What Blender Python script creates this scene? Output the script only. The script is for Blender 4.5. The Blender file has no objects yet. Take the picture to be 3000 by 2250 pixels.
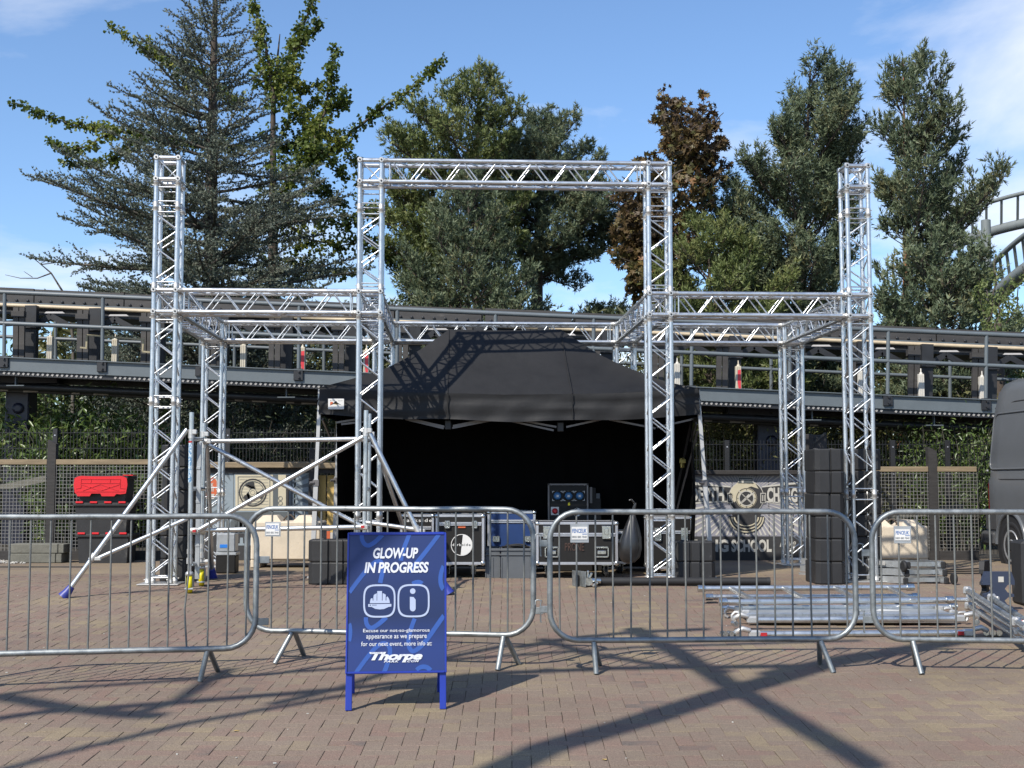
import bpy, bmesh, math, random
import numpy as np
from mathutils import Vector, Matrix

random.seed(7)
RNG = np.random.default_rng(11)
SC = bpy.context.scene
COL = SC.collection
rad = math.radians
V = Vector

# ------------------------------------------------------------------ camera
F, CX, CY, EYE = 3706.4, 1500.0, 1125.0, 1.1125       # eye height above the level part of the plaza
PITCH, ROLL = math.atan(285 / F), 0.0
KY = 1.64                                # plan depths below were paced out in units of 1.64 m
D = lambda y: y * KY
cam = bpy.data.objects.new('camera', bpy.data.cameras.new('camera'))
COL.objects.link(cam)
cam.data.lens = 36 * F / 3000
cam.data.sensor_width = 36
cam.data.clip_end = 6000
FWD = V((0, math.cos(PITCH), math.sin(PITCH)))
_r, _u = V((1, 0, 0)), V((0, -math.sin(PITCH), math.cos(PITCH)))
RIGHT = _r * math.cos(ROLL) + _u * math.sin(ROLL)
UP = _u * math.cos(ROLL) - _r * math.sin(ROLL)
cam.matrix_world = Matrix(((RIGHT.x, UP.x, -FWD.x, 0), (RIGHT.y, UP.y, -FWD.y, 0),
                           (RIGHT.z, UP.z, -FWD.z, EYE), (0, 0, 0, 1)))
SC.camera = cam

# ------------------------------------------------------------------ light
SHX, SHY = 0.60, 0.82                    # ground shift of a shadow per metre of height
SUN_DIR = V((-SHX, -SHY, 1.0)).normalized()
SUN_EL = math.asin(SUN_DIR.z)
SUN_AZ = math.atan2(SUN_DIR.x, SUN_DIR.y)
world = bpy.data.worlds.new('World')
SC.world = world
world.use_nodes = True
wn, wl = world.node_tree.nodes, world.node_tree.links
wn.clear()
w_out = wn.new('ShaderNodeOutputWorld')
w_bg = wn.new('ShaderNodeBackground')
w_bg.inputs['Strength'].default_value = 0.15
w_sky = wn.new('ShaderNodeTexSky')
w_sky.sky_type = 'NISHITA'
w_sky.sun_disc = False
w_sky.sun_elevation = SUN_EL
w_sky.sun_rotation = SUN_AZ
w_sky.air_density = 1.0
w_sky.dust_density = 0.4
w_sky.ozone_density = 6.0
# thin fair-weather clouds, a noise field over the whole dome
w_tc = wn.new('ShaderNodeTexCoord')
w_sep = wn.new('ShaderNodeSeparateXYZ')
wl.new(w_tc.outputs['Generated'], w_sep.inputs[0])
w_zc = wn.new('ShaderNodeMath'); w_zc.operation = 'MAXIMUM'; w_zc.inputs[1].default_value = 0.0
wl.new(w_sep.outputs['Z'], w_zc.inputs[0])
w_za = wn.new('ShaderNodeMath'); w_za.operation = 'ADD'; w_za.inputs[1].default_value = 0.16
wl.new(w_zc.outputs[0], w_za.inputs[0])
w_dx = wn.new('ShaderNodeMath'); w_dx.operation = 'DIVIDE'
w_dy = wn.new('ShaderNodeMath'); w_dy.operation = 'DIVIDE'
wl.new(w_sep.outputs['X'], w_dx.inputs[0]); wl.new(w_za.outputs[0], w_dx.inputs[1])
wl.new(w_sep.outputs['Y'], w_dy.inputs[0]); wl.new(w_za.outputs[0], w_dy.inputs[1])
w_cmb = wn.new('ShaderNodeCombineXYZ')
wl.new(w_dx.outputs[0], w_cmb.inputs[0]); wl.new(w_dy.outputs[0], w_cmb.inputs[1])
CLOUD_SHIFT = (8.7, 3.6, -0.5)
w_map = wn.new('ShaderNodeMapping')
w_map.inputs['Location'].default_value = CLOUD_SHIFT
wl.new(w_cmb.outputs[0], w_map.inputs['Vector'])
w_n1 = wn.new('ShaderNodeTexNoise')
w_n1.inputs['Scale'].default_value = 1.15
w_n1.inputs['Detail'].default_value = 9
w_n1.inputs['Roughness'].default_value = 0.55
w_n1.inputs['Distortion'].default_value = 0.35
wl.new(w_map.outputs[0], w_n1.inputs['Vector'])
w_rmp = wn.new('ShaderNodeValToRGB')
w_rmp.color_ramp.elements[0].position = 0.53
w_rmp.color_ramp.elements[1].position = 0.74
wl.new(w_n1.outputs['Fac'], w_rmp.inputs[0])
w_cm = wn.new('ShaderNodeMath'); w_cm.operation = 'MULTIPLY'; w_cm.inputs[1].default_value = 0.85
wl.new(w_rmp.outputs['Color'], w_cm.inputs[0])
w_mix = wn.new('ShaderNodeMixRGB')
w_mix.inputs['Color2'].default_value = (5.6, 5.8, 6.2, 1)
wl.new(w_cm.outputs[0], w_mix.inputs['Fac'])
wl.new(w_sky.outputs['Color'], w_mix.inputs['Color1'])
wl.new(w_mix.outputs['Color'], w_bg.inputs['Color'])
wl.new(w_bg.outputs[0], w_out.inputs['Surface'])

sun = bpy.data.objects.new('sun', bpy.data.lights.new('sun', 'SUN'))
COL.objects.link(sun)
sun.data.energy = 5.0
sun.data.angle = rad(0.53)
sun.data.color = (1.0, 0.94, 0.85)
sun.rotation_euler = (-SUN_DIR).to_track_quat('-Z', 'Y').to_euler()
sun.location = (-6, -5, 14)

SC.view_settings.view_transform = 'Standard'
SC.view_settings.look = 'None'
SC.view_settings.gamma = 1.0
SC.view_settings.exposure = 0.35
SC.view_settings.use_curve_mapping = False
SC.render.engine = 'CYCLES'
SC.cycles.max_bounces = 6
SC.cycles.diffuse_bounces = 3
SC.cycles.transparent_max_bounces = 6
SC.cycles.use_denoising = True

# ------------------------------------------------------------------ places
SLOPE_Y, SLOPE = 13.75, 0.047

def gz(y):                               # the near plaza rises gently to the level ground under the truss
    return -SLOPE * max(0.0, SLOPE_Y - y)

def ray(px, py):
    return FWD + RIGHT * ((px - CX) / F) + UP * ((CY - py) / F)

def P(px, py, y):                        # point at plan depth y seen at a photo position
    d = ray(px, py)
    return V((0, 0, EYE)) + d * (D(y) / d.y)

def XA(px, y):
    return (px - CX) / F * D(y)

def G(px, py):                           # ground point seen at a photo position
    d = ray(px, py)
    k = d.z / d.y
    y = (EYE + SLOPE * SLOPE_Y) / (SLOPE - k)
    if y > SLOPE_Y:
        y = min(-EYE / min(k, -1e-3), 90)
    p = V((0, 0, EYE)) + d * (y / d.y)
    p.z = gz(p.y)
    return p

# ------------------------------------------------------------------ mesh builder
class MB:
    def __init__(self, off=(0, 0, 0)):
        self.v, self.f, self.m, self.s = [], [], [], []
        self.off = V(off)

    def add(self, vs, fs, m=0, smooth=False):
        n = len(self.v)
        self.v += [tuple(V(p) - self.off) for p in vs]
        self.f += [tuple(i + n for i in f) for f in fs]
        self.m += [m] * len(fs)
        self.s += [smooth] * len(fs)
        return self

    def box(self, c, size, m=0, rz=0.0, mat=None, bev=0.0):
        x, y, z = size[0] / 2, size[1] / 2, size[2] / 2
        M = mat if mat else Matrix.Rotation(rz, 3, 'Z')
        c = V(c)
        if bev > 0:
            b = min(bev, x * .9, y * .9, z * .9)
            vs = []
            for sx in (-1, 1):
                for sy in (-1, 1):
                    for sz in (-1, 1):
                        vs += [(sx * x, sy * (y - b), sz * (z - b)), (sx * (x - b), sy * y, sz * (z - b)),
                               (sx * (x - b), sy * (y - b), sz * z)]
            bm = bmesh.new()
            for p in vs:
                bm.verts.new(p)
            r = bmesh.ops.convex_hull(bm, input=bm.verts)
            bmesh.ops.dissolve_limit(bm, angle_limit=0.01, verts=bm.verts, edges=bm.edges)
            bm.verts.index_update()
            self.add([c + M @ p.co for p in bm.verts], [[q.index for q in f.verts] for f in bm.faces], m)
            bm.free()
            return self
        vs = [c + M @ V((sx * x, sy * y, sz * z)) for sx in (-1, 1) for sy in (-1, 1) for sz in (-1, 1)]
        return self.add(vs, [(0, 1, 3, 2), (4, 6, 7, 5), (0, 4, 5, 1), (2, 3, 7, 6), (0, 2, 6, 4), (1, 5, 7, 3)], m)

    def bar(self, a, b, w, h, up=(0, 0, 1), m=0):    # square bar from a to b
        a, b = V(a), V(b)
        d = b - a
        z = d.normalized()
        x = V(up).cross(z)
        if x.length < 1e-4:
            x = V((1, 0, 0)).cross(z)
        x.normalize()
        y = z.cross(x)
        M = Matrix((x, y, z)).transposed()
        return self.box((a + b) / 2, (w, h, d.length), m, mat=M)

    def tube(self, pts, r, n=8, m=0, cap=True, closed=False):
        pts = [V(p) for p in pts]
        k = len(pts)
        rs = r if isinstance(r, (list, tuple)) else [r] * k
        ts = []
        for i in range(k):
            if closed:
                t = pts[(i + 1) % k] - pts[i - 1]
            else:
                t = pts[min(i + 1, k - 1)] - pts[max(i - 1, 0)]
            ts.append(t.normalized() if t.length > 1e-9 else V((0, 0, 1)))
        ref = V((0, 0, 1)) if abs(ts[0].z) < .9 else V((1, 0, 0))
        x = ts[0].cross(ref).normalized()
        vs = []
        for i in range(k):
            x = (x - ts[i] * x.dot(ts[i]))
            x = x.normalized() if x.length > 1e-6 else ts[i].orthogonal().normalized()
            y = ts[i].cross(x)
            for j in range(n):
                a = 2 * math.pi * j / n
                vs.append(pts[i] + (x * math.cos(a) + y * math.sin(a)) * rs[i])
        fs = []
        for i in range(k if closed else k - 1):
            for j in range(n):
                a, b = i * n + j, i * n + (j + 1) % n
                c, d = ((i + 1) % k) * n + (j + 1) % n, ((i + 1) % k) * n + j
                fs.append((a, b, c, d))
        self.add(vs, fs, m, True)
        if cap and not closed:
            self.add(vs[:n], [tuple(range(n - 1, -1, -1))], m)
            self.add(vs[-n:], [tuple(range(n))], m)
        return self

    def lathe(self, prof, o, ax=(0, 0, 1), n=16, m=0):   # prof: (radius, height) pairs
        ax = V(ax).normalized()
        x = ax.orthogonal().normalized()
        y = ax.cross(x)
        o = V(o)
        vs, fs = [], []
        for (r, h) in prof:
            for j in range(n):
                a = 2 * math.pi * j / n
                vs.append(o + ax * h + (x * math.cos(a) + y * math.sin(a)) * max(r, 1e-4))
        for i in range(len(prof) - 1):
            for j in range(n):
                fs.append((i * n + j, i * n + (j + 1) % n, (i + 1) * n + (j + 1) % n, (i + 1) * n + j))
        self.add(vs, fs, m, True)
        self.add(vs[:n], [tuple(range(n - 1, -1, -1))], m)
        self.add(vs[-n:], [tuple(range(n))], m)
        return self

    def prism(self, poly, o, x, y, depth, m=0):          # 2-D outline extruded along x cross y
        x, y, o = V(x).normalized(), V(y).normalized(), V(o)
        z = x.cross(y)
        n = len(poly)
        a = [o + x * p[0] + y * p[1] for p in poly]
        b = [q + z * depth for q in a]
        fs = [tuple(range(n - 1, -1, -1)), tuple(range(n, 2 * n))]
        fs += [(i, (i + 1) % n, n + (i + 1) % n, n + i) for i in range(n)]
        return self.add(a + b, fs, m)

    def ring(self, c, ro, ri, x, y, n=24, m=0, a0=0.0, a1=2 * math.pi):
        c, x, y = V(c), V(x).normalized(), V(y).normalized()
        vs = []
        for i in range(n + 1):
            a = a0 + (a1 - a0) * i / n
            d = x * math.cos(a) + y * math.sin(a)
            vs += [c + d * ro, c + d * ri]
        return self.add(vs, [(2 * i, 2 * i + 2, 2 * i + 3, 2 * i + 1) for i in range(n)], m)

    def build(self, name, mats, parent=None, **props):
        me = bpy.data.meshes.new(name)
        me.from_pydata(self.v, [], self.f)
        if not isinstance(mats, (list, tuple)):
            mats = [mats]
        for q in mats:
            me.materials.append(q)
        if len(mats) > 1:
            me.polygons.foreach_set('material_index', self.m)
        me.polygons.foreach_set('use_smooth', self.s)
        me.update()
        return link(name, me, parent, **props)

def link(name, me, parent=None, **props):
    o = bpy.data.objects.new(name, me)  # an Empty when me is None
    COL.objects.link(o)
    if parent:
        o.parent = parent
    for k, q in props.items():
        o[k] = q
    return o

def tag(o, label=None, cat=None, group=None, kind=None):
    for k, q in (('label', label), ('category', cat), ('group', group), ('kind', kind)):
        if q:
            o[k] = q
    return o

def thing(name, label, cat, loc=(0, 0, 0), rz=0.0, group=None):
    o = bpy.data.objects.new(name, None)
    o.empty_display_size = 0.1
    COL.objects.link(o)
    o.location = loc
    o.rotation_euler = (0, 0, rz)
    return tag(o, label, cat, group)

def copy_tree(o, parent=None):
    c = o.copy()
    COL.objects.link(c)
    if parent:
        c.parent = parent
    for ch in list(o.children):
        copy_tree(ch, c)
    return c

def tri_mesh(name, vs, tris, mat, parent=None, tint=None, smooth=False, **props):
    vs = np.asarray(vs, dtype=np.float32)
    tris = np.asarray(tris, dtype=np.int32)
    me = bpy.data.meshes.new(name)
    me.vertices.add(len(vs))
    me.vertices.foreach_set('co', vs.ravel())
    k = tris.shape[1]
    me.loops.add(tris.size)
    me.loops.foreach_set('vertex_index', tris.ravel())
    me.polygons.add(len(tris))
    me.polygons.foreach_set('loop_start', np.arange(0, tris.size, k, dtype=np.int32))
    if smooth:
        me.polygons.foreach_set('use_smooth', np.ones(len(tris), dtype=bool))
    if tint is not None:
        a = me.attributes.new('tint', 'FLOAT', 'FACE')
        a.data.foreach_set('value', np.asarray(tint, dtype=np.float32))
    me.update(calc_edges=True)
    me.materials.append(mat)
    return link(name, me, parent, **props)

_txt = {}
def text2d(s, bold=0.0, shear=0.0, spacing=1.0):          # lettering as flat triangles, cap height about 0.7
    key = (s, bold, shear, spacing)
    if key not in _txt:
        cu = bpy.data.curves.new('lettering', 'FONT')
        cu.body = s
        cu.size = 1.0
        cu.offset = bold
        cu.shear = shear
        cu.space_character = spacing
        cu.resolution_u = 3
        ob = bpy.data.objects.new('lettering', cu)
        COL.objects.link(ob)
        dg = bpy.context.evaluated_depsgraph_get()
        me = ob.evaluated_get(dg).to_mesh()
        vs = [(p.co.x, p.co.y) for p in me.vertices]
        fs = [tuple(p.vertices) for p in me.polygons]
        ob.evaluated_get(dg).to_mesh_clear()
        bpy.data.objects.remove(ob)
        bpy.data.curves.remove(cu)
        _txt[key] = (vs, fs)
    return _txt[key]

def put_text(mb, s, box, o, x, y, m=0, **kw):             # fit the lettering into box = (x0, y0, x1, y1) of the frame o, x, y
    vs, fs = text2d(s, **kw)
    xs, ys = [p[0] for p in vs], [p[1] for p in vs]
    ax, bx, ay, by = min(xs), max(xs), min(ys), max(ys)
    o, x, y = V(o), V(x).normalized(), V(y).normalized()
    out = [o + x * (box[0] + (p[0] - ax) / (bx - ax) * (box[2] - box[0]))
           + y * (box[1] + (p[1] - ay) / (by - ay) * (box[3] - box[1])) for p in vs]
    mb.add(out, fs, m)

# ------------------------------------------------------------------ materials
def nodes_of(name):
    m = bpy.data.materials.new(name)
    m.use_nodes = True
    nt = m.node_tree
    return m, nt.nodes, nt.links, nt.nodes['Principled BSDF']

ALB = 0.76                               # these colours were first judged under a weaker sun

def mat(name, col, rough=0.6, metal=0.0, var=0.12, vs=6.0, bump=0.0, bs=60.0, stretch=None, wear=None, spec=None, rvar=0.0):
    m, n, l, b = nodes_of(name)
    col = tuple(c * (ALB if metal < .5 else .92) for c in col)
    b.inputs['Roughness'].default_value = rough
    b.inputs['Metallic'].default_value = metal
    if spec is not None:
        b.inputs['Specular IOR Level'].default_value = spec
    tc = n.new('ShaderNodeTexCoord')
    src = tc.outputs['Object']
    if stretch:
        mp = n.new('ShaderNodeMapping')
        mp.inputs['Scale'].default_value = stretch
        l.new(src, mp.inputs['Vector'])
        src = mp.outputs[0]
    nz = n.new('ShaderNodeTexNoise')
    nz.inputs['Scale'].default_value = vs
    nz.inputs['Detail'].default_value = 6
    nz.inputs['Roughness'].default_value = 0.65
    l.new(src, nz.inputs['Vector'])
    rp = n.new('ShaderNodeValToRGB')
    rp.color_ramp.elements[0].position = 0.3
    rp.color_ramp.elements[1].position = 0.7
    rp.color_ramp.elements[0].color = tuple(c * (1 - var) for c in col) + (1,)
    rp.color_ramp.elements[1].color = tuple(min(1, c * (1 + var)) for c in col) + (1,)
    l.new(nz.outputs['Fac'], rp.inputs[0])
    out = rp.outputs['Color']
    if wear:                                             # (colour, amount 0..1, scale)
        nw = n.new('ShaderNodeTexNoise')
        nw.inputs['Scale'].default_value = wear[2]
        nw.inputs['Detail'].default_value = 8
        nw.inputs['Roughness'].default_value = 0.75
        l.new(src, nw.inputs['Vector'])
        rw = n.new('ShaderNodeValToRGB')
        rw.color_ramp.elements[0].position = 0.66 - 0.25 * wear[1]
        rw.color_ramp.elements[1].position = 0.80 - 0.2 * wear[1]
        l.new(nw.outputs['Fac'], rw.inputs[0])
        mx = n.new('ShaderNodeMixRGB')
        l.new(rw.outputs['Color'], mx.inputs['Fac'])
        l.new(out, mx.inputs['Color1'])
        mx.inputs['Color2'].default_value = tuple(wear[0]) + (1,)
        out = mx.outputs['Color']
    l.new(out, b.inputs['Base Color'])
    if rvar:
        mr = n.new('ShaderNodeMapRange')
        mr.inputs['From Min'].default_value = 0.3
        mr.inputs['From Max'].default_value = 0.7
        mr.inputs['To Min'].default_value = rough - rvar
        mr.inputs['To Max'].default_value = rough + rvar
        l.new(nz.outputs['Fac'], mr.inputs['Value'])
        l.new(mr.outputs[0], b.inputs['Roughness'])
    if bump:
        nb = n.new('ShaderNodeTexNoise')
        nb.inputs['Scale'].default_value = bs
        nb.inputs['Detail'].default_value = 4
        l.new(src, nb.inputs['Vector'])
        bp = n.new('ShaderNodeBump')
        bp.inputs['Strength'].default_value = bump
        bp.inputs['Distance'].default_value = 0.01
        l.new(nb.outputs['Fac'], bp.inputs['Height'])
        l.new(bp.outputs[0], b.inputs['Normal'])
    return m

def leaf_mat(name, cols, transl=0.25, rough=0.5, spec=0.3):
    m, n, l, b = nodes_of(name)
    at = n.new('ShaderNodeAttribute')
    at.attribute_name = 'tint'
    rp = n.new('ShaderNodeValToRGB')
    while len(rp.color_ramp.elements) < len(cols):
        rp.color_ramp.elements.new(0.5)
    for i, c in enumerate(cols):
        rp.color_ramp.elements[i].position = i / (len(cols) - 1)
        rp.color_ramp.elements[i].color = tuple(c) + (1,)
    l.new(at.outputs['Fac'], rp.inputs[0])
    l.new(rp.outputs['Color'], b.inputs['Base Color'])
    b.inputs['Roughness'].default_value = rough
    b.inputs['Specular IOR Level'].default_value = spec
    tr = n.new('ShaderNodeBsdfTranslucent')
    l.new(rp.outputs['Color'], tr.inputs['Color'])
    mx = n.new('ShaderNodeMixShader')
    mx.inputs[0].default_value = transl
    l.new(b.outputs[0], mx.inputs[1])
    l.new(tr.outputs[0], mx.inputs[2])
    l.new(mx.outputs[0], n['Material Output'].inputs['Surface'])
    return m

def brick_mat(name, attr):
    m, n, l, b = nodes_of(name)
    b.inputs['Roughness'].default_value = 0.9
    b.inputs['Specular IOR Level'].default_value = 0.25
    geo = n.new('ShaderNodeNewGeometry')
    if attr:
        at = n.new('ShaderNodeAttribute')
        at.attribute_name = 'tint'
        rnd = at.outputs['Fac']
    else:
        oi = n.new('ShaderNodeObjectInfo')
        rnd = oi.outputs['Random']
    nz = n.new('ShaderNodeTexNoise')
    nz.inputs['Scale'].default_value = 1.3
    nz.inputs['Detail'].default_value = 3
    l.new(geo.outputs['Position'], nz.inputs['Vector'])
    a = n.new('ShaderNodeMath'); a.operation = 'MULTIPLY'; a.inputs[1].default_value = 0.85
    l.new(nz.outputs['Fac'], a.inputs[0])
    c = n.new('ShaderNodeMath'); c.operation = 'MULTIPLY_ADD'; c.inputs[1].default_value = 0.34
    l.new(rnd, c.inputs[0]); l.new(a.outputs[0], c.inputs[2])
    n2 = n.new('ShaderNodeTexNoise')                    # mottling inside one paver
    n2.inputs['Scale'].default_value = 9
    n2.inputs['Detail'].default_value = 3
    l.new(geo.outputs['Position'], n2.inputs['Vector'])
    c2 = n.new('ShaderNodeMath'); c2.operation = 'MULTIPLY_ADD'; c2.inputs[1].default_value = 0.22
    l.new(n2.outputs['Fac'], c2.inputs[0]); l.new(c.outputs[0], c2.inputs[2])
    c3 = n.new('ShaderNodeMath'); c3.operation = 'SUBTRACT'; c3.inputs[1].default_value = 0.20
    l.new(c2.outputs[0], c3.inputs[0])
    rp = n.new('ShaderNodeValToRGB')
    els = [(0.14, (0.232, 0.186, 0.118)), (0.30, (0.205, 0.160, 0.108)), (0.44, (0.182, 0.142, 0.108)), (0.56, (0.180, 0.135, 0.104)),
           (0.70, (0.188, 0.128, 0.100)), (0.82, (0.120, 0.100, 0.086)), (0.92, (0.184, 0.130, 0.102))]
    while len(rp.color_ramp.elements) < len(els):
        rp.color_ramp.elements.new(0.5)
    for i, (p, q) in enumerate(els):
        rp.color_ramp.elements[i].position = p
        rp.color_ramp.elements[i].color = q + (1,)
    l.new(c3.outputs[0], rp.inputs[0])
    ng = n.new('ShaderNodeTexNoise')                    # grit
    ng.inputs['Scale'].default_value = 150
    ng.inputs['Detail'].default_value = 4
    ng.inputs['Roughness'].default_value = 0.7
    l.new(geo.outputs['Position'], ng.inputs['Vector'])
    mr = n.new('ShaderNodeMapRange')
    mr.inputs['From Min'].default_value = 0.3
    mr.inputs['From Max'].default_value = 0.7
    mr.inputs['To Min'].default_value = 0.50
    mr.inputs['To Max'].default_value = 1.50
    l.new(ng.outputs['Fac'], mr.inputs['Value'])
    nd = n.new('ShaderNodeTexNoise')                    # worn dirty drifts
    nd.inputs['Scale'].default_value = 0.55
    nd.inputs['Detail'].default_value = 6
    l.new(geo.outputs['Position'], nd.inputs['Vector'])
    md = n.new('ShaderNodeMapRange')
    md.inputs['From Min'].default_value = 0.3
    md.inputs['From Max'].default_value = 0.7
    md.inputs['To Min'].default_value = 0.84
    md.inputs['To Max'].default_value = 1.12
    l.new(nd.outputs['Fac'], md.inputs['Value'])
    mm = n.new('ShaderNodeMath'); mm.operation = 'MULTIPLY'
    l.new(mr.outputs[0], mm.inputs[0]); l.new(md.outputs[0], mm.inputs[1])
    mx = n.new('ShaderNodeVectorMath'); mx.operation = 'SCALE'
    l.new(rp.outputs['Color'], mx.inputs[0]); l.new(mm.outputs[0], mx.inputs['Scale'])
    l.new(mx.outputs[0], b.inputs['Base Color'])
    bp = n.new('ShaderNodeBump')
    bp.inputs['Strength'].default_value = 0.35
    bp.inputs['Distance'].default_value = 0.004
    l.new(ng.outputs['Fac'], bp.inputs['Height'])
    l.new(bp.outputs[0], b.inputs['Normal'])
    return m

M = {}
M['paver'] = brick_mat('concrete paver', False)
M['pavers'] = brick_mat('concrete pavers', True)
M['joint'] = mat('sandy joint', (0.085, 0.068, 0.052), 0.95, var=0.3, vs=30)
M['alu'] = mat('truss aluminium', (0.66, 0.68, 0.69), 0.36, 0.9, var=0.12, vs=7, bump=0.06, bs=25, wear=((0.36, 0.37, 0.38), 0.55, 26), rvar=0.09)
M['alu_cast'] = mat('cast aluminium', (0.60, 0.59, 0.56), 0.48, 0.75, var=0.08, wear=((0.4, 0.4, 0.4), .3, 40))
M['scaf'] = mat('scaffold aluminium', (0.64, 0.66, 0.66), 0.34, 0.9, var=0.12, vs=5, wear=((0.36, 0.36, 0.35), 0.55, 15), rvar=0.08)
M['galv'] = mat('galvanised steel', (0.285, 0.305, 0.305), 0.50, 0.75, var=0.28, vs=14, bump=0.05, bs=40, wear=((0.14, 0.145, 0.14), 0.4, 11), rvar=0.1)
M['galv_bar'] = mat('dull galvanised bar', (0.19, 0.195, 0.185), 0.6, 0.55, var=0.25, vs=18, wear=((0.12, 0.07, 0.045), 0.22, 9))
M['galv_sheet'] = mat('galvanised sheet', (0.42, 0.44, 0.45), 0.5, 0.6, var=0.15, vs=9)
M['black_plastic'] = mat('black ballast plastic', (0.022, 0.022, 0.023), 0.62, var=0.3, vs=5, bump=0.12, bs=50, wear=((0.09, 0.085, 0.075), 0.35, 5), stretch=(1, 1, .5))
M['rubber'] = mat('black rubber', (0.015, 0.015, 0.016), 0.7, var=0.2)
M['blue_foot'] = mat('blue rubber foot', (0.035, 0.05, 0.32), 0.45, var=0.2)
M['yellow'] = mat('yellow castor tyre', (0.85, 0.72, 0.01), 0.45, var=0.05)
M['red_plastic'] = mat('red lid plastic', (0.72, 0.012, 0.020), 0.42, var=0.08)
M['red_cap'] = mat('red locking tab', (0.45, 0.015, 0.02), 0.5)
M['concrete'] = mat('cast concrete', (0.70, 0.60, 0.46), 0.9, var=0.14, vs=4, bump=0.25, bs=30, wear=((0.30, 0.25, 0.19), 0.4, 4))
M['kerb'] = mat('grey concrete slab', (0.17, 0.165, 0.135), 0.95, var=0.22, vs=8, bump=0.3, bs=70)
M['timber_dark'] = mat('dark stained timber', (0.035, 0.032, 0.030), 0.8, var=0.35, vs=5, stretch=(1, 1, 6))
M['timber_tan'] = mat('weathered timber rail', (0.27, 0.205, 0.125), 0.85, var=0.25, vs=6, stretch=(.6, 4, 4))
M['mesh_wire'] = mat('grey weld mesh', (0.30, 0.29, 0.27), 0.55, 0.3, var=0.15)
M['rail_black'] = mat('black fence paint', (0.018, 0.018, 0.019), 0.5, var=0.2)
M['steel_grey'] = mat('blue grey steel paint', (0.135, 0.158, 0.170), 0.45, var=0.12, vs=3, wear=((0.08, 0.085, 0.08), 0.25, 6))
M['steel_dark'] = mat('black steel paint', (0.022, 0.023, 0.026), 0.5, var=0.3, vs=5)
M['steel_navy'] = mat('navy steel column', (0.012, 0.013, 0.030), 0.45, var=0.2)
M['girder'] = mat('weathered dark girder', (0.050, 0.046, 0.043), 0.65, var=0.3, vs=4, stretch=(.5, 1, 3), wear=((0.095, 0.085, 0.075), .3, 3))
M['cream_rail'] = mat('cream painted rail', (0.62, 0.50, 0.33), 0.5, var=0.16, vs=5, wear=((0.30, 0.25, 0.19), .3, 8))
M['fin_cream'] = mat('cream brake fin', (0.60, 0.54, 0.42), 0.5, var=0.1, stretch=(6, 6, .8))
M['fin_white'] = mat('white brake fin', (0.66, 0.63, 0.56), 0.5, var=0.1, stretch=(6, 6, .8))
M['fin_red'] = mat('red brake fin paint', (0.72, 0.045, 0.06), 0.45, var=0.12)
M['fin_dark'] = mat('dark brake fin', (0.04, 0.036, 0.033), 0.6, var=0.25)
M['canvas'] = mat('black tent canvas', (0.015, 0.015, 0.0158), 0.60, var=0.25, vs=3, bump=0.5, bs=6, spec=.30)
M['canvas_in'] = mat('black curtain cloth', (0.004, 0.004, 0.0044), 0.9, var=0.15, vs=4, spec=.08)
M['tent_leg'] = mat('grey tent leg', (0.55, 0.55, 0.54), 0.45, 0.2, var=0.06)
M['tent_bar'] = mat('tent frame bar', (0.20, 0.185, 0.18), 0.45, 0.4)
M['white'] = mat('white print', (0.78, 0.77, 0.74), 0.5, var=0.03)
M['case_black'] = mat('black case laminate', (0.018, 0.017, 0.016), 0.55, var=0.15, vs=12, bump=.06, bs=150, spec=.25)
M['case_edge'] = mat('case aluminium edge', (0.60, 0.60, 0.62), 0.38, 0.8, var=0.12)
M['chrome'] = mat('chromed latch', (0.62, 0.64, 0.63), 0.22, 0.95, var=0.25, vs=40)
M['case_blue'] = mat('blue case laminate', (0.012, 0.045, 0.165), 0.5, var=0.1)
M['crate_grey'] = mat('grey plastic crate', (0.105, 0.115, 0.125), 0.6, var=0.1)
M['socket_blue'] = mat('blue socket lid', (0.03, 0.16, 0.36), 0.4)
M['sign_edge'] = mat('blue sign frame', (0.012, 0.036, 0.34), 0.4, var=0.08)
M['print_white'] = mat('white sign lettering', (0.72, 0.74, 0.80), 0.45, var=0.02)
M['print_pale'] = mat('pale blue sign print', (0.44, 0.51, 0.68), 0.45, var=0.02)
M['ribbon'] = mat('blue ribbon print', (0.026, 0.095, 0.38), 0.45, var=0.12, vs=5)
M['fence_blue'] = mat('blue plate lettering', (0.03, 0.13, 0.38), 0.5)
M['plate_grey_text'] = mat('grey plate lettering', (0.14, 0.16, 0.18), 0.5)
M['van'] = mat('grey van paint', (0.125, 0.133, 0.142), 0.30, 0.0, var=0.06, vs=3)
M['van_trim'] = mat('grey van plastic', (0.055, 0.055, 0.056), 0.6)
M['tail_red'] = mat('dark red lamp', (0.16, 0.01, 0.012), 0.25)
M['steel_wheel'] = mat('silver wheel', (0.55, 0.55, 0.55), 0.4, 0.7, var=0.1)
M['dolly'] = mat('dark blue plastic', (0.035, 0.048, 0.085), 0.55, var=0.12)
M['bag'] = mat('black bin bag', (0.02, 0.019, 0.019), 0.3, var=0.2, spec=.6)
M['mural_sky'] = mat('grey blue mural paint', (0.27, 0.325, 0.36), 0.75, var=0.1)
M['mural_ray'] = mat('dark mural ray', (0.13, 0.155, 0.17), 0.75)
M['mural_cream'] = mat('cream mural paint', (0.60, 0.54, 0.39), 0.75, var=0.08)
M['mural_dark'] = mat('charcoal mural paint', (0.035, 0.035, 0.037), 0.75, var=0.15)
M['mural_mid'] = mat('slate mural paint', (0.10, 0.115, 0.12), 0.75, var=.1)
M['mural_orange'] = mat('orange mural paint', (0.62, 0.13, 0.045), 0.7, var=.1)
M['mural_yellow'] = mat('yellow mural paint', (0.66, 0.45, 0.145), 0.75, var=.08)
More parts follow.
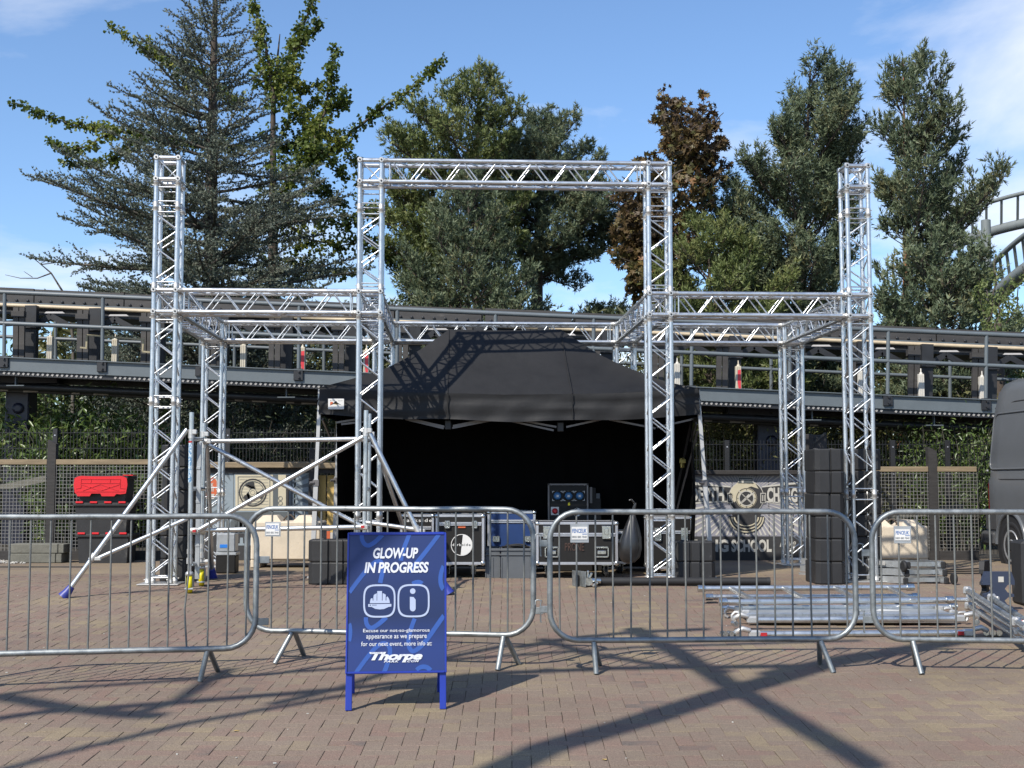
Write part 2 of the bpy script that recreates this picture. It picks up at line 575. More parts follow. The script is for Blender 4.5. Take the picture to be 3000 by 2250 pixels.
M['mural_lilac'] = mat('lilac grey mural paint', (0.30, 0.295, 0.335), 0.75, var=.1)
M['mural_pale'] = mat('pale mural paint', (0.58, 0.56, 0.50), 0.75, var=.08)
M['bark'] = mat('grey brown bark', (0.085, 0.065, 0.05), 0.9, var=0.35, vs=9, stretch=(1, 1, .3), bump=0.5, bs=25)
M['bark_orange'] = mat('orange pine bark', (0.27, 0.125, 0.062), 0.9, var=0.35, vs=7, stretch=(1, 1, .4), bump=0.5, bs=25)
M['twig'] = mat('grey twig', (0.12, 0.105, 0.085), 0.9, var=0.2)
M['soil'] = mat('leaf litter soil', (0.055, 0.045, 0.03), 0.95, var=0.4, vs=5, bump=.4, bs=20)
M['far_steel'] = mat('pale grey coaster steel', (0.20, 0.22, 0.215), 0.5, var=.08)
M['cream_pipe'] = mat('cream conduit', (0.36, 0.31, 0.19), 0.6, var=.15)
M['amber'] = mat('brass buckle', (0.42, 0.33, 0.10), 0.4, .6)
M['pale_sheet'] = mat('grey label strip', (0.42, 0.40, 0.37), 0.6)

# ================================================================== ground
def sheet(name, xs, ys, dz, m, **kw):
    mb = MB()
    n = len(xs)
    vs = [(x, y, gz(y) + dz) for y in ys for x in xs]
    fs = [(j * n + i, j * n + i + 1, (j + 1) * n + i + 1, (j + 1) * n + i) for j in range(len(ys) - 1) for i in range(n - 1)]
    mb.add(vs, fs)
    return mb.build(name, m, kind='structure', **kw)

ground = sheet('ground', [-900, -9, 9, 900], [-900, 4.4, SLOPE_Y, 18.6, 3000], -0.040, M['soil'])
bedding = sheet('paving_bed', [-9, 9], [4.6, SLOPE_Y, 15.32], -0.011, M['joint'])
sheet('outer_paving', [-70, 70], [-60, 4.6], -0.004, M['pavers'])
sheet('outer_paving', [-70, -9], [4.6, SLOPE_Y, 18.4], -0.004, M['pavers'])
sheet('outer_paving', [9, 70], [4.6, SLOPE_Y, 18.4], -0.004, M['pavers'])
sheet('outer_paving', [-9, 9], [15.32, 18.4], -0.002, M['pavers'])

def herringbone():
    U = 0.1
    cells = []
    for j in range(47, 153):
        for i in range(-89, 89):
            k = (i - j) % 4
            if k == 0:
                cells.append((i * U + U, j * U + U / 2, 0))
            elif k == 3:
                cells.append((i * U + U / 2, j * U + U, 1))
    return cells

def paver_shape(lx, ly):
    ch, dp = 0.0022, 0.010
    a, b = lx / 2, ly / 2
    vs = [(-a + ch, -b + ch, 0), (a - ch, -b + ch, 0), (a - ch, b - ch, 0), (-a + ch, b - ch, 0),
          (-a, -b, -ch * .7), (a, -b, -ch * .7), (a, b, -ch * .7), (-a, b, -ch * .7),
          (-a, -b, -dp), (a, -b, -dp), (a, b, -dp), (-a, b, -dp)]
    fs = [(0, 1, 2, 3)] + [(4 + i, 4 + (i + 1) % 4, (i + 1) % 4, i) for i in range(4)] + [(8 + i, 8 + (i + 1) % 4, 4 + (i + 1) % 4, 4 + i) for i in range(4)]
    return vs, fs

shapes = [paver_shape(0.1975, 0.0975), paver_shape(0.0975, 0.1975)]
cells = herringbone()
def in_view(c):
    return c[1] > 6.42 and abs(c[0]) < c[1] * 0.405 + .08
near = sorted([c for c in cells if in_view(c)], key=lambda c: c[1])[:300]
near_set = set(near)
pav_me = []
for vs, fs in shapes:
    mb = MB(); mb.add(vs, fs)
    o = mb.build('paver', M['paver'])
    pav_me.append(o.data)
    bpy.data.objects.remove(o)
for (x, y, k) in near:
    o = bpy.data.objects.new('paver', pav_me[k])
    COL.objects.link(o)
    o.parent = ground
    o.location = (x + random.uniform(-.0008, .0008), y + random.uniform(-.0008, .0008), gz(y) + random.uniform(-.0022, .0016))
    o.rotation_euler = (math.atan(SLOPE) + random.uniform(-.008, .008), random.uniform(-.008, .008), random.uniform(-.005, .005))
bv, bf, bt = [], [], []
for c in cells:
    if c in near_set:
        continue
    x, y, k = c
    x += random.uniform(-.0008, .0008); y += random.uniform(-.0008, .0008)
    dz = random.uniform(-.0022, .0016)
    ta, tb, tc = random.uniform(-.008, .008), random.uniform(-.008, .008), random.uniform(-.005, .005)
    vs, fs = shapes[k]
    n = len(bv)
    bv += [(x + p[0] - p[1] * tc, y + p[1] + p[0] * tc, gz(y + p[1]) + dz + p[2] + p[0] * ta + p[1] * tb) for p in vs]
    bf += [tuple(i + n for i in f) for f in fs]
    bt += [random.random()] * len(fs)
me = bpy.data.meshes.new('paving')
me.from_pydata(bv, [], bf)
at = me.attributes.new('tint', 'FLOAT', 'FACE')
at.data.foreach_set('value', bt)
me.materials.append(M['pavers'])
link('paving', me, ground, kind='stuff')

# ================================================================== stage truss
C = 0.239
BRACES = [0]
_cm = {}
def shared(key, make, mats):
    """one mesh for alike pieces"""
    if key not in _cm:
        mb = MB(); make(mb)
        o = mb.build(key, mats)
        _cm[key] = o.data
        bpy.data.objects.remove(o)
    return _cm[key]
def piece(name, key, make, mats, parent, M4):
    o = link(name, shared(key, make, mats), parent)
    o.matrix_local = M4
    return o
def frame(o, z, x=None):
    z = V(z).normalized()
    x = V(x) if x is not None else z.orthogonal()
    x = (x - z * x.dot(z)).normalized()
    y = z.cross(x)
    return Matrix(((x.x, y.x, z.x, o[0]), (x.y, y.y, z.y, o[1]), (x.z, y.z, z.z, o[2]), (0, 0, 0, 1)))
TR, BR = 0.0255, 0.0088
truss = thing('stage_truss', 'silver square box truss frame with four tall front towers and a goalpost middle',
              'truss', (-3.92, 13.735, 0), rad(2.7))

def section(o, ax, e1, e2, L, flip=False, rung0=True, rung1=True, coll0=True, coll1=True, rungs_only=False, n=None):
    """a truss length starting at corner o, running along ax, its chords at 0 / C along e1 and e2"""
    o, ax, e1, e2 = V(o), V(ax), V(e1), V(e2)
    cor = [o, o + e1 * C, o + e1 * C + e2 * C, o + e2 * C]
    part = link('truss_section', None, truss)
    for c in cor:
        piece('chord', 'chord', lambda mb: mb.tube([(0, 0, 0), (0, 0, 1)], TR, 12), M['alu'], part, frame(c, ax, e1) @ Matrix.Diagonal((1, 1, L, 1)))
    lb = MB()
    def rod(p, q):
        if BRACES[0] < 300:
            BRACES[0] += 1
            piece('brace', 'brace', lambda mb: mb.tube([(0, 0, 0), (0, 0, 1)], BR, 6), M['alu'], part,
                  frame(p, q - p) @ Matrix.Diagonal((1, 1, (q - p).length, 1)))
        else:
            lb.tube([p, q], BR, 6)
    for k in range(4):
        a, b = cor[k], cor[(k + 1) % 4]
        t0, t1 = 0.075, L - 0.075
        if rung0:
            rod(a + ax * .06, b + ax * .06)
        if rung1 and L > .2:
            rod(a + ax * (L - .06), b + ax * (L - .06))
        if not rungs_only:
            m = n or max(2, round((t1 - t0) / 0.205))
            ph = (k in (1, 2)) ^ flip
            for q in range(m):
                s0, s1 = t0 + (t1 - t0) * q / m, t0 + (t1 - t0) * (q + 1) / m
                pa, pb = (a, b) if (q % 2 == 0) ^ ph else (b, a)
                rod(pa + ax * (s0 + .008), pb + ax * (s1 - .008))
    if lb.v:
        lb.build('lacing', M['alu'], part, kind='stuff')
    for end, on in ((0.0, coll0), (L, coll1)):
        if on:
            s = 1 if end == 0 else -1
            for c in cor:
                def mk(mb):
                    mb.tube([(0, 0, 0), (0, 0, .018), (0, 0, .020), (0, 0, .055)], [TR + .0045, TR + .0045, TR + .002, TR + .002], 10)
                    mb.tube([(-.042, 0, .035), (.042, 0, .035)], .006, 5)
                piece('coupler', 'coupler', mk, M['alu_cast'], part, frame(c + ax * end, ax * s, e1))
    return part

def corner(o, e1, e2, e3):
    """a corner block: twelve short tubes, diagonals and bolted node caps"""
    o, e1, e2, e3 = V(o), V(e1), V(e2), V(e3)
    mb = MB()
    pts = {(i, j, k): o + e1 * C * i + e2 * C * j + e3 * C * k for i in (0, 1) for j in (0, 1) for k in (0, 1)}
    x = .03
    for j in (0, 1):
        for k in (0, 1):
            mb.tube([pts[0, j, k] - e1 * x, pts[1, j, k] + e1 * x], TR, 10)
            mb.tube([pts[j, 0, k] - e2 * x, pts[j, 1, k] + e2 * x], TR, 10)
            mb.tube([pts[j, k, 0] - e3 * x, pts[j, k, 1] + e3 * x], TR, 10)
    part = mb.build('corner_block', M['alu'], truss)
    lb = MB()
    lb.tube([pts[0, 0, 1], pts[1, 0, 0]], BR, 6)
    lb.tube([pts[1, 1, 1], pts[0, 1, 0]], BR, 6)
    lb.tube([pts[0, 0, 0], pts[0, 1, 1]], BR, 6)
    lb.tube([pts[1, 0, 1], pts[1, 1, 0]], BR, 6)
    lb.tube([pts[0, 0, 0], pts[1, 1, 0]], BR, 6)
    lb.build('lacing', M['alu'], part, kind='stuff')
    for i in (0, 1):
        for k in (0, 1):
            def mk(mb):
                mb.lathe([(.027, 0), (.031, .005), (.031, .010), (.025, .016)], (0, 0, .022), n=12)
                mb.lathe([(.011, .0), (.011, .004)], (0, 0, .0385), n=8, m=1)
            piece('node_cap', 'node_cap', mk, [M['alu_cast'], M['steel_dark']], part, frame(pts[i, 0, k], -e2, e1))
    return part

EX, EY, EZ = V((1, 0, 0)), V((0, 1, 0)), V((0, 0, 1))
TU = [0.0, 2.233, 5.457, 7.716]
H1, H2 = 2.964, 4.675
E = 0.0255 + .004                         # half gap where a section meets a corner block
REAR_V, REAR_DZ = 2.80, 0.0
for i, u in enumerate(TU):
    split = (1.98, .74, .74, 0.97)[i]
    o = V((u, 0, 0.02))
    b = MB()                               # base plate
    b.box((u + C / 2, C / 2, .008), (.44, .40, .012) if i in (0, 3) else (.31, .31, .012), bev=.003)
    b.build('base_plate', M['alu_cast'], truss)
    section(o, EZ, EX, EY, split - .02, flip=i % 2 == 1)
    section((u, 0, split), EZ, EX, EY, H1 - E - split, flip=i % 2 == 0)
    corner((u, 0, H1), EX, EY, EZ)
    z0 = H1 + C + E
    section((u, 0, z0), EZ, EX, EY, 4.13 - z0, flip=i % 2 == 1)
    section((u, 0, 4.13), EZ, EX, EY, H2 - C - E - 4.13, rungs_only=True)
    corner((u, 0, H2 - C), EX, EY, EZ)
# goalpost beam and the two lower front beams
def beam(u0, u1, v, z, split=False):
    a, b = u0 + C + E, u1 - E
    if split:
        mid = (a + b) / 2 - .5
        section((a, v, z), EX, EY, EZ, mid - a)
        section((mid, v, z), EX, EY, EZ, b - mid)
    else:
        section((a, v, z), EX, EY, EZ, b - a)
beam(TU[1], TU[2], 0, H2 - C)
beam(TU[0], TU[1], 0, H1)
beam(TU[2], TU[3], 0, H1)
# rear goal: four posts and beams, lower with the falling ground
zr = H1 + REAR_DZ
for i, u in enumerate(TU):
    corner((u, REAR_V, zr), EX, EY, EZ)
    zb = REAR_DZ + .0
    b = MB()
    b.box((u + C / 2, REAR_V + C / 2, zb + .008), (.40, .40, .012), bev=.003)
    b.build('base_plate', M['alu_cast'], truss)
    section((u, REAR_V, zb + .02), EZ, EX, EY, .95, flip=i % 2 == 0)
    section((u, REAR_V, zb + .97), EZ, EX, EY, zr - E - zb - .97, flip=i % 2 == 1)
    # side beams run back from the front corner blocks
    a, c = V((u, C + E, H1)), V((u, REAR_V - E, zr))
    d = c - a
    ax = d.normalized()
    section(a, ax, EX, ax.cross(EX) * -1, d.length)
for i in range(3):
    beam(TU[i], TU[i + 1], REAR_V, zr)

# ================================================================== brake run of the coaster behind the plaza
YT = 13.0
SL = -0.0432                              # the run falls to the right
run = thing('coaster_brake_run', 'dark raised coaster track with grey walkway railing and upright brake fins behind the fence',
            'coaster track', (0, D(YT), 0))
RO = V((0, D(YT), 0))
UA = V((1, 0, SL)).normalized()
def R_(px, py, y=YT):                      # on the run's front plane, as an offset from its base
    return P(px, py, y) - RO
def slide(px):                             # how much lower (px) the run's lines stand at px than at 150
    return (px - 150) * -SL
XL, XR = -10.5, 10.5
def line(py150, y=YT):                     # straight line along the run through photo height py at px = 150
    p = R_(150, py150, y)
    f = lambda x: V((x, p.y, p.z + (x - p.x) * SL))
    return f
def rail(name, py, r, m, y=YT, n=8):
    f = line(py, y)
    mb = MB(); mb.tube([f(XL), f(XR)], r, n)
    return mb.build(name, m, run)
def plank(name, top, bot, thick, m, y=YT, parent=None, x0=XL, x1=XR, z2=0.0):
    ft, fb = line(top, y), line(bot, y)
    mb = MB()
    a, b, c, d = fb(x0), fb(x1), ft(x1), ft(x0)
    k = V((0, thick, 0))
    mb.add([a, b, c, d, a + k, b + k, c + k, d + k], [(0, 1, 2, 3), (5, 4, 7, 6), (3, 2, 6, 7), (1, 0, 4, 5), (0, 3, 7, 4), (2, 1, 5, 6)])
    return mb.build(name, m, parent or run)

edge = plank('edge_beam', 1053, 1092, .10, M['steel_grey'])
plank('beam_flange', 1051.0, 1053.5, .16, M['steel_grey'], y=YT - .03)
plank('walkway_deck', 1093, 1100, 1.0, M['steel_dark'], y=YT + .12)
# perforated grating lip under the beam: light holes on a dark angle
lip = plank('grating_lip', 1092.5, 1106, .03, M['steel_dark'], y=YT + .02)
fl = line(1098.5, YT + .015)
hb = MB()
for i in range(210):
    x = -8.6 + i * .082
    if i % 23 in (21, 22):
        continue
    p = fl(x)
    hb.box(p, (.036, .004, .042), mat=Matrix.Rotation(.5, 3, 'Y'))
hb.build('grating_teeth', M['pale_sheet'], lip, kind='stuff')
for k, px in enumerate([12 + 287.6 * i for i in range(-2, 13)]):
    mb = MB()
    a, b = R_(px, 1053 + slide(px)), R_(px + 2, 862 + slide(px))
    mb.tube([a, b], .033, 8)
    post = mb.build('railing_post', M['steel_grey'], run)
    mb = MB()
    q = R_(px, 1066 + slide(px)) + V((0, -.02, 0))
    mb.box(q, (.16, .04, .20), bev=.006)
    for dz in (-.05, .05):
        mb.lathe([(.022, 0), (.022, .03)], q + V((.01, -.02, dz)), (0, -1, 0), 6)
    mb.build('fixing_bracket', M['steel_dark'], post)
rail('top_rail', 862, .040, M['steel_grey'])
rail('mid_rail', 953, .036, M['steel_grey'])
# the far walkway's railing
YF = YT + 2.3
rail('far_rail', 992, .036, M['steel_grey'], y=YF)
rail('far_rail', 905, .036, M['steel_grey'], y=YF)
for px in [163 + 262 * i for i in range(-3, 14)]:
    mb = MB()
    mb.tube([R_(px, 1056 + slide(px), YF), R_(px, 905 + slide(px), YF)], .034, 8)
    mb.build('far_post', M['steel_grey'], run)
plank('far_beam', 1056, 1092, .1, M['steel_dark'], y=YF)
# box girder with bolted joints, running rail below
YG = YT + .75
plates = []
for i in range(13):
    x0 = -10.2 + i * 1.62
    g = plank('girder_plate', 848 + (i % 3) * 1.5, 889, .9, M['girder'], y=YG, x0=x0, x1=x0 + 1.60 - (.05 if 4 < i < 8 else 0))
    fb = line(884, YG - .0)
    for j in range(8):
        piece('bolt', 'track_bolt', lambda mb: mb.lathe([(.026, 0), (.026, .025), (.014, .03)], (0, 0, 0), (0, -1, 0), 6), M['steel_dark'], g,
              Matrix.Translation(fb(x0 + .1 + j * .2)))
plank('girder_lip', 889.5, 893.5, .05, M['steel_grey'], y=YG - .10)
rl = line(899.5, YG - .12)
mb = MB(); mb.tube([rl(XL), rl(XR)], .036, 8)
mb.build('running_rail', M['cream_rail'], run)
plank('girder_soffit', 905, 925, .9, M['steel_dark'], y=YG - .04)
# repeated yokes, columns and brake fins
for k in range(-5, 21):
    px = 55 + 187.2 * k
    s = slide(px)
    mb = MB()
    for d in (-9, 9):
        a, b = R_(px + d, 1052 + s, YT + .25), R_(px + d + 2, 905 + s, YT + .25)
        mb.bar(a, b, .055, .09)
    q = R_(px, 925 + s, YT + .25)
    mb.box(q, (.22, .12, .10))
    mb.build('yoke_frame', M['girder'], run)
    mb = MB()
    mb.bar(R_(px + 36, 1060 + s, YT + .5), R_(px + 39, 900 + s, YT + .5), .14, .2)
    mb.box(R_(px + 38, 955 + s, YT + .5), (.24, .26, .14))
    mb.build('stub_column', M['steel_dark'], run)
    mb = MB()                              # shallow arch braces under the girder
    for s0, s1, h0, h1 in ((40, 95, 960, 930), (95, 150, 930, 960), (150, 215, 960, 955)):
        mb.bar(R_(px + s0, h0 + s, YT + .6), R_(px + s1, h1 + s, YT + .6), .05, .10)
    mb.build('arch_brace', M['steel_dark'], run)
    mb = MB()
    mb.add([R_(px + 75, 922 + s, YT + .3), R_(px + 135, 922 + s, YT + .3), R_(px + 128, 917 + s, YT + .34), R_(px + 80, 917 + s, YT + .34)], [(0, 1, 2, 3)])
    mb.build('lamp_tray', M['pale_sheet'], run)
FINS = [(148, 'c'), (338, 'c'), (527, 'r'), (714, 'c'), (887, 'r'), (1074, 'r'), (1262, 'c'), (1448, 'c'), (1636, 'c'), (1800, 'c'), (1984, 'w'), (2163, 'r'),
        (2347, 'w'), (2522, 'w'), (2698, 'w'), (2877, 'w'), (3060, 'w'), (-38, 'c')]
for px, kd in FINS:
    s = slide(px)
    for back in (0, 1):
        yy = YT + .22 + back * .75
        top, bot = R_(px, 986 + s, yy), R_(px - 1, 1054 + s, yy)
        w = .098 if not back else .105
        mb = MB()
        h = top.z - bot.z
        c = (top + bot) / 2
        mb.box(c, (w * .98, .10, h), bev=.006)
        for d in (-.33, 0, .33):           # the fin's raised ribs
            mb.box(c + V((w * d, -.052, -.01)), (w * .2, .012, h * .96))
        mb.lathe([(.03, 0), (.022, .03), (.010, .035), (.010, .10)], top + V((0, 0, .0)), n=8)
        o = mb.build('brake_fin', M['fin_dark'] if back else (M['fin_white'] if kd == 'w' else M['fin_cream']), run)
        if kd == 'r' and not back:
            rb = MB()
            f = V((0, -.0605, 0))
            rb.add([c + f + V((-w * .15, 0, h * .32)), c + f + V((w * .38, 0, h * .34)), c + f + V((w * .36, 0, -h * .5)), c + f + V((-w * .05, 0, -h * .5)), c + f + V((-w * .2, 0, -.2 * h))],
                   [(4, 3, 2, 1, 0)])
            rb.build('red_patch', M['fin_red'], o)
# pale conduit frame on the left bays
mb = MB()
for a, b in (((255, 982), (420, 995)), ((255, 982), (253, 1018)), ((420, 995), (418, 1030)), ((235, 1018), (255, 1020)), ((418, 1030), (440, 1032))):
    mb.bar(R_(a[0], a[1], YT + .1), R_(b[0], b[1], YT + .1), .028, .028)
mb.build('conduit_frame', M['cream_pipe'], run)
# hangers, lower service pipe, cable tray
lp = line(1137, YT + .3)
mb = MB(); mb.tube([lp(XL), lp(XR)], .060, 8)
mb.build('service_pipe', M['steel_dark'], run)
plank('cable_tray', 1141, 1153, .25, M['steel_dark'], y=YT + .42)
plank('under_beam', 1104, 1122, .35, M['steel_dark'], y=YT + .7)
for i, px in enumerate([12, 90, 222, 296, 700, 760, 850, 905, 2075, 2160, 2385, 2480, 2560, 2720, 2810]):
    s = slide(px)
    mb = MB()
    mb.box(R_(px, 1149 + s, YT + .405), (.26 if i % 2 else .14, .006, .034))
    mb.build('label_strip', M['pale_sheet'], run)
for px in (48, 840, 1600, 2378, 2735):
    s = slide(px)
    mb = MB()
    c = R_(px, 1112 + s, YT + .12)
    mb.box(c + V((0, 0, .13)), (.22, .1, .015)); mb.box(c + V((0, 0, -.13)), (.30, .1, .015)); mb.box(c, (.014, .09, .25))
    mb.build('hanger_beam', M['steel_grey'], run)
for px in (62, 1180, 2247, 3300):
    s = slide(px)
    x = R_(px, 1100, YT + .7).x
    z1 = R_(px, 1100 + s, YT + .7).z
    mb = MB()
    mb.box((x, D(.7) + .05, z1 / 2), (.42, .42, z1), bev=.02)
    mb.box((x, D(.7) + .05, z1 - .1), (1.5, .6, .2), bev=.02)
    mb.lathe([(.10, 0), (.10, .02), (.05, .03)], (x + .03, D(.7) - .17, z1 - .62), (0, -1, 0), 12)
    mb.build('support_column', M['steel_navy'], run)

# ================================================================== mesh railing behind, timber and mesh fence in front
def twin_wire(name, label, px0, px1, topy, yy, posts):
    base = P((px0 + px1) / 2, 1500, yy)
    z0 = -.02
    t = thing(name, label, 'fence', (base.x, D(yy), z0))
    x0, x1 = P(px0, 1300, yy).x - base.x, P(px1, 1300, yy).x - base.x
    h = P(1500, topy, yy).z - z0
    mb = MB()
    n = int((x1 - x0) / .05)
    for i in range(n + 1):
        x = x0 + (x1 - x0) * i / n
        mb.box((x, 0, h / 2 + .05), (.006, .006, h - .02))
    for z in (h - .02, h - .25, h - .45, h - .65, h - .85, h - 1.05):
        for d in (-.006, .006):
            mb.box(((x0 + x1) / 2, d, z), (x1 - x0, .007, .008))
    mb.build('wire_panel', M['rail_black'], t, kind='stuff')
    for px in posts:
        x = P(px, 1300, yy).x - base.x
        pb = MB()
        pb.box((x, -.04, h / 2 + .02), (.07, .05, h + .04), bev=.004)
        for z in (h - .06, h - .46):
            pb.lathe([(.013, 0), (.010, .008)], (x, -.065, z), (0, -1, 0), 8, m=1)
        pb.build('fence_post', [M['rail_black'], M['case_edge']], t)
    return t
twin_wire('wire_railing', 'black wire railing in front of the left green shrub', -330, 1010, 1264, 11.45, (-120, 165, 670))
twin_wire('wire_railing', 'black wire railing between the tent and the van', 1990, 3200, 1298, 11.45, (2128, 2362, 2612, 2772, 3010))

FY = 11.02
def mesh_fence(label, px0, px1, top, posts, tan, x_turn=None):
    c = P((px0 + px1) / 2, 1500, FY)
    z0 = 0.0
    t = thing('timber_fence', label, 'fence', (c.x, D(FY), z0))
    X = lambda px: P(px, 1400, FY).x - c.x
    zt = P(1500, top, FY).z - z0
    mb = MB()
    x0, x1 = X(px0), X(px1)
    n = int((x1 - x0) / .05)
    for i in range(n + 1):
        x = x0 + (x1 - x0) * i / n
        mb.box((x, -.004, .12 + (zt - .12) / 2), (.005, .005, zt - .12))
    k = int((zt - .1) / .05)
    for i in range(k + 1):
        mb.box(((x0 + x1) / 2, .0005, .12 + i * .05), (x1 - x0, .005, .005))
    mb.build('weld_mesh', M['mesh_wire'], t, kind='stuff')
    prev = x0
    for px in posts + [px1]:
        x = X(px)
        rb = MB()
        rb.box(((prev + x) / 2, .04, zt + .04), (x - prev - .004, .11, .075), bev=.006)
        rb.build('top_rail', M[tan], t)
        prev = x + .12 if px != px1 else x
    for px in posts:
        x = X(px) + .06
        pb = MB()
        pb.prism([(-.06, 0), (.06, 0), (.06, zt + .30), (-.06, zt + .36)], (x, .10, 0), (1, 0, 0), (0, 0, 1), .12)
        pb.build('fence_post', M['timber_dark'], t)
    gb = MB()
    gb.box(((x0 + x1) / 2, .03, .055), (x1 - x0, .08, .15), bev=.006)
    gb.build('gravel_board', M['timber_dark'], t)
    return t
mesh_fence('timber fence with grey weld mesh behind the red lidded crates', -300, 506, 1362, [138], 'timber_tan')
mesh_fence('timber fence with grey weld mesh beside the grey van', 2530, 2862, 1383, [2720], 'timber_tan')
# planks and props leaning behind the mesh
def lean(label, pts, w, m='timber_dark'):
    a, b = P(*pts[0]), P(*pts[1])
    o = thing('leaning_plank', label, 'plank', a)
    mb = MB(off=a)
    mb.bar(a, b, w, .05, up=(0, 1, 0))
    mb.build('plank', M[m], o)
lean('weathered plank sloping behind the weld mesh at the far left', ((0, 1430, 11.3), (136, 1402, 11.3)), .09, 'kerb')
lean('dark plank lying low behind the weld mesh at the left', ((140, 1470, 11.3), (460, 1452, 11.3)), .08)
lean('weathered plank sloping behind the mesh near the van', ((2560, 1520, 11.3), (2820, 1486, 11.3)), .10, 'kerb')

# ================================================================== murals on boards
def board(label, name, px0, px1, top, bot, yy, base_mat, planks, extra):
    """a painted hoarding of upright boards; paint layers lie 3 mm apart on its face"""
    c = P((px0 + px1) / 2, bot, yy)
    c.z = max(c.z, .004)
    t = thing(name, label, 'mural', (c.x, D(yy), c.z))
    O = V((c.x, D(yy), c.z))
    n = planks
    for i in range(n):
        a, b = px0 + (px1 - px0) * i / n, px0 + (px1 - px0) * (i + 1) / n
        p, q = P(a, bot, yy), P(b, top, yy)
        mb = MB(off=O)
        p.z = c.z
        mb.box(((p.x + q.x) / 2, D(yy) + .015, (p.z + q.z) / 2), (q.x - p.x - .004, .03, q.z - p.z), bev=.003)
        mb.build('plank', M[base_mat], t)
    lay = {}
    def paint(poly, key, level=1):
        mb = lay.setdefault((key, level), MB(off=O))
        mb.add([P(x, y, yy) + V((0, -.0022 * level - .001, 0)) for x, y in poly], [tuple(range(len(poly)))])
    def letters(s, box, key, level=2, **kw):
        mb = lay.setdefault((key, level), MB(off=O))
        p, q = P(box[0], box[3], yy), P(box[2], box[1], yy)
        put_text(mb, s, (0, 0, q.x - p.x, q.z - p.z), p + V((0, -.0022 * level - .001, 0)), (1, 0, 0), (0, 0, 1), **kw)
    extra(paint, letters)
    for (key, level), mb in lay.items():
        # every painted polygon faces the plaza
        mb.build('painted_' + key.split('_', 1)[1], M[key], t)
    return t

def circ(cx, cy, r, n=28, a0=0, a1=360, ry=None):
    ry = ry or r
    return [(cx + r * math.cos(rad(a0 + (a1 - a0) * i / n)), cy + ry * math.sin(rad(a0 + (a1 - a0) * i / n))) for i in range(n + (0 if a1 - a0 == 360 else 1))]
def annulus(paint, cx, cy, ro, ri, key, level, n=28, a0=0, a1=360, sy=1.0):
    for i in range(n):
        a, b = rad(a0 + (a1 - a0) * i / n), rad(a0 + (a1 - a0) * (i + 1) / n)
        paint([(cx + ro * math.cos(a), cy + ro * sy * math.sin(a)), (cx + ro * math.cos(b), cy + ro * sy * math.sin(b)),
               (cx + ri * math.cos(b), cy + ri * sy * math.sin(b)), (cx + ri * math.cos(a), cy + ri * sy * math.sin(a))], key, level)

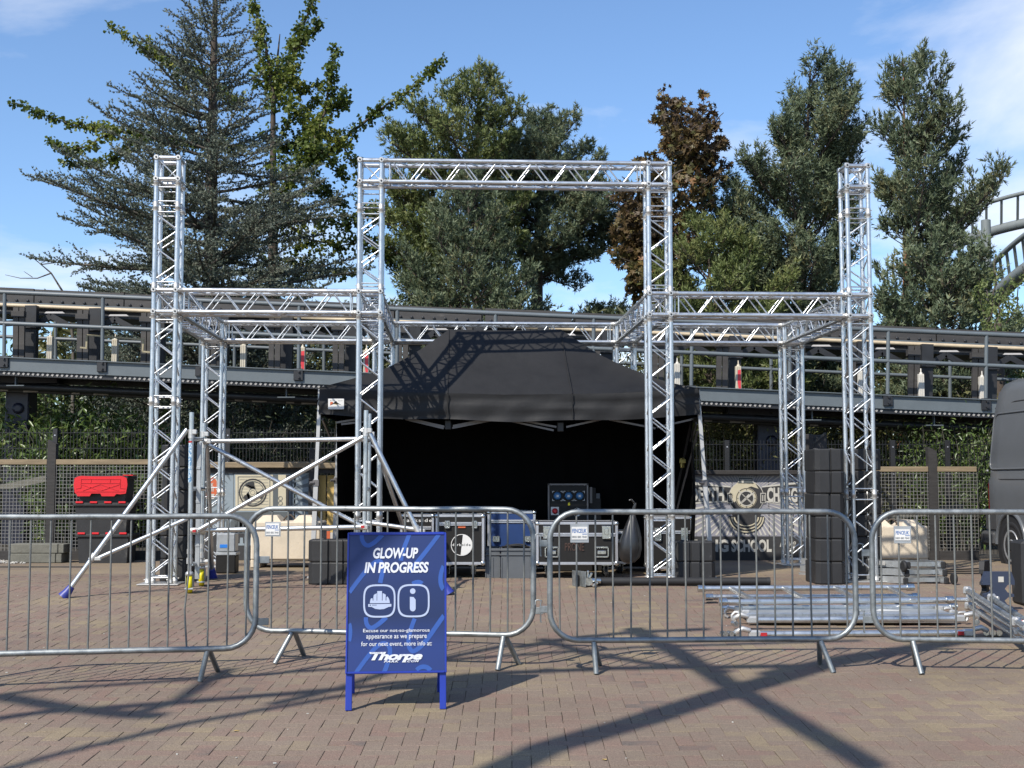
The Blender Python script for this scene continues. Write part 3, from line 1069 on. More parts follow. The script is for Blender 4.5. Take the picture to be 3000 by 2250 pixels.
def fan_mural(paint, letters):
    cx, cy = 742, 1445
    for i in range(40):                    # sunburst
        a = 2 * math.pi * i / 40
        w = .035
        def edge(a):
            c, s = math.cos(a), math.sin(a)
            k = min((160 if c > 0 else 138) / max(abs(c), 1e-3), (115 if s > 0 else 62) / max(abs(s), 1e-3))
            return (cx + 5 + c * k, cy + s * k)
        if abs(math.sin(a)) < .95:
            paint([(cx + 5 + math.cos(a) * 88, cy + math.sin(a) * 60), edge(a - w), edge(a + w)], 'mural_ray', 1)
    paint([(684, 1386), (856, 1386), (856, 1560), (684, 1560)], 'mural_mid', 2)
    paint([(686, 1388), (851, 1388), (851, 1500), (686, 1500)], 'mural_sky', 3)
    paint([(690, 1391), (847, 1391), (847, 1496), (690, 1496)], 'mural_cream', 4)
    for (x0, y0, x1, y1) in ((697, 1396, 792, 1398), (697, 1488, 792, 1490), (697, 1398, 699, 1488), (790, 1398, 792, 1488)):
        paint([(x0, y0), (x1, y0), (x1, y1), (x0, y1)], 'mural_mid', 5)
    for k in range(9):
        y = 1405 + k * 9
        paint([(702, y), (787, y), (787, y + .8), (702, y + .8)], 'mural_ray', 5)
    annulus(paint, 741, 1443, 41, 37, 'mural_dark', 6)
    annulus(paint, 741, 1443, 34, 32, 'mural_mid', 6)
    for k in range(3):                     # fan blades
        a0 = rad(-130 + 120 * k)
        pts = []
        for i in range(9):
            a = a0 - .15 + i * .12
            pts.append((741 + 31 * math.cos(a), 1443 + 31 * math.sin(a)))
        for i in range(7):
            a = a0 + 1.05 - i * .12
            r = 9 + 10 * math.sin(i / 6 * math.pi)
            pts.append((741 + r * math.cos(a + .3), 1443 + r * math.sin(a + .3)))
        paint(pts, 'mural_dark', 7)
    paint(circ(741, 1443, 12), 'mural_cream', 8)
    annulus(paint, 741, 1443, 12, 10.5, 'mural_mid', 9)
    annulus(paint, 741, 1443, 7, 6, 'mural_mid', 9)
    paint([(800, 1391), (815, 1391), (815, 1496), (800, 1496)], 'mural_mid', 5)
    paint([(838, 1391), (848, 1391), (848, 1496), (838, 1496)], 'mural_dark', 5)
    for y in (1460, 1474):
        annulus(paint, 822, y, 6.5, 5, 'mural_mid', 6, n=14)
    paint([(600, 1395), (628, 1395), (638, 1408), (638, 1448), (626, 1462), (600, 1462)], 'mural_pale', 2)
    paint([(600, 1398), (627, 1398), (635, 1409), (635, 1446), (625, 1458), (600, 1458)], 'mural_orange', 3)
    letters('RK', (611, 1415, 627, 1427), 'mural_pale', 4, bold=.03)
    letters('M!', (611, 1430, 627, 1440), 'mural_pale', 4, bold=.03)
    paint(circ(620, 1447, 9, 10, 0, 180), 'mural_pale', 4)
    # pale painted skyline over the dark foot
    for k in range(8):
        x = 650 + k * 13
        paint([(x, 1520 + (k % 3) * 4), (x + 8, 1520 + (k % 3) * 4), (x + 8, 1560), (x, 1560)], 'mural_mid', 2)
    paint([(566, 1562), (905, 1562), (905, 1642), (566, 1642)], 'mural_dark', 3)
    for k in range(5):
        x = 640 + k * 30
        paint([(x + 4, 1575), (x + 12, 1575), (x + 13, 1592), (x + 18, 1592), (x + 18, 1598), (x - 2, 1598), (x - 2, 1592), (x + 3, 1592)], 'mural_sky', 4)
board('grey blue mural of a cream fan unit behind the scaffold tower', 'painted_hoarding', 566, 905, 1383, 1655, 11.0, 'mural_sky', 8, fan_mural)
t = board('yellow painted hoarding beside the left end of the tent', 'painted_hoarding', 928, 1010, 1392, 1655, 11.04, 'mural_yellow', 3,
          lambda paint, letters: (paint([(932, 1560), (1006, 1560), (1006, 1640), (932, 1640)], 'mural_pale', 1),
                                  paint([(940, 1545), (962, 1535), (972, 1552), (950, 1560)], 'mural_mid', 2),
                                  paint([(945, 1556), (967, 1556), (967, 1580), (945, 1580)], 'mural_orange', 3)))
mb = MB(); o = thing('timber_post', 'dark square timber post between the fan mural and the yellow hoarding', 'post', (P(917, 1500, 11.0).x, D(11.0), 0))
mb.box((0, 0, .75), (.115, .14, 1.66), bev=.01); mb.build('post', M['timber_dark'], o)
for (px0, px1, y0, y1, mt, lb) in ((560, 920, 1354, 1371, 'timber_tan', 'weathered timber rail capping the fan mural'),
                                   (924, 1012, 1356, 1373, 'timber_tan', 'weathered timber rail above the yellow hoarding')):
    a, b = P(px0, y1, 10.97), P(px1, y0, 10.97)
    o = thing('capping_rail', lb, 'rail', ((a.x + b.x) / 2, D(10.97), a.z))
    mb = MB(); mb.box((0, .03, (b.z - a.z) / 2), (b.x - a.x, .14, b.z - a.z), bev=.008); mb.build('rail', M[mt], o)
    mb = MB(); mb.box((0, .05, -.035), (b.x - a.x, .06, .066)); mb.build('rail_batten', M['timber_dark'], o)

def diver_mural(paint, letters):
    cx, cy = 2186, 1460
    for i in range(64):                    # light rays
        a = 2 * math.pi * i / 64
        c, s = math.cos(a), math.sin(a)
        k = min((175 if c > 0 else 200) / max(abs(c), 1e-3), (108 if s > 0 else 66) / max(abs(s), 1e-3))
        w = .022
        f = lambda a: (cx + math.cos(a) * k, cy + math.sin(a) * k)
        q = [(cx + c * 52, cy + s * 52), f(a - w), f(a + w)]
        q = [(x, min(max(y, 1393), 1569)) for x, y in q]
        paint(q, 'mural_pale', 1)
    # tapering lettered bands
    paint([(2000, 1412), (2140, 1424), (2140, 1470), (2000, 1478)], 'mural_pale', 2)
    paint([(2232, 1424), (2357, 1410), (2357, 1482), (2232, 1470)], 'mural_pale', 2)
    paint([(2000, 1418), (2140, 1428), (2140, 1466), (2000, 1473)], 'mural_dark', 3)
    paint([(2232, 1428), (2357, 1416), (2357, 1477), (2232, 1466)], 'mural_dark', 3)
    letters('DEPTH', (2022, 1428, 2121, 1469), 'mural_pale', 4, bold=.045)
    letters('CHARGE', (2247, 1428, 2349, 1472), 'mural_pale', 4, bold=.045)
    # helmet
    paint(circ(cx, 1457, 52, 32, ry=50), 'mural_pale', 5)
    paint(circ(cx, 1457, 50, 32, ry=48), 'mural_dark', 6)
    paint([(2137, 1447), (2143, 1430), (2160, 1414), (2180, 1408), (2212, 1416), (2222, 1432), (2200, 1425), (2172, 1436), (2162, 1462), (2150, 1472)], 'mural_cream', 7)
    paint([(2162, 1398), (2206, 1398), (2207, 1418), (2161, 1418)], 'mural_pale', 7)
    paint([(2164, 1400), (2204, 1400), (2205, 1416), (2163, 1416)], 'mural_mid', 8)
    paint([(2167, 1404), (2201, 1404), (2201, 1407), (2167, 1407)], 'mural_pale', 9)
    paint([(2172, 1408), (2178, 1408), (2178, 1415), (2172, 1415)], 'mural_pale', 9)
    for sx, x in ((-1, 2138), (1, 2235)):
        paint([(x - 8, 1444), (x + 8, 1444), (x + 8, 1474), (x - 8, 1474)], 'mural_pale', 7)
        paint([(x - 6, 1446), (x + 6, 1446), (x + 6, 1472), (x - 6, 1472)], 'mural_dark', 8)
        for d in (-3, 2):
            paint([(x + d, 1450), (x + d + 2, 1450), (x + d + 2, 1468), (x + d, 1468)], 'mural_pale', 9)
    paint([(2143, 1490), (2229, 1490), (2226, 1520), (2146, 1520)], 'mural_dark', 6)
    paint(circ(cx, 1460, 31), 'mural_cream', 9)
    annulus(paint, cx, 1460, 30, 28, 'mural_dark', 10)
    paint(circ(cx, 1460, 22), 'mural_dark', 10)
    annulus(paint, cx, 1460, 23, 20, 'mural_pale', 11)
    for k in range(8):
        a = rad(45 * k)
        paint(circ(cx + 25 * math.cos(a), 1460 + 25 * math.sin(a), 1.6, 8), 'mural_dark', 11)
    for d in (-8, 0, 8):                   # grille bars
        paint([(cx - 16 + d, 1446 + d), (cx - 14 + d, 1444 + d), (cx + 16 + d * .2, 1472), (cx + 14 + d * .2, 1474)], 'mural_pale', 12)
        paint([(cx + 16 + d, 1446 - d * .4), (cx + 14 + d, 1444 - d * .4), (cx - 16 + d * .2, 1472), (cx - 14 + d * .2, 1474)], 'mural_pale', 12)
    # collar
    paint([(2136, 1512)] + circ(cx, 1515, 53, 16, 0, 180, ry=46)[::-1] + [(2238, 1512)], 'mural_dark', 7)
    for r, ry in ((52, 45), (45, 36), (37, 27)):
        annulus(paint, cx, 1515, r, r - 4, 'mural_cream', 8, n=18, a0=0, a1=180, sy=ry / r)
    # lower dark band with lettering
    paint([(1990, 1571), (2358, 1571), (2358, 1655), (1990, 1655)], 'mural_dark', 13)
    letters('DIVING', (1998, 1580, 2133, 1617), 'mural_pale', 14, bold=.045)
    letters('SCHOOL', (2142, 1580, 2259, 1617), 'mural_pale', 14, bold=.045)
    letters('Dive', (2283, 1578, 2330, 1602), 'mural_pale', 14, shear=.4)
    letters('In!', (2300, 1600, 2328, 1618), 'mural_pale', 14, shear=.4)
board('black and cream mural of an old diving helmet with lettered bands', 'painted_hoarding', 1968, 2360, 1391, 1656, 11.0, 'mural_lilac', 11, diver_mural)
a, b = P(1985, 1391, 10.96), P(2362, 1377, 10.96)
o = thing('capping_rail', 'black timber rail capping the diving helmet mural', 'rail', ((a.x + b.x) / 2, D(10.96), a.z))
mb = MB(); mb.box((0, .04, .032), (b.x - a.x, .14, .064), bev=.008); mb.build('rail', M['timber_dark'], o)
o = thing('timber_post', 'dark timber post at the right end of the diving helmet mural', 'post', (P(2372, 1500, 10.98).x, D(10.98), 0))
mb = MB(); mb.box((0, 0, .85), (.12, .12, 1.86), bev=.01); mb.build('post', M['timber_dark'], o)
a = P(2395, 1660, 11.0)
o = thing('lattice_gate', 'black lattice gate leaf behind the tall ballast stack', 'gate', (a.x, D(11.0), 0))
mb = MB()
mb.box((0, .02, .9), (.34, .02, 1.75)); mb.build('gate_leaf', M['mural_dark'], o)
for k in range(7):
    mb = MB(); mb.bar((-.15, -.01, .12 + k * .24), (.15, -.01, .36 + k * .24), .03, .02, up=(0, 1, 0)); mb.build('lattice_strip', M['rail_black'], o)

# ================================================================== black pop-up tent
TY, TYB = 8.97, 10.0                        # plan depths of the front and the back
TMID = (TY + TYB) / 2
tent = thing('popup_tent', 'black pop-up tent with trapezoid roof, crinkled valance and pale splayed legs', 'tent', (0, D(TY), 0))
TO = V((0, D(TY), 0))
TYR, TYBR = D(TY), D(TYB)
rgt = random.Random(5)
top_prof = [(936, 1135), (990, 1121), (1045, 1106), (1090, 1092), (1135, 1077), (1185, 1052), (1233, 1023), (1275, 994), (1316, 965), (1400, 967), (1480, 968), (1560, 967), (1643, 965),
            (1700, 1003), (1753, 1037), (1796, 1058), (1840, 1077), (1894, 1098), (1948, 1117), (1996, 1128), (2048, 1137)]
eave_prof = [(936, 1136), (1045, 1143), (1200, 1150), (1312, 1151), (1400, 1154), (1500, 1157), (1600, 1155), (1677, 1154), (1800, 1152), (1948, 1144), (2048, 1138)]
def interp(prof, x):
    for (x0, y0), (x1, y1) in zip(prof, prof[1:]):
        if x <= x1:
            return y0 + (y1 - y0) * (x - x0) / (x1 - x0)
    return prof[-1][1]
cols = [p[0] for p in top_prof]
def hip_y(px):                              # how far back the roof's upper edge lies at this column
    if px <= 1316:
        s = (px - 936) / (1316 - 936)
    elif px >= 1643:
        s = (2048 - px) / (2048 - 1643)
    else:
        s = 1
    return TY + (TMID - TY) * s
ROWS = 7
front = []
for px in cols:
    colv = []
    for r in range(ROWS + 1):
        t = r / ROWS
        y0, y1 = interp(eave_prof, px), interp(top_prof, px)
        dep = TY + (hip_y(px) - TY) * t
        # bottom of a column stands on the eave at its own x, top on the hip
        q0, q1 = P(px, y0, TY), P(px, y1, hip_y(px))
        q = q0.lerp(q1, t)
        w = math.sin(t * math.pi)
        q.y += .022 * w + rgt.uniform(-.004, .004) * (0 < t < 1)
        q.z += rgt.uniform(-.004, .004) * (0 < t < 1) - .012 * w
        colv.append(q)
    front.append(colv)
mb = MB(off=TO)
n = len(cols)
fv = [q for c in front for q in c]
bvv = [V((q.x, 2 * D(TMID) - q.y, q.z)) for q in fv]
K = ROWS + 1
fs = []
for i in range(n - 1):
    for r in range(ROWS):
        fs.append((i * K + r, (i + 1) * K + r, (i + 1) * K + r + 1, i * K + r + 1))
mb.add(fv, fs, 0, True)
mb.add(bvv, [tuple(reversed(f)) for f in fs], 0, True)
# ends: between the front and the back hip
for rngi in (list(range(0, 9)), list(range(12, n))):
    a = [fv[i * K + ROWS] for i in rngi]
    b = [bvv[i * K + ROWS] for i in rngi]
    m = len(a)
    mb.add(a + b, [(i, i + 1, m + i + 1, m + i) for i in range(m - 1)], 0, True)
roof = mb.build('canopy', M['canvas'], tent)
for px, sgn in ((1314, 1), (1660, -1)):      # seams of the front panel
    sb = MB(off=TO)
    x0, x1 = (1316, 1312) if sgn > 0 else (1643, 1677)
    a, b = P(x0, 966, TMID - .004), P(x1, 1152, TY - .006)
    sb.tube([a, a.lerp(b, .5) + V((0, .026, -.012)), b], .006, 5)
    sb.build('seam', M['canvas'], roof)
# valance
cx0, cx1 = P(936, 1136, TY).x, P(2049, 1138, TY).x
def valance(pts_top, drop, seed, name='valance'):
    rr = random.Random(seed)
    mb = MB(off=TO)
    L = len(pts_top)
    R = 8
    nrm_prev = None
    ph = [rr.uniform(0, 6) for _ in range(4)]
    vs = []
    for i, (p, nn) in enumerate(pts_top):
        s = i / (L - 1)
        for r in range(R + 1):
            t = r / R
            fold = (math.sin(t * 11 + ph[0] + 1.4 * math.sin(s * 9 + ph[1])) * .55 + math.sin(t * 19 + ph[2] + 2.5 * math.sin(s * 5 + ph[3])) * .3) * .016 * math.sin(math.pi * min(1, t * .8 + .1))
            fold += .008 * math.sin(s * 60 + t * 4) * t
            vs.append(p + nn * (fold + .012 * t) + V((0, 0, -drop * t - .012 * math.sin(s * math.pi * 3) ** 2 * t)))
    K2 = R + 1
    mb.add(vs, [(i * K2 + r + 1, (i + 1) * K2 + r + 1, (i + 1) * K2 + r, i * K2 + r) for i in range(L - 1) for r in range(R)], 0, True)
    return mb.build(name, M['canvas'], tent)
pts = []
for i in range(64):
    px = 936 + (2048 - 936) * i / 63
    pts.append((P(px, interp(eave_prof, px), TY), V((0, -1, 0))))
vf = valance(pts, .305, 3)
zl, zr_ = pts[0][0].z, pts[-1][0].z
valance([(V((cx0, TYR + (TYBR - TYR) * i / 17, zl)), V((-1, 0, 0))) for i in range(18)], .31, 4)
valance([(V((cx1, TYR + (TYBR - TYR) * i / 17, zr_)), V((1, 0, 0))) for i in range(18)], .31, 5)
valance([(V((cx0 + (cx1 - cx0) * i / 30, TYBR, zl)), V((0, 1, 0))) for i in range(31)], .31, 6)
for px in (1312, 1677):
    sb = MB(off=TO)
    a = P(px, 1152, TY - .018)
    sb.tube([a, a + V((0, .006, -.15)), a + V((.002, -.006, -.30))], .007, 5)
    sb.build('seam', M['canvas'], vf)
# label on the valance
lb = MB(off=TO)
a, b = P(961, 1199, TY - .045), P(1008, 1168, TY - .045)
w, h = b.x - a.x, b.z - a.z
lb.box(((a.x + b.x) / 2, a.y + .002, (a.z + b.z) / 2), (w, .004, h), bev=.001)
lo = lb.build('sewn_label', M['white'], vf)
yy = a.y - .0008
def lab(poly, key, nm):
    q = MB(off=TO)
    q.add([V((a.x + w * x, yy, a.z + h * y)) for x, y in poly], [tuple(range(len(poly)))])
    q.build(nm, M[key], lo)
lab([(.14, .38), (.5, .80), (.60, .62), (.88, .36), (.70, .46), (.5, .52), (.28, .46)], 'mural_dark', 'print_peak')
lab([(.12, .36), (.30, .47), (.30, .70), (.14, .70)], 'mural_orange', 'print_flag')
lab([(.34, .50), (.5, .58), (.68, .47), (.56, .44), (.46, .44)], 'mural_yellow', 'print_glow')
q = MB(off=TO)
put_text(q, 'ELITE', (0, 0, w * .26, h * .08), V((a.x + w * .12, yy, a.z + h * .78)), (1, 0, 0), (0, 0, 1))
put_text(q, 'EVENTS', (0, 0, w * .26, h * .07), V((a.x + w * .64, yy, a.z + h * .76)), (1, 0, 0), (0, 0, 1))
q.build('lettering', M['mural_dark'], lo)
# legs
def leg(p0, p1, w, m='tent_leg', name='leg'):
    mb = MB(off=TO)
    p0, p1 = V(p0), V(p1)
    mb.bar(p0, p0.lerp(p1, .52), w, w, up=(0, 1, 0))
    mb.bar(p0.lerp(p1, .50), p1, w * .78, w * .78, up=(0, 1, 0))
    mb.box(p0 + V((0, 0, .008)), (.10, .10, .016))
    q = p0.lerp(p1, .5)
    mb.box(q, (w * 1.35, w * 1.35, .07), m=1)
    mb.lathe([(.018, 0), (.018, .05)], q + V((-.02, -.03, 0)), (-1, -.4, 0), 8, m=1)
    return mb.build(name, [M[m], M['tent_bar']], tent)
def gp(px, y):
    return V((XA(px, y), D(y), 0))
leg(gp(919, TY + .02), P(938, 1140, TY + .03), .052)
leg(gp(982, TYB - .12), P(993, 1150, TYB - .12), .046)
leg(gp(2081, TY + .02), P(2044, 1140, TY + .03), .052)
leg(gp(2010, TYB - .12), P(1990, 1150, TYB - .12), .046)
for a, b in (((1182, 1223), (1302, 1250)), ((1188, 1228), (1300, 1255)), ((1325, 1254), (1466, 1226)), ((1327, 1248), (1440, 1226)), ((1468, 1227), (1622, 1261)), ((1492, 1225), (1630, 1251)),
             ((1659, 1251), (1768, 1227)), ((1785, 1229), (1920, 1255)), ((985, 1238), (1062, 1226)), ((1000, 1243), (1120, 1229)), ((1925, 1252), (2030, 1228))):
    mb = MB(off=TO)
    mb.bar(P(a[0], a[1], TY + .09), P(b[0], b[1], TY + .09), .022, .034, up=(0, 1, 0))
    mb.build('scissor_bar', M['tent_bar'], tent)
for px, py in ((1313, 1249), (1642, 1255)):
    mb = MB(off=TO)
    mb.box(P(px, py - 4, TY + .09), (.075, .06, .11), bev=.008)
    mb.build('frame_joint', M['rail_black'], tent)
for a, b in (((945, 1228), (972, 1290)), ((2040, 1240), (2012, 1330))):
    mb = MB(off=TO)
    mb.bar(P(a[0], a[1], TY + .1), P(b[0], b[1], TY + .7), .02, .03, up=(0, 1, 0))
    mb.build('side_brace', M['tent_bar'], tent)
# curtains
def curtain(a, b, z0, z1, seed, name='curtain'):
    rr = random.Random(seed)
    a, b = V(a), V(b)
    d = b - a
    nn = V((d.y, -d.x, 0)).normalized()
    L = max(10, int(d.length / .06))
    mb = MB(off=TO)
    vs = []
    ph = [rr.uniform(0, 6) for _ in range(3)]
    for i in range(L + 1):
        s = i / L
        for r in range(9):
            t = r / 8
            off = (.035 * math.sin(s * d.length * 9 + ph[0] + 1.5 * t) + .02 * math.sin(s * d.length * 21 + ph[1] - t * 2)) * (.25 + .75 * t) + .06 * math.sin(s * 4 + ph[2]) * math.sin(t * 3)
            q = a + d * s + nn * off
            vs.append(V((q.x, q.y, z1 + (z0 - z1) * t)))
    mb.add(vs, [(i * 9 + r, (i + 1) * 9 + r, (i + 1) * 9 + r + 1, i * 9 + r + 1) for i in range(L) for r in range(8)], 0, True)
    return mb.build(name, M['canvas_in'], tent)
zb = .02
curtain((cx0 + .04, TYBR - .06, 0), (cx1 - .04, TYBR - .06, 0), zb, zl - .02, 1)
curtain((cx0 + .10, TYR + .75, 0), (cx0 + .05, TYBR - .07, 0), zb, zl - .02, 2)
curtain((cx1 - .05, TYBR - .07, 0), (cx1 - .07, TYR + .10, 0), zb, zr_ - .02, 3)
# ratchet strap at the right front leg
strap = thing('ratchet_strap', 'black ratchet strap with brass buckle slanting inside the right end of the tent', 'strap', P(1975, 1500, 9.5))
so = strap.location.copy()
mb = MB(off=so); mb.bar(P(2026, 1232, 9.25), P(1972, 1490, 9.6), .028, .004, up=(0, 1, 0)); mb.build('webbing', M['rail_black'], strap)
mb = MB(off=so); mb.bar(P(2044, 1262, 9.1), P(1984, 1490, 9.5), .022, .004, up=(0, 1, 0)); mb.build('webbing', M['tent_bar'], strap)
mb = MB(off=so); q = P(1999, 1356, 9.40); mb.box(q, (.05, .04, .12), rz=.3, bev=.006); mb.box(q + V((0, -.03, .02)), (.075, .02, .05), bev=.004); mb.build('buckle', M['amber'], strap)

# ================================================================== flight cases and crates
def ball(mb, c, r, m=0):
    mb.lathe([(r * math.sin(a), -r * math.cos(a)) for a in (0.01, .5, 1.0, 1.57, 2.1, 2.6, 3.13)], c, (0, 0, 1), 10, m)

def flight_case(label, px0, px1, ytop, ybot, yfront, depth, m='case_black', lid=.14, latches=(), handles=(), castors=True, group='flight cases under the tent', vertical_edges=True):
    a, b = P(px0, ybot, yfront), P(px1, ytop, yfront)
    g = 0.0
    t = thing('flight_case', label, 'flight case', ((a.x + b.x) / 2, D(yfront), g), 0, group)
    w, h, zb = b.x - a.x, b.z - a.z, a.z - g
    mb = MB(); mb.box((0, depth / 2, zb + h / 2), (w - .012, depth - .012, h - .012)); mb.build('panel_box', M[m], t)
    e = .032
    mb = MB()
    for z in (zb + e / 2, zb + h - e / 2):
        for y in (.0, depth):
            mb.box((0, y + (.012 if y == 0 else -.012), z), (w - e, .028, e), bev=.004)
        for x in (-w / 2 + .012, w / 2 - .012):
            mb.box((x, depth / 2, z), (.028, depth - e, e), bev=.004)
    mb.build('edge_profile', M['case_edge'], t)
    for x in (-1, 1):
        for y in (0, 1):
            mb = MB(); mb.box((x * (w / 2 - e / 2 + .002), .012 + y * (depth - .024), zb + h / 2), (e, .030, h - e), bev=.004)
            mb.build('corner_profile', M['case_edge'], t)
    if lid:
        mb = MB()
        z = zb + h * (1 - lid)
        mb.box((0, .004, z), (w - 2 * e, .022, .042), bev=.004)
        mb.box((0, -.008, z), (w - 2 * e, .006, .004), m=1)
        mb.build('lid_seam', [M['case_edge'], M['case_black']], t)
    for x in (-1, 1):
        for y in (0, 1):
            for z in (zb + .02, zb + h - .02):
                mb = MB(); ball(mb, V((x * (w / 2 - .016), .018 + y * (depth - .036), z)), .032)
                mb.build('ball_corner', M['chrome'], t)
    for x, zf, lw, lh in latches:
        mb = MB()
        c = V(((x - .5) * w, -.012, zb + h * zf))
        mb.box(c, (lw, .012, lh), bev=.005)
        for dx in (-1, 1):
            mb.box(c + V((dx * lw * .42, -.006, 0)), (.006, .012, lh * .9))
        for dz in (-1, 1):
            mb.box(c + V((0, -.006, dz * lh * .44)), (lw * .86, .012, .006))
        mb.box(c + V((0, -.010, .01)), (lw * .45, .016, lh * .5), bev=.004)
        mb.box(c + V((lw * .05, -.020, 0)), (lw * .3, .01, .02), mat=Matrix.Rotation(.5, 3, 'Y'))
        for i in range(4):
            ball(mb, c + V(((i - 1.5) * lw * .25, -.008, -lh * .4)), .005)
        mb.build('latch', M['chrome'], t)
    for x, zf, lw, lh in handles:
        mb = MB()
        c = V(((x - .5) * w, -.010, zb + h * zf))
        for dx in (-1, 1):
            mb.box(c + V((dx * lw * .45, 0, 0)), (lw * .1, .016, lh), bev=.003)
        for dz in (-1, 1):
            mb.box(c + V((0, 0, dz * lh * .43)), (lw, .016, lh * .14), bev=.003)
        mb.box(c + V((0, .007, 0)), (lw * .8, .004, lh * .72), m=1)
        mb.box(c + V((0, -.006, -.004)), (lw * .62, .018, lh * .34), bev=.006)
        for i in range(5):
            ball(mb, c + V(((i - 2) * lw * .15, -.006, lh * .34)), .005)
        mb.build('handle', [M['chrome'], M['case_black']], t)
    if castors:
        for x in (-1, 1):
            for y in (0, 1):
                c = V((x * (w / 2 - .13), .12 + y * (depth - .24), 0))
                mb = MB()
                mb.box(c + V((0, 0, zb - .006)), (.10, .10, .010))
                for s in (-1, 1):
                    mb.box(c + V((s * .022, .01, zb * .65)), (.006, .05, zb * .72), bev=.002)
                cas = mb.build('castor', M['chrome'], t)
                mb = MB(); rr = zb * .42
                mb.lathe([(rr * .5, -.016), (rr, -.013), (rr, .013), (rr * .5, .016)], c + V((0, .02, rr)), (1, 0, 0), 14)
                mb.build('wheel', M['rubber'], cas)
    return t, w, h, zb

def half_logo(t, cx, cz, r, y, txt=True):
    mb = MB(); mb.ring((cx, y, cz), r, r * .94, (1, 0, 0), (0, 0, 1), 36)
    mb.build('logo_ring', M['white'], t)
    a0, a1 = rad(83), rad(-96)
    pts = [(cx + r * .97 * math.cos(a0 + (a1 - a0) * i / 20), y - .001, cz + r * .97 * math.sin(a0 + (a1 - a0) * i / 20)) for i in range(21)]
    mb = MB(); mb.add(pts, [tuple(range(21))]); mb.build('logo_half', M['white'], t)
    if txt:
        mb = MB(); put_text(mb, 'dark', (-.86 * r, -.10 * r, -.06 * r, .14 * r), (cx, y - .002, cz), (1, 0, 0), (0, 0, 1), bold=.02, spacing=1.3); mb.build('logo_lettering', M['white'], t)
        mb = MB(); put_text(mb, 'side', (.04 * r, -.10 * r, .82 * r, .14 * r), (cx, y - .002, cz), (1, 0, 0), (0, 0, 1), bold=.02, spacing=1.3); mb.build('logo_lettering', M['mural_dark'], t)

t, w, h, zb = flight_case('black flight case with a half white half black disc logo beside the blue sign', 1276, 1419, 1507, 1655, 8.93, .60, lid=.19,
                          latches=((.24, .80, .062, .088), (.80, .80, .062, .088)))
half_logo(t, .02, zb + h * .395, .124, -.004)
mb = MB(); mb.box((.02, -.004, zb + h * .745), (.085, .004, .016)); mb.build('asset_sticker', M['mural_orange'], t)
t, w, h, zb = flight_case('black flight case with lettered lid half hidden left of the disc logo case', 1172, 1272, 1507, 1655, 9.25, .55, lid=.27,
                          latches=((.12, .68, .05, .08), (.92, .50, .06, .08)), castors=True)
mb = MB(); put_text(mb, 'darkside', (-w * .44, -.018, w * .44, .022), (0, -.004, zb + h * .88), (1, 0, 0), (0, 0, 1), bold=.01, spacing=1.25); mb.build('lettering', M['white'], t)
t, w, h, zb = flight_case('navy blue flight case standing behind the grey plastic crates', 1428, 1569, 1497, 1668, 9.50, .45, m='case_blue', lid=.18, latches=((.18, .52, .085, .070), (.84, .52, .085, .070)))
t, w, h, zb = flight_case('wide black flight case with four latches in front of the power rack', 1571, 1810, 1529, 1655, 8.90, .62, lid=.30,
                          latches=((.14, .755, .105, .150), (.86, .755, .105, .150)), handles=((.19, .30, .165, .125), (.80, .30, .165, .125)))
mb = MB()
put_text(mb, 'PRONE', (-.11, -.045, .11, .045), (-.03, -.0045, zb + h * .42), (1, 0, 0), (0, 0, 1), spacing=1.0)
mb.build('faded_stencil', mat('faded brown stencil', (.075, .038, .026), .6), t)
mb = MB()
for q, r_ in (((-.09, .12), (.03, .12)), ((.03, .12), (-.03, .055)), ((-.03, .055), (-.09, .12))):
    mb.bar((q[0], -.0045, zb + h * .42 + q[1] - .03), (r_[0], -.0045, zb + h * .42 + r_[1] - .03), .003, .003, up=(0, 1, 0))
mb.build('faded_triangle', bpy.data.materials['faded brown stencil'], t)
t, w, h, zb = flight_case('black flight case set back to the right of the wide case', 1790, 1846, 1556, 1652, 9.35, .5, lid=.3, latches=((.55, .55, .06, .16),))
t, w, h, zb = flight_case('black flight case behind the right ballast pair and the goalpost tower', 1902, 2030, 1513, 1668, 9.20, .5, lid=.30,
                          latches=((.20, .66, .085, .16), (.80, .66, .085, .16)))

# power rack standing on a dark box
a, b = P(1608, 1532, 9.35), P(1724, 1417, 9.62)
base = thing('rack_plinth', 'plain black box carrying the power rack under the tent', 'box', ((a.x + b.x) / 2, D(9.62) + .02, 0))
mb = MB(); mb.box((0, .20, a.z / 2), (b.x - a.x + .1, .4, a.z), bev=.01); mb.build('box', M['case_black'], base)
rack = thing('power_rack', 'black power distribution rack with three round blue sockets in the dark tent', 'power rack', ((a.x + b.x) / 2, D(9.62), a.z + .003))
w, h = b.x - a.x, b.z - a.z
mb = MB(); mb.box((0, .19, h / 2), (w - .05, .38, h - .04), bev=.006); mb.build('front_panel', M['case_black'], rack)
mb = MB()
for x in (-1, 1):
    mb.box((x * (w / 2 - .012), .01, h / 2), (.024, .03, h), bev=.004)
mb.box((0, .01, h - .012), (w, .03, .024), bev=.004)
mb.build('rack_frame', M['tent_bar'], rack)
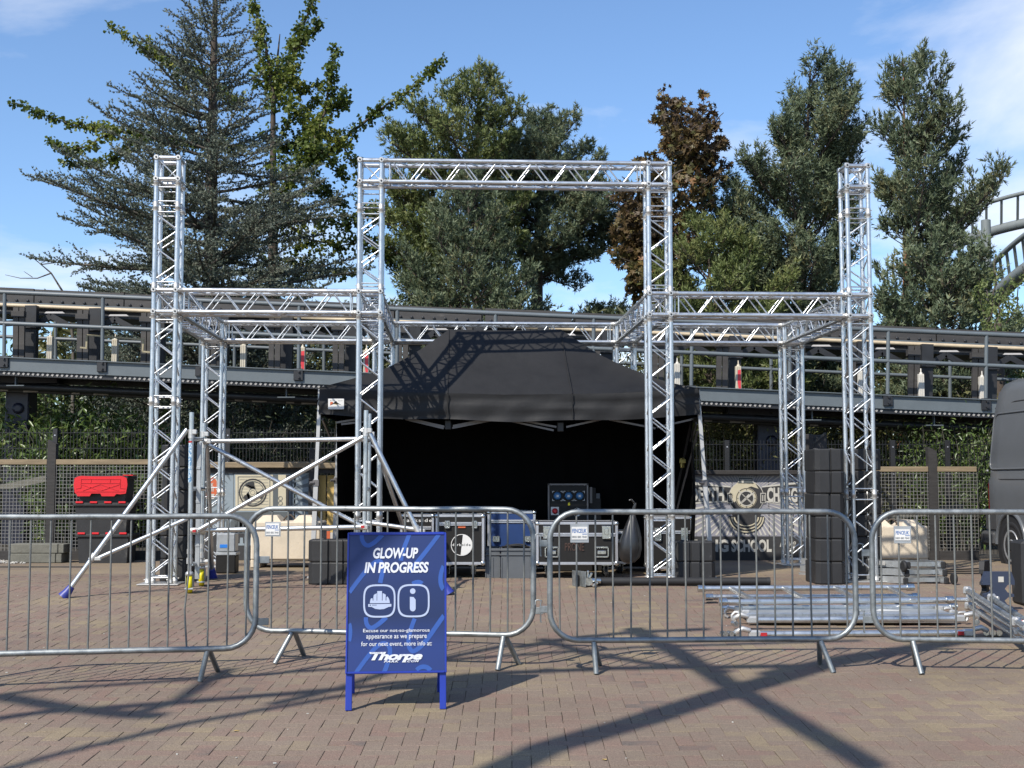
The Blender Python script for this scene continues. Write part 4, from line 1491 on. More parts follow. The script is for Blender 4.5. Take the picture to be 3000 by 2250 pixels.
for px in (1633, 1665.5, 1698):
    c = V((P(px, 1453, 9.62).x - rack.location.x, -.012, P(px, 1453, 9.62).z - rack.location.z))
    mb = MB(); mb.lathe([(.048, 0), (.048, .03), (.040, .045), (.030, .047)], c + V((0, .015, 0)), (0, -1, 0), 20)
    sk = mb.build('socket', M['socket_blue'], rack)
    mb = MB(); mb.box(c + V((0, -.035, 0)), (.028, .004, .026)); mb.build('socket_label', M['white'], sk)
    mb = MB()
    for dx in (-1, 1):
        for dz in (-1, 1):
            mb.box(c + V((dx * .050, .004, dz * .058)), (.022, .006, .004)); mb.box(c + V((dx * .060, .004, dz * .048)), (.004, .006, .022))
    mb.build('socket_plate', M['case_edge'], sk)
mb = MB()
for i in range(7):
    for z in (h * .95, h * .80):
        ball(mb, V(((i - 3) * w * .135, .0, z)), .005)
mb.build('screw_row', M['chrome'], rack, kind='stuff')
mb = MB(); mb.lathe([(.035, 0), (.035, .03), (.02, .05)], (-.165, .0, .13), (0, -1, 0), 14); mb.build('isolator_knob', M['red_plastic'], rack)
mb = MB(); mb.box((-.165, -.002, .13), (.10, .006, .10)); mb.build('isolator_plate', M['white'], rack)
half_logo(rack, .11, .115, .052, -.006, txt=False)
mb = MB(); mb.prism([(-.012, -.02), (.014, -.012), (.010, .022), (-.014, .016)], (.01, -.002, .215), (1, 0, 0), (0, 0, 1), .003); mb.build('warning_tag', M['yellow'], rack)
# small grey switch box to its right
a, b = P(1728, 1500, 9.7), P(1744, 1445, 9.7)
o = thing('switch_box', 'slim grey switch box just right of the power rack', 'switch box', ((a.x + b.x) / 2, D(9.7), 0))
mb = MB(); mb.box((0, .1, .45), (.22, .2, .9), bev=.01); mb.build('box', M['case_black'], o)
mb = MB(); mb.box((-.02, -.006, 1.0 - .06), (.03, .012, .20)); mb.build('cover', M['tent_bar'], o)
mb = MB(); mb.box((-.02, .05, .96), (.12, .1, .14)); mb.build('upper_box', M['case_black'], o)
q = P(1752, 1453, 9.7)
mb = MB(); mb.box((q.x - o.location.x, .0, q.z - o.location.z), (.045, .004, .065)); mb.build('paper_tag', M['crate_grey'], o)

# grey plastic crates with cables
def crate(label, px0, px1, ytop, yfront, depth, ribs):
    a, b = P(px0, 1684, yfront), P(px1, ytop, yfront)
    g = 0.0
    t = thing('plastic_crate', label, 'crate', ((a.x + b.x) / 2, D(yfront), g), 0, 'grey plastic crates under the tent')
    w, h = b.x - a.x, b.z - g
    mb = MB()
    th = .01
    for x in (-1, 1):
        mb.box((x * (w / 2 - th), depth / 2, h / 2), (th, depth - .02, h - .002))
    mb.box((0, .012, h / 2), (w - .03, th, h - .002)); mb.box((0, depth - .012, h / 2), (w - .03, th, h - .002)); mb.box((0, depth / 2, .01), (w - .03, depth - .03, .012))
    mb.build('shell', M['crate_grey'], t)
    mb = MB()
    for z, d in ((h - .02, .022), (h - .075, .016)):
        mb.box((0, .003, z), (w, .018, d), bev=.003)
        for x in (-1, 1):
            mb.box((x * (w / 2 - .002), depth / 2, z), (.014, depth, d))
    mb.build('rim', M['crate_grey'], t)
    for i in range(ribs):
        mb = MB(); mb.box(((i / (ribs - 1) - .5) * (w - .016), .0045, h / 2 - .05), (.012, .011, h - .11)); mb.build('rib', M['crate_grey'], t)
    return t, h
crate('narrow grey plastic crate left of the open cable crate', 1421, 1466, 1606, 8.98, .5, 3)
t, h = crate('grey plastic crate with black cables lying in its top', 1467, 1556, 1606, 8.93, .55, 2)
cab = thing('cable_coil', 'black cable coils heaped on the grey plastic crate', 'cable', t.location + V((0, .2, h - .03)))
mb = MB()
rr = random.Random(3)
for i in range(6):
    r0 = .07 + .012 * i
    mb.tube([(r0 * 1.2 * math.cos(q / 16 * 2 * math.pi), r0 * math.sin(q / 16 * 2 * math.pi), .02 + .012 * (i % 3) + .015 * math.sin(q * .8 + i)) for q in range(16)], .009, 6, closed=True)
mb.build('coil', M['rubber'], cab)

# bin bag tied to the goalpost tower
q = P(1862, 1500, 8.66)
bag = thing('bin_bag', 'black bin bag tied by its neck to the right goalpost tower', 'bin bag', q)
prof = [(.012, .10), (.020, .05), (.012, .015), (.035, -.05), (.075, -.16), (.115, -.29), (.128, -.40), (.115, -.50), (.07, -.555), (.01, -.57)]
vs, fs = [], []
NN = 26
for i, (r, z) in enumerate(prof):
    for j in range(NN):
        an = 2 * math.pi * j / NN
        cr = 1 + (.16 * math.sin(5 * an + 1) + .10 * math.sin(9 * an + i * .4)) * max(0, 1 - i / 8)
        vs.append(((r * cr) * math.cos(an) - .055 * (i / 5) ** .8, r * cr * .8 * math.sin(an), z))
for i in range(len(prof) - 1):
    for j in range(NN):
        fs.append((i * NN + j, i * NN + (j + 1) % NN, (i + 1) * NN + (j + 1) % NN, (i + 1) * NN + j))
mb = MB(); mb.add(vs, fs, 0, True); mb.build('bag', M['bag'], bag)
mb = MB(); mb.ring((0, 0, .02), .026, .014, (1, 0, 0), (0, 1, 0), 10); mb.tube([(-.012, -.0, .1), (-.05, -.02, .14), (-.07, -.01, .13)], .012, 5); mb.build('tied_neck', M['bag'], bag)

# ================================================================== ballast blocks
def ballast(label, x0, x1, y, z, h, d, group, turn=0.0, ribs=(.30, .36, .62, .70)):
    t = thing('ballast_block', label, 'ballast block', ((x0 + x1) / 2, y, z), turn, group)
    w = x1 - x0
    cham = .045
    def sect(ww, dd):
        return [(-ww / 2 + cham, 0), (ww / 2 - cham, 0), (ww / 2, cham), (ww / 2, dd - cham), (ww / 2 - cham, dd), (-ww / 2 + cham, dd), (-ww / 2, dd - cham), (-ww / 2, cham)]
    out = sect(w, d)
    xs = [(-w / 2 + cham, 0)]
    for i in range(0, len(ribs), 2):         # upright grooves in the face
        a, b = (ribs[i] - .5) * w, (ribs[i + 1] - .5) * w
        xs += [(a, 0), (a + .004, .022), (b - .004, .022), (b, 0)]
    poly = xs + out[1:]
    mb = MB()
    n = len(poly)
    rings = []
    for zz, s in ((.002, .97), (.014, 1.0), (h - .016, 1.0), (h - .003, .97)):
        rings.append([V((p[0] * s, (p[1] - d / 2) * s + d / 2, zz)) for p in poly])
    vs = [p for r in rings for p in r]
    fs = [(i * n + j, i * n + (j + 1) % n, (i + 1) * n + (j + 1) % n, (i + 1) * n + j) for i in range(3) for j in range(n)]
    mb.add(vs, fs); mb.add(rings[0], [tuple(range(n - 1, -1, -1))]); mb.add(rings[-1], [tuple(range(n))])
    mb.build('block', M['black_plastic'], t)
    mb = MB()
    for x in (-.28, .28):
        mb.lathe([(.03, 0), (.026, .012), (.012, .014)], (x * w, d * .5, h - .003), (0, 0, 1), 10)
    mb.build('stud', M['black_plastic'], t)
    return t
ORD = ['lowest', 'second from the ground', 'third from the ground', 'fourth from the ground', 'fifth from the ground', 'topmost']
def stack(where, x0, x1, yf, n, h, d, group, seed, ribs=(.34, .40, .60, .66)):
    rr = random.Random(seed)
    for i in range(n):
        o = 'topmost' if i == n - 1 else ORD[i]
        dx = rr.uniform(-.008, .008)
        ballast('black ballast block, %s in the stack %s' % (o, where), x0 + dx, x1 + dx, D(yf) + rr.uniform(-.006, .006), i * (h + .002), h, d, group, rr.uniform(-.02, .02), ribs)
x0, x1 = XA(2387, 8.40), XA(2472, 8.40)
stack('left of the rightmost truss tower', x0, x1, 8.40, 6, .243, .55, 'ballast blocks stacked beside the rightmost truss tower', 1, ribs=(.46, .54))
stack('behind the rightmost truss tower', XA(2494, 8.72), XA(2494, 8.72) + .33, 8.72, 6, .245, .55, 'ballast blocks stacked behind the rightmost truss tower', 2, ribs=(.46, .54))
stack('behind the leftmost truss tower', XA(474, 8.62), XA(562, 8.62), 8.62, 6, .252, .55, 'ballast blocks stacked behind the leftmost truss tower', 3, ribs=(.46, .54))
stack('left of the blue sign', XA(908, 8.40), XA(908, 8.40) + .62, 8.40, 2, .240, .35, 'ballast blocks paired beside the blue sign', 4)
stack('right of the bin bag', XA(1973, 8.62), XA(2092, 8.62), 8.62, 2, .222, .35, 'ballast blocks paired at the right tent leg', 5)

# ================================================================== concrete blocks, slabs, lidded crates
def concrete(label, px0, px1, ytop, yf, d, pyr):
    a, b = P(px0, 1660, yf), P(px1, ytop, yf)
    g = 0.0
    t = thing('concrete_block', label, 'concrete block', ((a.x + b.x) / 2, D(yf), g), 0, 'cast concrete blocks before the fence')
    w, h = b.x - a.x, b.z - g
    mb = MB()
    f = .10                                  # two feet with a gap for forks between
    mb.box((0, d / 2, f + (h - f) / 2), (w, d, h - f), bev=.018)
    for x in (-1, 1):
        mb.box((x * (w / 2 - .06), d / 2, f / 2 + .003), (.12, d - .02, f + .004), bev=.01)
    mb.build('block', M['concrete'], t)
    for x in (-.26, .26):
        mb = MB()
        p0, p1 = .16 * w / .9, .09 * w / .9
        z0, z1 = h - .002, h + .075
        vs = [(x * w - p0, .06, z0), (x * w + p0, .06, z0), (x * w + p0, d - .06, z0), (x * w - p0, d - .06, z0), (x * w - p1, .14, z1), (x * w + p1, .14, z1), (x * w + p1, d - .14, z1), (x * w - p1, d - .14, z1)]
        mb.add(vs, [(4, 5, 6, 7), (0, 1, 5, 4), (1, 2, 6, 5), (2, 3, 7, 6), (3, 0, 4, 7)])
        mb.build('stacking_stud', M['concrete'], t)
    mb = MB()
    mb.tube([(-.09 + .18 * i / 10, d / 2, h + .09 * math.sin(math.pi * i / 10) - .01) for i in range(11)], .012, 6)
    mb.build('lifting_loop', M['bark'], t)
concrete('pale concrete block before the fan mural, left of the tent', 733, 940, 1528, 10.02, .55, 2)
concrete('pale concrete block beside the rightmost truss tower, behind the ladders', 2545, 2719, 1541, 10.15, .55, 2)

for i, (lab_, px0, px1, y0, y1) in enumerate((('lower grey concrete slab of the pair under the left weld mesh', 26, 181, 1618, 1645), ('upper grey concrete slab of the pair under the left weld mesh', 26, 188, 1591, 1617))):
    yf = 10.62
    a, b = P(px0, y1, yf), P(px1, y0, yf)
    z = .0 if i == 0 else .131
    t = thing('concrete_slab', lab_, 'slab', ((a.x + b.x) / 2, D(yf), z), .01 * (1 - 2 * i), 'grey concrete slabs under the left fence')
    w = b.x - a.x
    mb = MB(); mb.box((-.04, .15, .064), (w - .085, .32, .127), bev=.008); mb.build('slab', M['kerb'], t)
    mb = MB(); mb.box((w / 2 - .038, .15, .064), (.076, .315, .124), bev=.008); mb.build('slab_end', M['kerb'], t)
t = thing('kerb_shadow', 'narrow dark strip painted in as shadow before the left slabs', 'painted_shadow', (P(90, 1662, 9.95).x, D(10.1), 0))
mb = MB(); mb.box((0, 0, .004), (1.15, .09, .010)); mb.build('shadow_strip', M['timber_dark'], t)  # dark strip stands in for the shadow at the slabs' foot
rr = random.Random(8)
def chips(name, px0, px1, y, n, seed):
    r2 = random.Random(seed)
    mb = MB()
    for i in range(n):
        q = G(r2.uniform(px0, px1), y + r2.uniform(-4, 5))
        s = r2.uniform(.012, .03)
        mb.box(q + V((0, 0, s * .4)), (s, s * .8, s * .7), mat=Matrix.Rotation(r2.uniform(0, 3), 3, V((r2.random(), r2.random(), r2.random()))))
    mb.build(name, M['mural_pale'], None, kind='stuff', label='white gravel chips scattered on the paving at the far left', category='gravel')
chips('gravel', -10, 75, 1647, 70, 1)

def lidded_crate(label, cx, w, z, h, yf, d, open_lid=False):
    t = thing('lidded_crate', label, 'storage crate', (cx, D(yf), z), 0, 'black crates with red lids by the left fence')
    mb = MB()
    k = .93
    vs = [(-w / 2 * k, .02, 0), (w / 2 * k, .02, 0), (w / 2 * k, d - .02, 0), (-w / 2 * k, d - .02, 0), (-w / 2, 0, h), (w / 2, 0, h), (w / 2, d, h), (-w / 2, d, h)]
    mb.add(vs, [(3, 2, 1, 0), (4, 5, 6, 7), (0, 1, 5, 4), (1, 2, 6, 5), (2, 3, 7, 6), (3, 0, 4, 7)])
    mb.build('tub', M['black_plastic'], t)
    mb = MB(); mb.box((0, d / 2, h - .025), (w + .05, d + .05, .045), bev=.008); mb.build('rim', M['black_plastic'], t)
    for i in range(4):
        mb = MB(); mb.box(((i - 1.5) * w * .27, -.030, h + .004), (.10, .016, .026), bev=.004); mb.build('hinge', M['red_plastic'], t)
    return t
zc = 0.0
xc, wc = P(303, 1500, 10.6).x, .70
lidded_crate('black crate lowest of the three stacked by the left fence', xc, wc, zc, .40, 10.60, .42)
lidded_crate('black crate in the middle of the stack by the left fence', xc - .03, wc + .02, zc + .402, .42, 10.60, .42)
t = thing('lidded_crate', 'topmost crate of the left stack with its bright red lid flap hanging down', 'storage crate', (xc - .03, D(10.60), zc + .824), 0, 'black crates with red lids by the left fence')
mb = MB()
w, d, h = .66, .40, .36
k = .95
mb.add([(-w / 2 * k, .02, 0), (w / 2 * k, .02, 0), (w / 2 * k, d - .02, 0), (-w / 2 * k, d - .02, 0), (-w / 2, 0, h), (w / 2, 0, h), (w / 2, d, h), (-w / 2, d, h)],
       [(3, 2, 1, 0), (4, 5, 6, 7), (0, 1, 5, 4), (1, 2, 6, 5), (2, 3, 7, 6), (3, 0, 4, 7)])
mb.build('tub', M['black_plastic'], t)
mb = MB(); mb.box((.0, d / 2, h - .02), (w + .06, d + .03, .05), bev=.008); mb.build('rim', M['black_plastic'], t)
lidw, lidh = .735, .265
z1 = h - .01
poly = [(-lidw / 2, -lidh * .42), (-lidw / 2 + .012, -.02), (-lidw / 2 + .05, 0), (-lidw / 2 + .10, .012), (-.12, .006), (.12, .006), (lidw / 2 - .10, .012), (lidw / 2 - .05, 0), (lidw / 2 - .012, -.02), (lidw / 2, -lidh * .42), (lidw / 2 - .02, -lidh * .86),
        (lidw / 2 - .09, -lidh * .9), (.22, -lidh * .88), (.19, -lidh), (.02, -lidh), (.0, -lidh * .86), (-.12, -lidh * .86), (-.145, -lidh), (-.31, -lidh), (-.33, -lidh * .86), (-lidw / 2 + .02, -lidh * .84)]
mb = MB(); mb.prism(poly, (0, -.045, z1), (1, 0, 0), (0, 0, 1), .016)
lid = mb.build('lid_flap', M['red_plastic'], t)
def rib(a, b, w=.010):
    mb = MB(); mb.bar((a[0], -.062, z1 + a[1]), (b[0], -.062, z1 + b[1]), w, .010, up=(0, 1, 0)); mb.build('lid_rib', M['red_plastic'], lid)
L2 = lidw / 2
for a, b in (((-L2 + .10, -.03), (L2 - .10, -.03)), ((-L2 + .10, -.03), (-L2 + .10, -.15)), ((L2 - .10, -.03), (L2 - .10, -.15)), ((-L2 + .04, -.20), (L2 - .04, -.20)), ((-L2 + .10, -.10), (0, -.19)), ((0, -.10), (-L2 + .12, -.19)),
             ((0, -.10), (L2 - .12, -.19)), ((L2 - .10, -.10), (0, -.19)), ((-L2 + .10, -.085), (L2 - .10, -.085)), ((-.13, -.03), (-.13, -.085)), ((.13, -.03), (.13, -.085)), ((-L2 + .10, -.15), (-L2 + .03, -.16)), ((L2 - .10, -.15), (L2 - .03, -.16))):
    rib(a, b)
mb = MB(); mb.box((lidw / 2 - .01, .08, h + .012), (.14, .2, .012)); mb.build('lid_back', M['red_plastic'], t)

# ================================================================== crowd barriers
def gpt(px, py):
    return G(px, py)
BT, BB, BRAD = 1.12, .225, .0205
def barrier(label, A, Bp, leg_feet, plate=None, seed=0, hooks=(), bent=None, cr=.20, nb=17):
    """A and Bp: ground points under the two end tubes"""
    A, Bp = V((A[0], A[1], 0)), V((Bp[0], Bp[1], 0))
    d = Bp - A
    L = d.length
    z0_ = gz((A.y + Bp.y) / 2)
    t = thing('crowd_barrier', label, 'barrier', (A.x, A.y, z0_), math.atan2(d.y, d.x), 'galvanised crowd barriers across the front')
    inv = Matrix.Rotation(-math.atan2(d.y, d.x), 3, 'Z')
    loc = lambda p: inv @ (V(p) - A)
    rr = random.Random(seed)
    pts = []
    for cx, cz, a0 in ((L - cr, BT - cr, 0), (cr, BT - cr, 90), (cr, BB + cr, 180), (L - cr, BB + cr, 270)):
        for k in range(8):
            a = rad(a0 + 90 * k / 7)
            pts.append((cx + cr * math.cos(a), rr.uniform(-.002, .002), cz + cr * math.sin(a)))
    # extra points along the rails, slightly out of true
    full = []
    for i, p in enumerate(pts):
        full.append(p)
        q = pts[(i + 1) % len(pts)]
        dd = V(q) - V(p)
        if dd.length > .4:
            m = int(dd.length / .28)
            for k in range(1, m):
                r_ = V(p) + dd * k / m
                full.append((r_.x, r_.y + rr.uniform(-.004, .004), r_.z + rr.uniform(-.0025, .0025)))
    mb = MB(); mb.tube(full, BRAD, 10, closed=True)
    mb.build('frame', M['galv'], t)
    for i in range(nb):
        x = L * (i + .5) / nb + rr.uniform(-.004, .004)
        z0, z1 = BB + .01, BT - .01
        for end in (x, L - x):
            if end < cr:
                e = cr - math.sqrt(max(0, cr * cr - (cr - end) ** 2))
                z0, z1 = BB + e, BT - e
        if bent == i:
            ps = [(x, 0, z0), (x - .015, 0, z0 + .2), (x - .018, 0, z0 + .26), (x + .004, 0, z0 + .5), (x, 0, z1)]
        else:
            ps = [(x + rr.uniform(-.003, .003), 0, z0), (x, rr.uniform(-.003, .003), (z0 + z1) / 2), (x, 0, z1)]
        mb = MB(); mb.tube(ps, .0070, 6)
        mb.build('upright_bar', M['galv_bar'], t)
    for (rx, f0, f1) in leg_feet:
        fx = loc(P(rx, 1870, (A.y + Bp.y) / 2 / KY)).x if rx > 10 else rx
        for f in (f0, f1):
            q = loc((f[0], f[1], 0))
            mb = MB()
            top = V((fx + (q.x - fx) * .1, q.y * .12, BB - .012))
            mb.tube([top, V((q.x, q.y, gz(f[1]) - z0_ + .004))], .0185, 10)
            mb.build('leg', M['galv'], t)
    for (x, z, s, hook) in hooks:            # joint clips at the end tubes
        mb = MB()
        mb.box((x + s * .035, 0, z), (.075, .012, .048), bev=.003)
        o = mb.build('joint_plate', M['galv'], t)
        if hook:
            mb = MB()
            mb.tube([(x + s * .06, 0, z - .09), (x + s * .066, 0, z - .085), (x + s * .066, 0, z + .04), (x + s * .06, 0, z + .06), (x + s * .085, 0, z + .066), (x + s * .10, 0, z + .062), (x + s * .103, 0, z + .03)][0:7], .006, 6)
            mb.build('hook', M['galv'], o)
    if plate:
        x0, z0, pw, phh, rag = plate
        mb = MB()
        mb.box((x0 + pw / 2, -.012, z0 + phh / 2), (pw + .012, .004, phh + .02 + rag), bev=.001)
        o = mb.build('plate_holder', M['galv_sheet'], t)
        mb = MB()
        mb.box((x0 + pw / 2, -.0165, z0 + phh / 2), (pw - .006, .004, phh - .004))
        o2 = mb.build('name_plate', M['white'], o)
        mb = MB()
        put_text(mb, 'FENCEUK', (.006, phh * .52, pw - .010, phh * .84), (x0, -.0190, z0), (1, 0, 0), (0, 0, 1), bold=.025, shear=.08)
        mb.add([(x0 + pw * .66, -.019, z0 + phh * .40), (x0 + pw * .95, -.019, z0 + phh * .40), (x0 + pw * .95, -.019, z0 + phh * .46), (x0 + pw * .66, -.019, z0 + phh * .46)], [(0, 1, 2, 3)])
        mb2 = MB()
        put_text(mb2, '0800 880 7840', (.004, phh * .12, pw - .008, phh * .30), (x0, -.0190, z0), (1, 0, 0), (0, 0, 1), bold=.02)
        # sub-part depth ends here, so lettering and number lie in the plate's siblings
        mb.build('plate_lettering', M['fence_blue'], o)
        mb2.build('plate_number', M['plate_grey_text'], o)
    return t
def xat(px, y):
    return (XA(px, y), D(y))
B1a, B1b = (-3.90, D(5.09)), xat(757, 5.33)
B2a, B2b = xat(729, 5.765), xat(1562, 5.57)
B3a, B3b = xat(1610, 5.467), xat(2497, 5.52)
B4a, B4b = xat(2547, 5.52), (4.70, D(5.42))
barrier('galvanised crowd barrier without a plate, leftmost and cut by the picture edge', B1a, B1b,
        [(607, G(586, 1998), G(638, 1967)), (.40, (-3.62, D(5.02)), (-3.52, D(5.18)))], None, 1, hooks=((2.2, .40, 1, False), (2.2, .82, 1, False)), bent=13)
Lb = lambda a, b: math.hypot(b[0] - a[0], b[1] - a[1])
L1 = Lb(B1a, B1b)
barrier('crowd barrier behind the blue sign, with a torn white name plate at its left', B2a, B2b,
        [(846, G(805, 1946), G(890, 1921)), (1485, G(1458, 1965), G(1520, 1947))], (.148, .925, .108, .088, 0.0), 2, hooks=((Lb(B2a, B2b), .40, 1, False),))
barrier('crowd barrier directly right of the blue sign, plated, in front of the black cases', B3a, B3b,
        [(1737, G(1747, 1976), G(1757, 1950)), (2404, G(2441, 1972), G(2402, 1946))], (.150, .925, .118, .092, .02), 3,
        hooks=((0, .44, -1, True), (0, .90, -1, True)))
barrier('crowd barrier rightmost and cut by the picture edge, before the grey van', B4a, B4b,
        [(2678, G(2700, 1976), G(2684, 1949)), (2.0, (4.48, D(5.33)), (4.56, D(5.52)))], (.158, .918, .108, .082, .02), 4,
        hooks=((0, .36, -1, True), (0, .83, -1, True)))

# ================================================================== blue A-board
SGY = 4.706
p0, p1 = G(1011, 2085), G(1304, 2079)
yaw = math.atan2(p1.y - p0.y, p1.x - p0.x)
SW, SH = .615, .862
sign = thing('a_board_sign', 'dark blue A-board sign with GLOW-UP IN PROGRESS in white letters on four blue legs', 'sign', ((p0.x + p1.x) / 2 + .004, (p0.y + p1.y) / 2, (p0.z + p1.z) / 2), yaw)
sign.rotation_euler = (math.atan(SLOPE), 0, yaw)
TH = rad(13.5)
up = V((0, math.sin(TH), math.cos(TH)))
nrm = V((0, -math.cos(TH), math.sin(TH)))
ex = V((1, 0, 0))
zb_ = .215
O = V((0, .215 * math.tan(TH), zb_))        # bottom middle of the front panel
Mx = Matrix((ex, -nrm, up)).transposed()
mat_navy, n_, l_, b_ = nodes_of('navy printed sign sheet')
tcn = n_.new('ShaderNodeTexCoord'); sp = n_.new('ShaderNodeSeparateXYZ'); l_.new(tcn.outputs['Object'], sp.inputs[0])
rpn = n_.new('ShaderNodeValToRGB')
for i, (pos, c) in enumerate(((.2, (.011, .027, .130)), (.38, (.011, .029, .140)), (.55, (.006, .016, .070)), (.72, (.007, .019, .085)), (.84, (.009, .023, .108)), (1.0, (.009, .023, .105)))):
    if i > 1:
        rpn.color_ramp.elements.new(pos)
    rpn.color_ramp.elements[i].position = pos
    rpn.color_ramp.elements[i].color = c + (1,)
l_.new(sp.outputs['Z'], rpn.inputs[0]); l_.new(rpn.outputs['Color'], b_.inputs['Base Color'])
b_.inputs['Roughness'].default_value = .42
for back in (0, 1):
    th = TH if not back else -TH
    upb = V((0, math.sin(th), math.cos(th)))
    Mb = Matrix((ex, V((0, math.cos(th), -math.sin(th))), upb)).transposed()
    base = V((0, 0, 0)) if not back else V((0, 2 * 1.075 * math.tan(TH) + .02, 0))
    mb = MB()
    mb.box(base + upb * (zb_ / math.cos(TH) + SH / 2), (SW - .012, .012, SH - .012), mat=Mb)
    pnl = mb.build('panel', mat_navy, sign)
    mb = MB()
    for x in (-1, 1):
        mb.box(base + upb * (zb_ / math.cos(TH) + SH / 2) + V((x * (SW / 2 - .004), 0, 0)), (.012, .026, SH), mat=Mb, bev=.003)
    mb.box(base + upb * (zb_ / math.cos(TH) + .006), (SW - .020, .026, .014), mat=Mb, bev=.003)
    mb.box(base + upb * (zb_ / math.cos(TH) + SH - .005), (SW - .020, .026, .014), mat=Mb, bev=.003)
    mb.build('panel_rim', M['sign_edge'], pnl)
    for x in (-1, 1):
        mb = MB()
        mb.box(base + upb * (zb_ / math.cos(TH) / 2 + .02) + V((x * (SW / 2 - .021), .016 * (1 if not back else -1), 0)), (.040, .020, zb_ / math.cos(TH) + .04), mat=Mb, bev=.003)
        mb.build('leg', M['sign_edge'], sign)
SO = V((0, 0, 0)) + up * (zb_ / math.cos(TH))
def S(x, y, lv=1):                            # sheet coordinates read off the photographed panel
    u, v = (x - 185 - (15 - (y - 60) / 1190 * 15) * .4) / 842, (y - 60) / 1190
    return SO + ex * ((u - .5) * (SW - .012)) + up * ((1 - v) * SH) + nrm * (.0068 + .0009 * lv)
def sheet_poly(mb, pts, lv=1):
    mb.add([S(x, y, lv) for x, y in pts], [tuple(range(len(pts)))])
def sheet_text(name, s, x0, y0, x1, y1, key, lv=4, **kw):
    mb = MB()
    a = S(x0, y1, lv)
    b = S(x1, y0, lv)
    put_text(mb, s, (0, 0, b.x - a.x, (b - a).dot(up)), a, ex, up, **kw)
    mb.build(name, M[key], sign)
def stroke(mb, pts, w0, w1=None, lv=1, cap=False):
    w1 = w1 or w0
    n = len(pts)
    L, R = [], []
    for i, (x, y) in enumerate(pts):
        a, b = pts[max(0, i - 1)], pts[min(n - 1, i + 1)]
        dx, dy = b[0] - a[0], b[1] - a[1]
        q = math.hypot(dx, dy) or 1
        w = (w0 + (w1 - w0) * i / (n - 1)) / 2
        L.append((x - dy / q * w, y + dx / q * w)); R.append((x + dy / q * w, y - dx / q * w))
    cl = lambda p: (min(max(p[0], 197), 1022), min(max(p[1], 72), 1240))
    vs = []
    for a, b in zip(L, R):
        vs += [S(*cl(a), lv), S(*cl(b), lv)]
    mb.add(vs, [(2 * i, 2 * i + 1, 2 * i + 3, 2 * i + 2) for i in range(n - 1)])
def bez(p, n=20):
    out = []
    for i in range(n + 1):
        t = i / n
        q = [tuple(a) for a in p]
        while len(q) > 1:
            q = [(a[0] + (b[0] - a[0]) * t, a[1] + (b[1] - a[1]) * t) for a, b in zip(q, q[1:])]
        out.append(q[0])
    return out
ribbons = [bez([(302, 70), (300, 130), (330, 175), (370, 165)], 12) + bez([(370, 165), (410, 150), (450, 110), (485, 70)], 12)[1:],
           bez([(720, 66), (690, 150), (650, 230), (645, 300)], 14) ,
           bez([(980, 72), (890, 190), (800, 300), (720, 395)], 16),
           bez([(200, 570), (300, 430), (400, 300), (455, 300)], 14) + bez([(455, 300), (510, 320), (480, 420), (465, 490)], 12)[1:],
           bez([(1020, 345), (975, 430), (985, 520), (1018, 550)], 12),
           bez([(345, 780), (340, 850), (380, 890), (420, 860)], 10) + bez([(420, 860), (470, 830), (500, 800), (520, 780)], 8)[1:],
           bez([(765, 795), (720, 900), (680, 1030), (745, 1070)], 14) + bez([(745, 1070), (830, 1060), (930, 880), (1020, 770)], 16)[1:],
           bez([(265, 1240), (360, 1110), (440, 1000), (500, 1000)], 14) + bez([(500, 1000), (580, 1010), (560, 1100), (505, 1240)], 14)[1:],
           bez([(780, 1225), (820, 1185), (870, 1190), (900, 1232)], 12),
           bez([(200, 830), (220, 880), (210, 940), (200, 980)], 8),
           bez([(745, 500), (790, 470), (820, 490), (830, 500)], 8)]
for rbn in ribbons:
    mb = MB(); stroke(mb, rbn, 36, 40, 1)
    mb.build('ribbon_print', M['ribbon'], sign)
sheet_text('headline', 'GLOW-UP', 403, 187, 796, 281, 'print_white', shear=.17, bold=.034, spacing=.97)
sheet_text('headline', 'IN PROGRESS', 328, 311, 888, 405, 'print_white', shear=.17, bold=.034, spacing=.97)
sheet_text('notice_line', 'Excuse our not-so-glamorous', 322, 878, 893, 915, 'print_white', bold=.006)
sheet_text('notice_line', 'appearance as we prepare', 349, 932, 868, 972, 'print_white', bold=.006)
sheet_text('notice_line', 'for our next event, more info at:', 306, 984, 912, 1028, 'print_white', bold=.006)
sheet_text('logo_word', 'Thorpe', 384, 1072, 832, 1160, 'print_white', lv=5, shear=.30, bold=.045, spacing=.92)
mb = MB(); sheet_poly(mb, [(376, 1072), (474, 1072), (470, 1086), (382, 1086)], 5); mb.build('logo_bar', M['print_white'], sign)
sheet_text('logo_small', 'PARK', 500, 1142, 632, 1160, 'print_white', lv=6, shear=.35, bold=.03, spacing=1.15)
sheet_text('logo_small', '.COM', 686, 1142, 802, 1160, 'print_white', lv=6, shear=.35, bold=.03, spacing=1.15)
for cx in (460, 755):                        # two rounded frames
    mb = MB()
    fr = []
    for i in range(49):
        a = 2 * math.pi * i / 48
        c, s = math.cos(a), math.sin(a)
        k = (abs(c) ** 3.6 + abs(s) ** 3.6) ** (-1 / 3.6)
        fr.append((cx + 139 * k * c, 643 + 141 * k * s))
    vs = []
    for (x, y) in fr:
        vs += [S(x, y, 3), S(cx + (x - cx) * .895, 643 + (y - 643) * .895, 3)]
    mb.add(vs, [(2 * i, 2 * i + 1, 2 * i + 3, 2 * i + 2) for i in range(48)])
    mb.build('icon_frame', M['print_pale'], sign)
    mb = MB(); sheet_poly(mb, [(cx + (x - cx) * .9, 643 + (y - 643) * .9) for x, y in fr[:-1]], 2)
    mb.build('icon_field', mat_navy, sign)
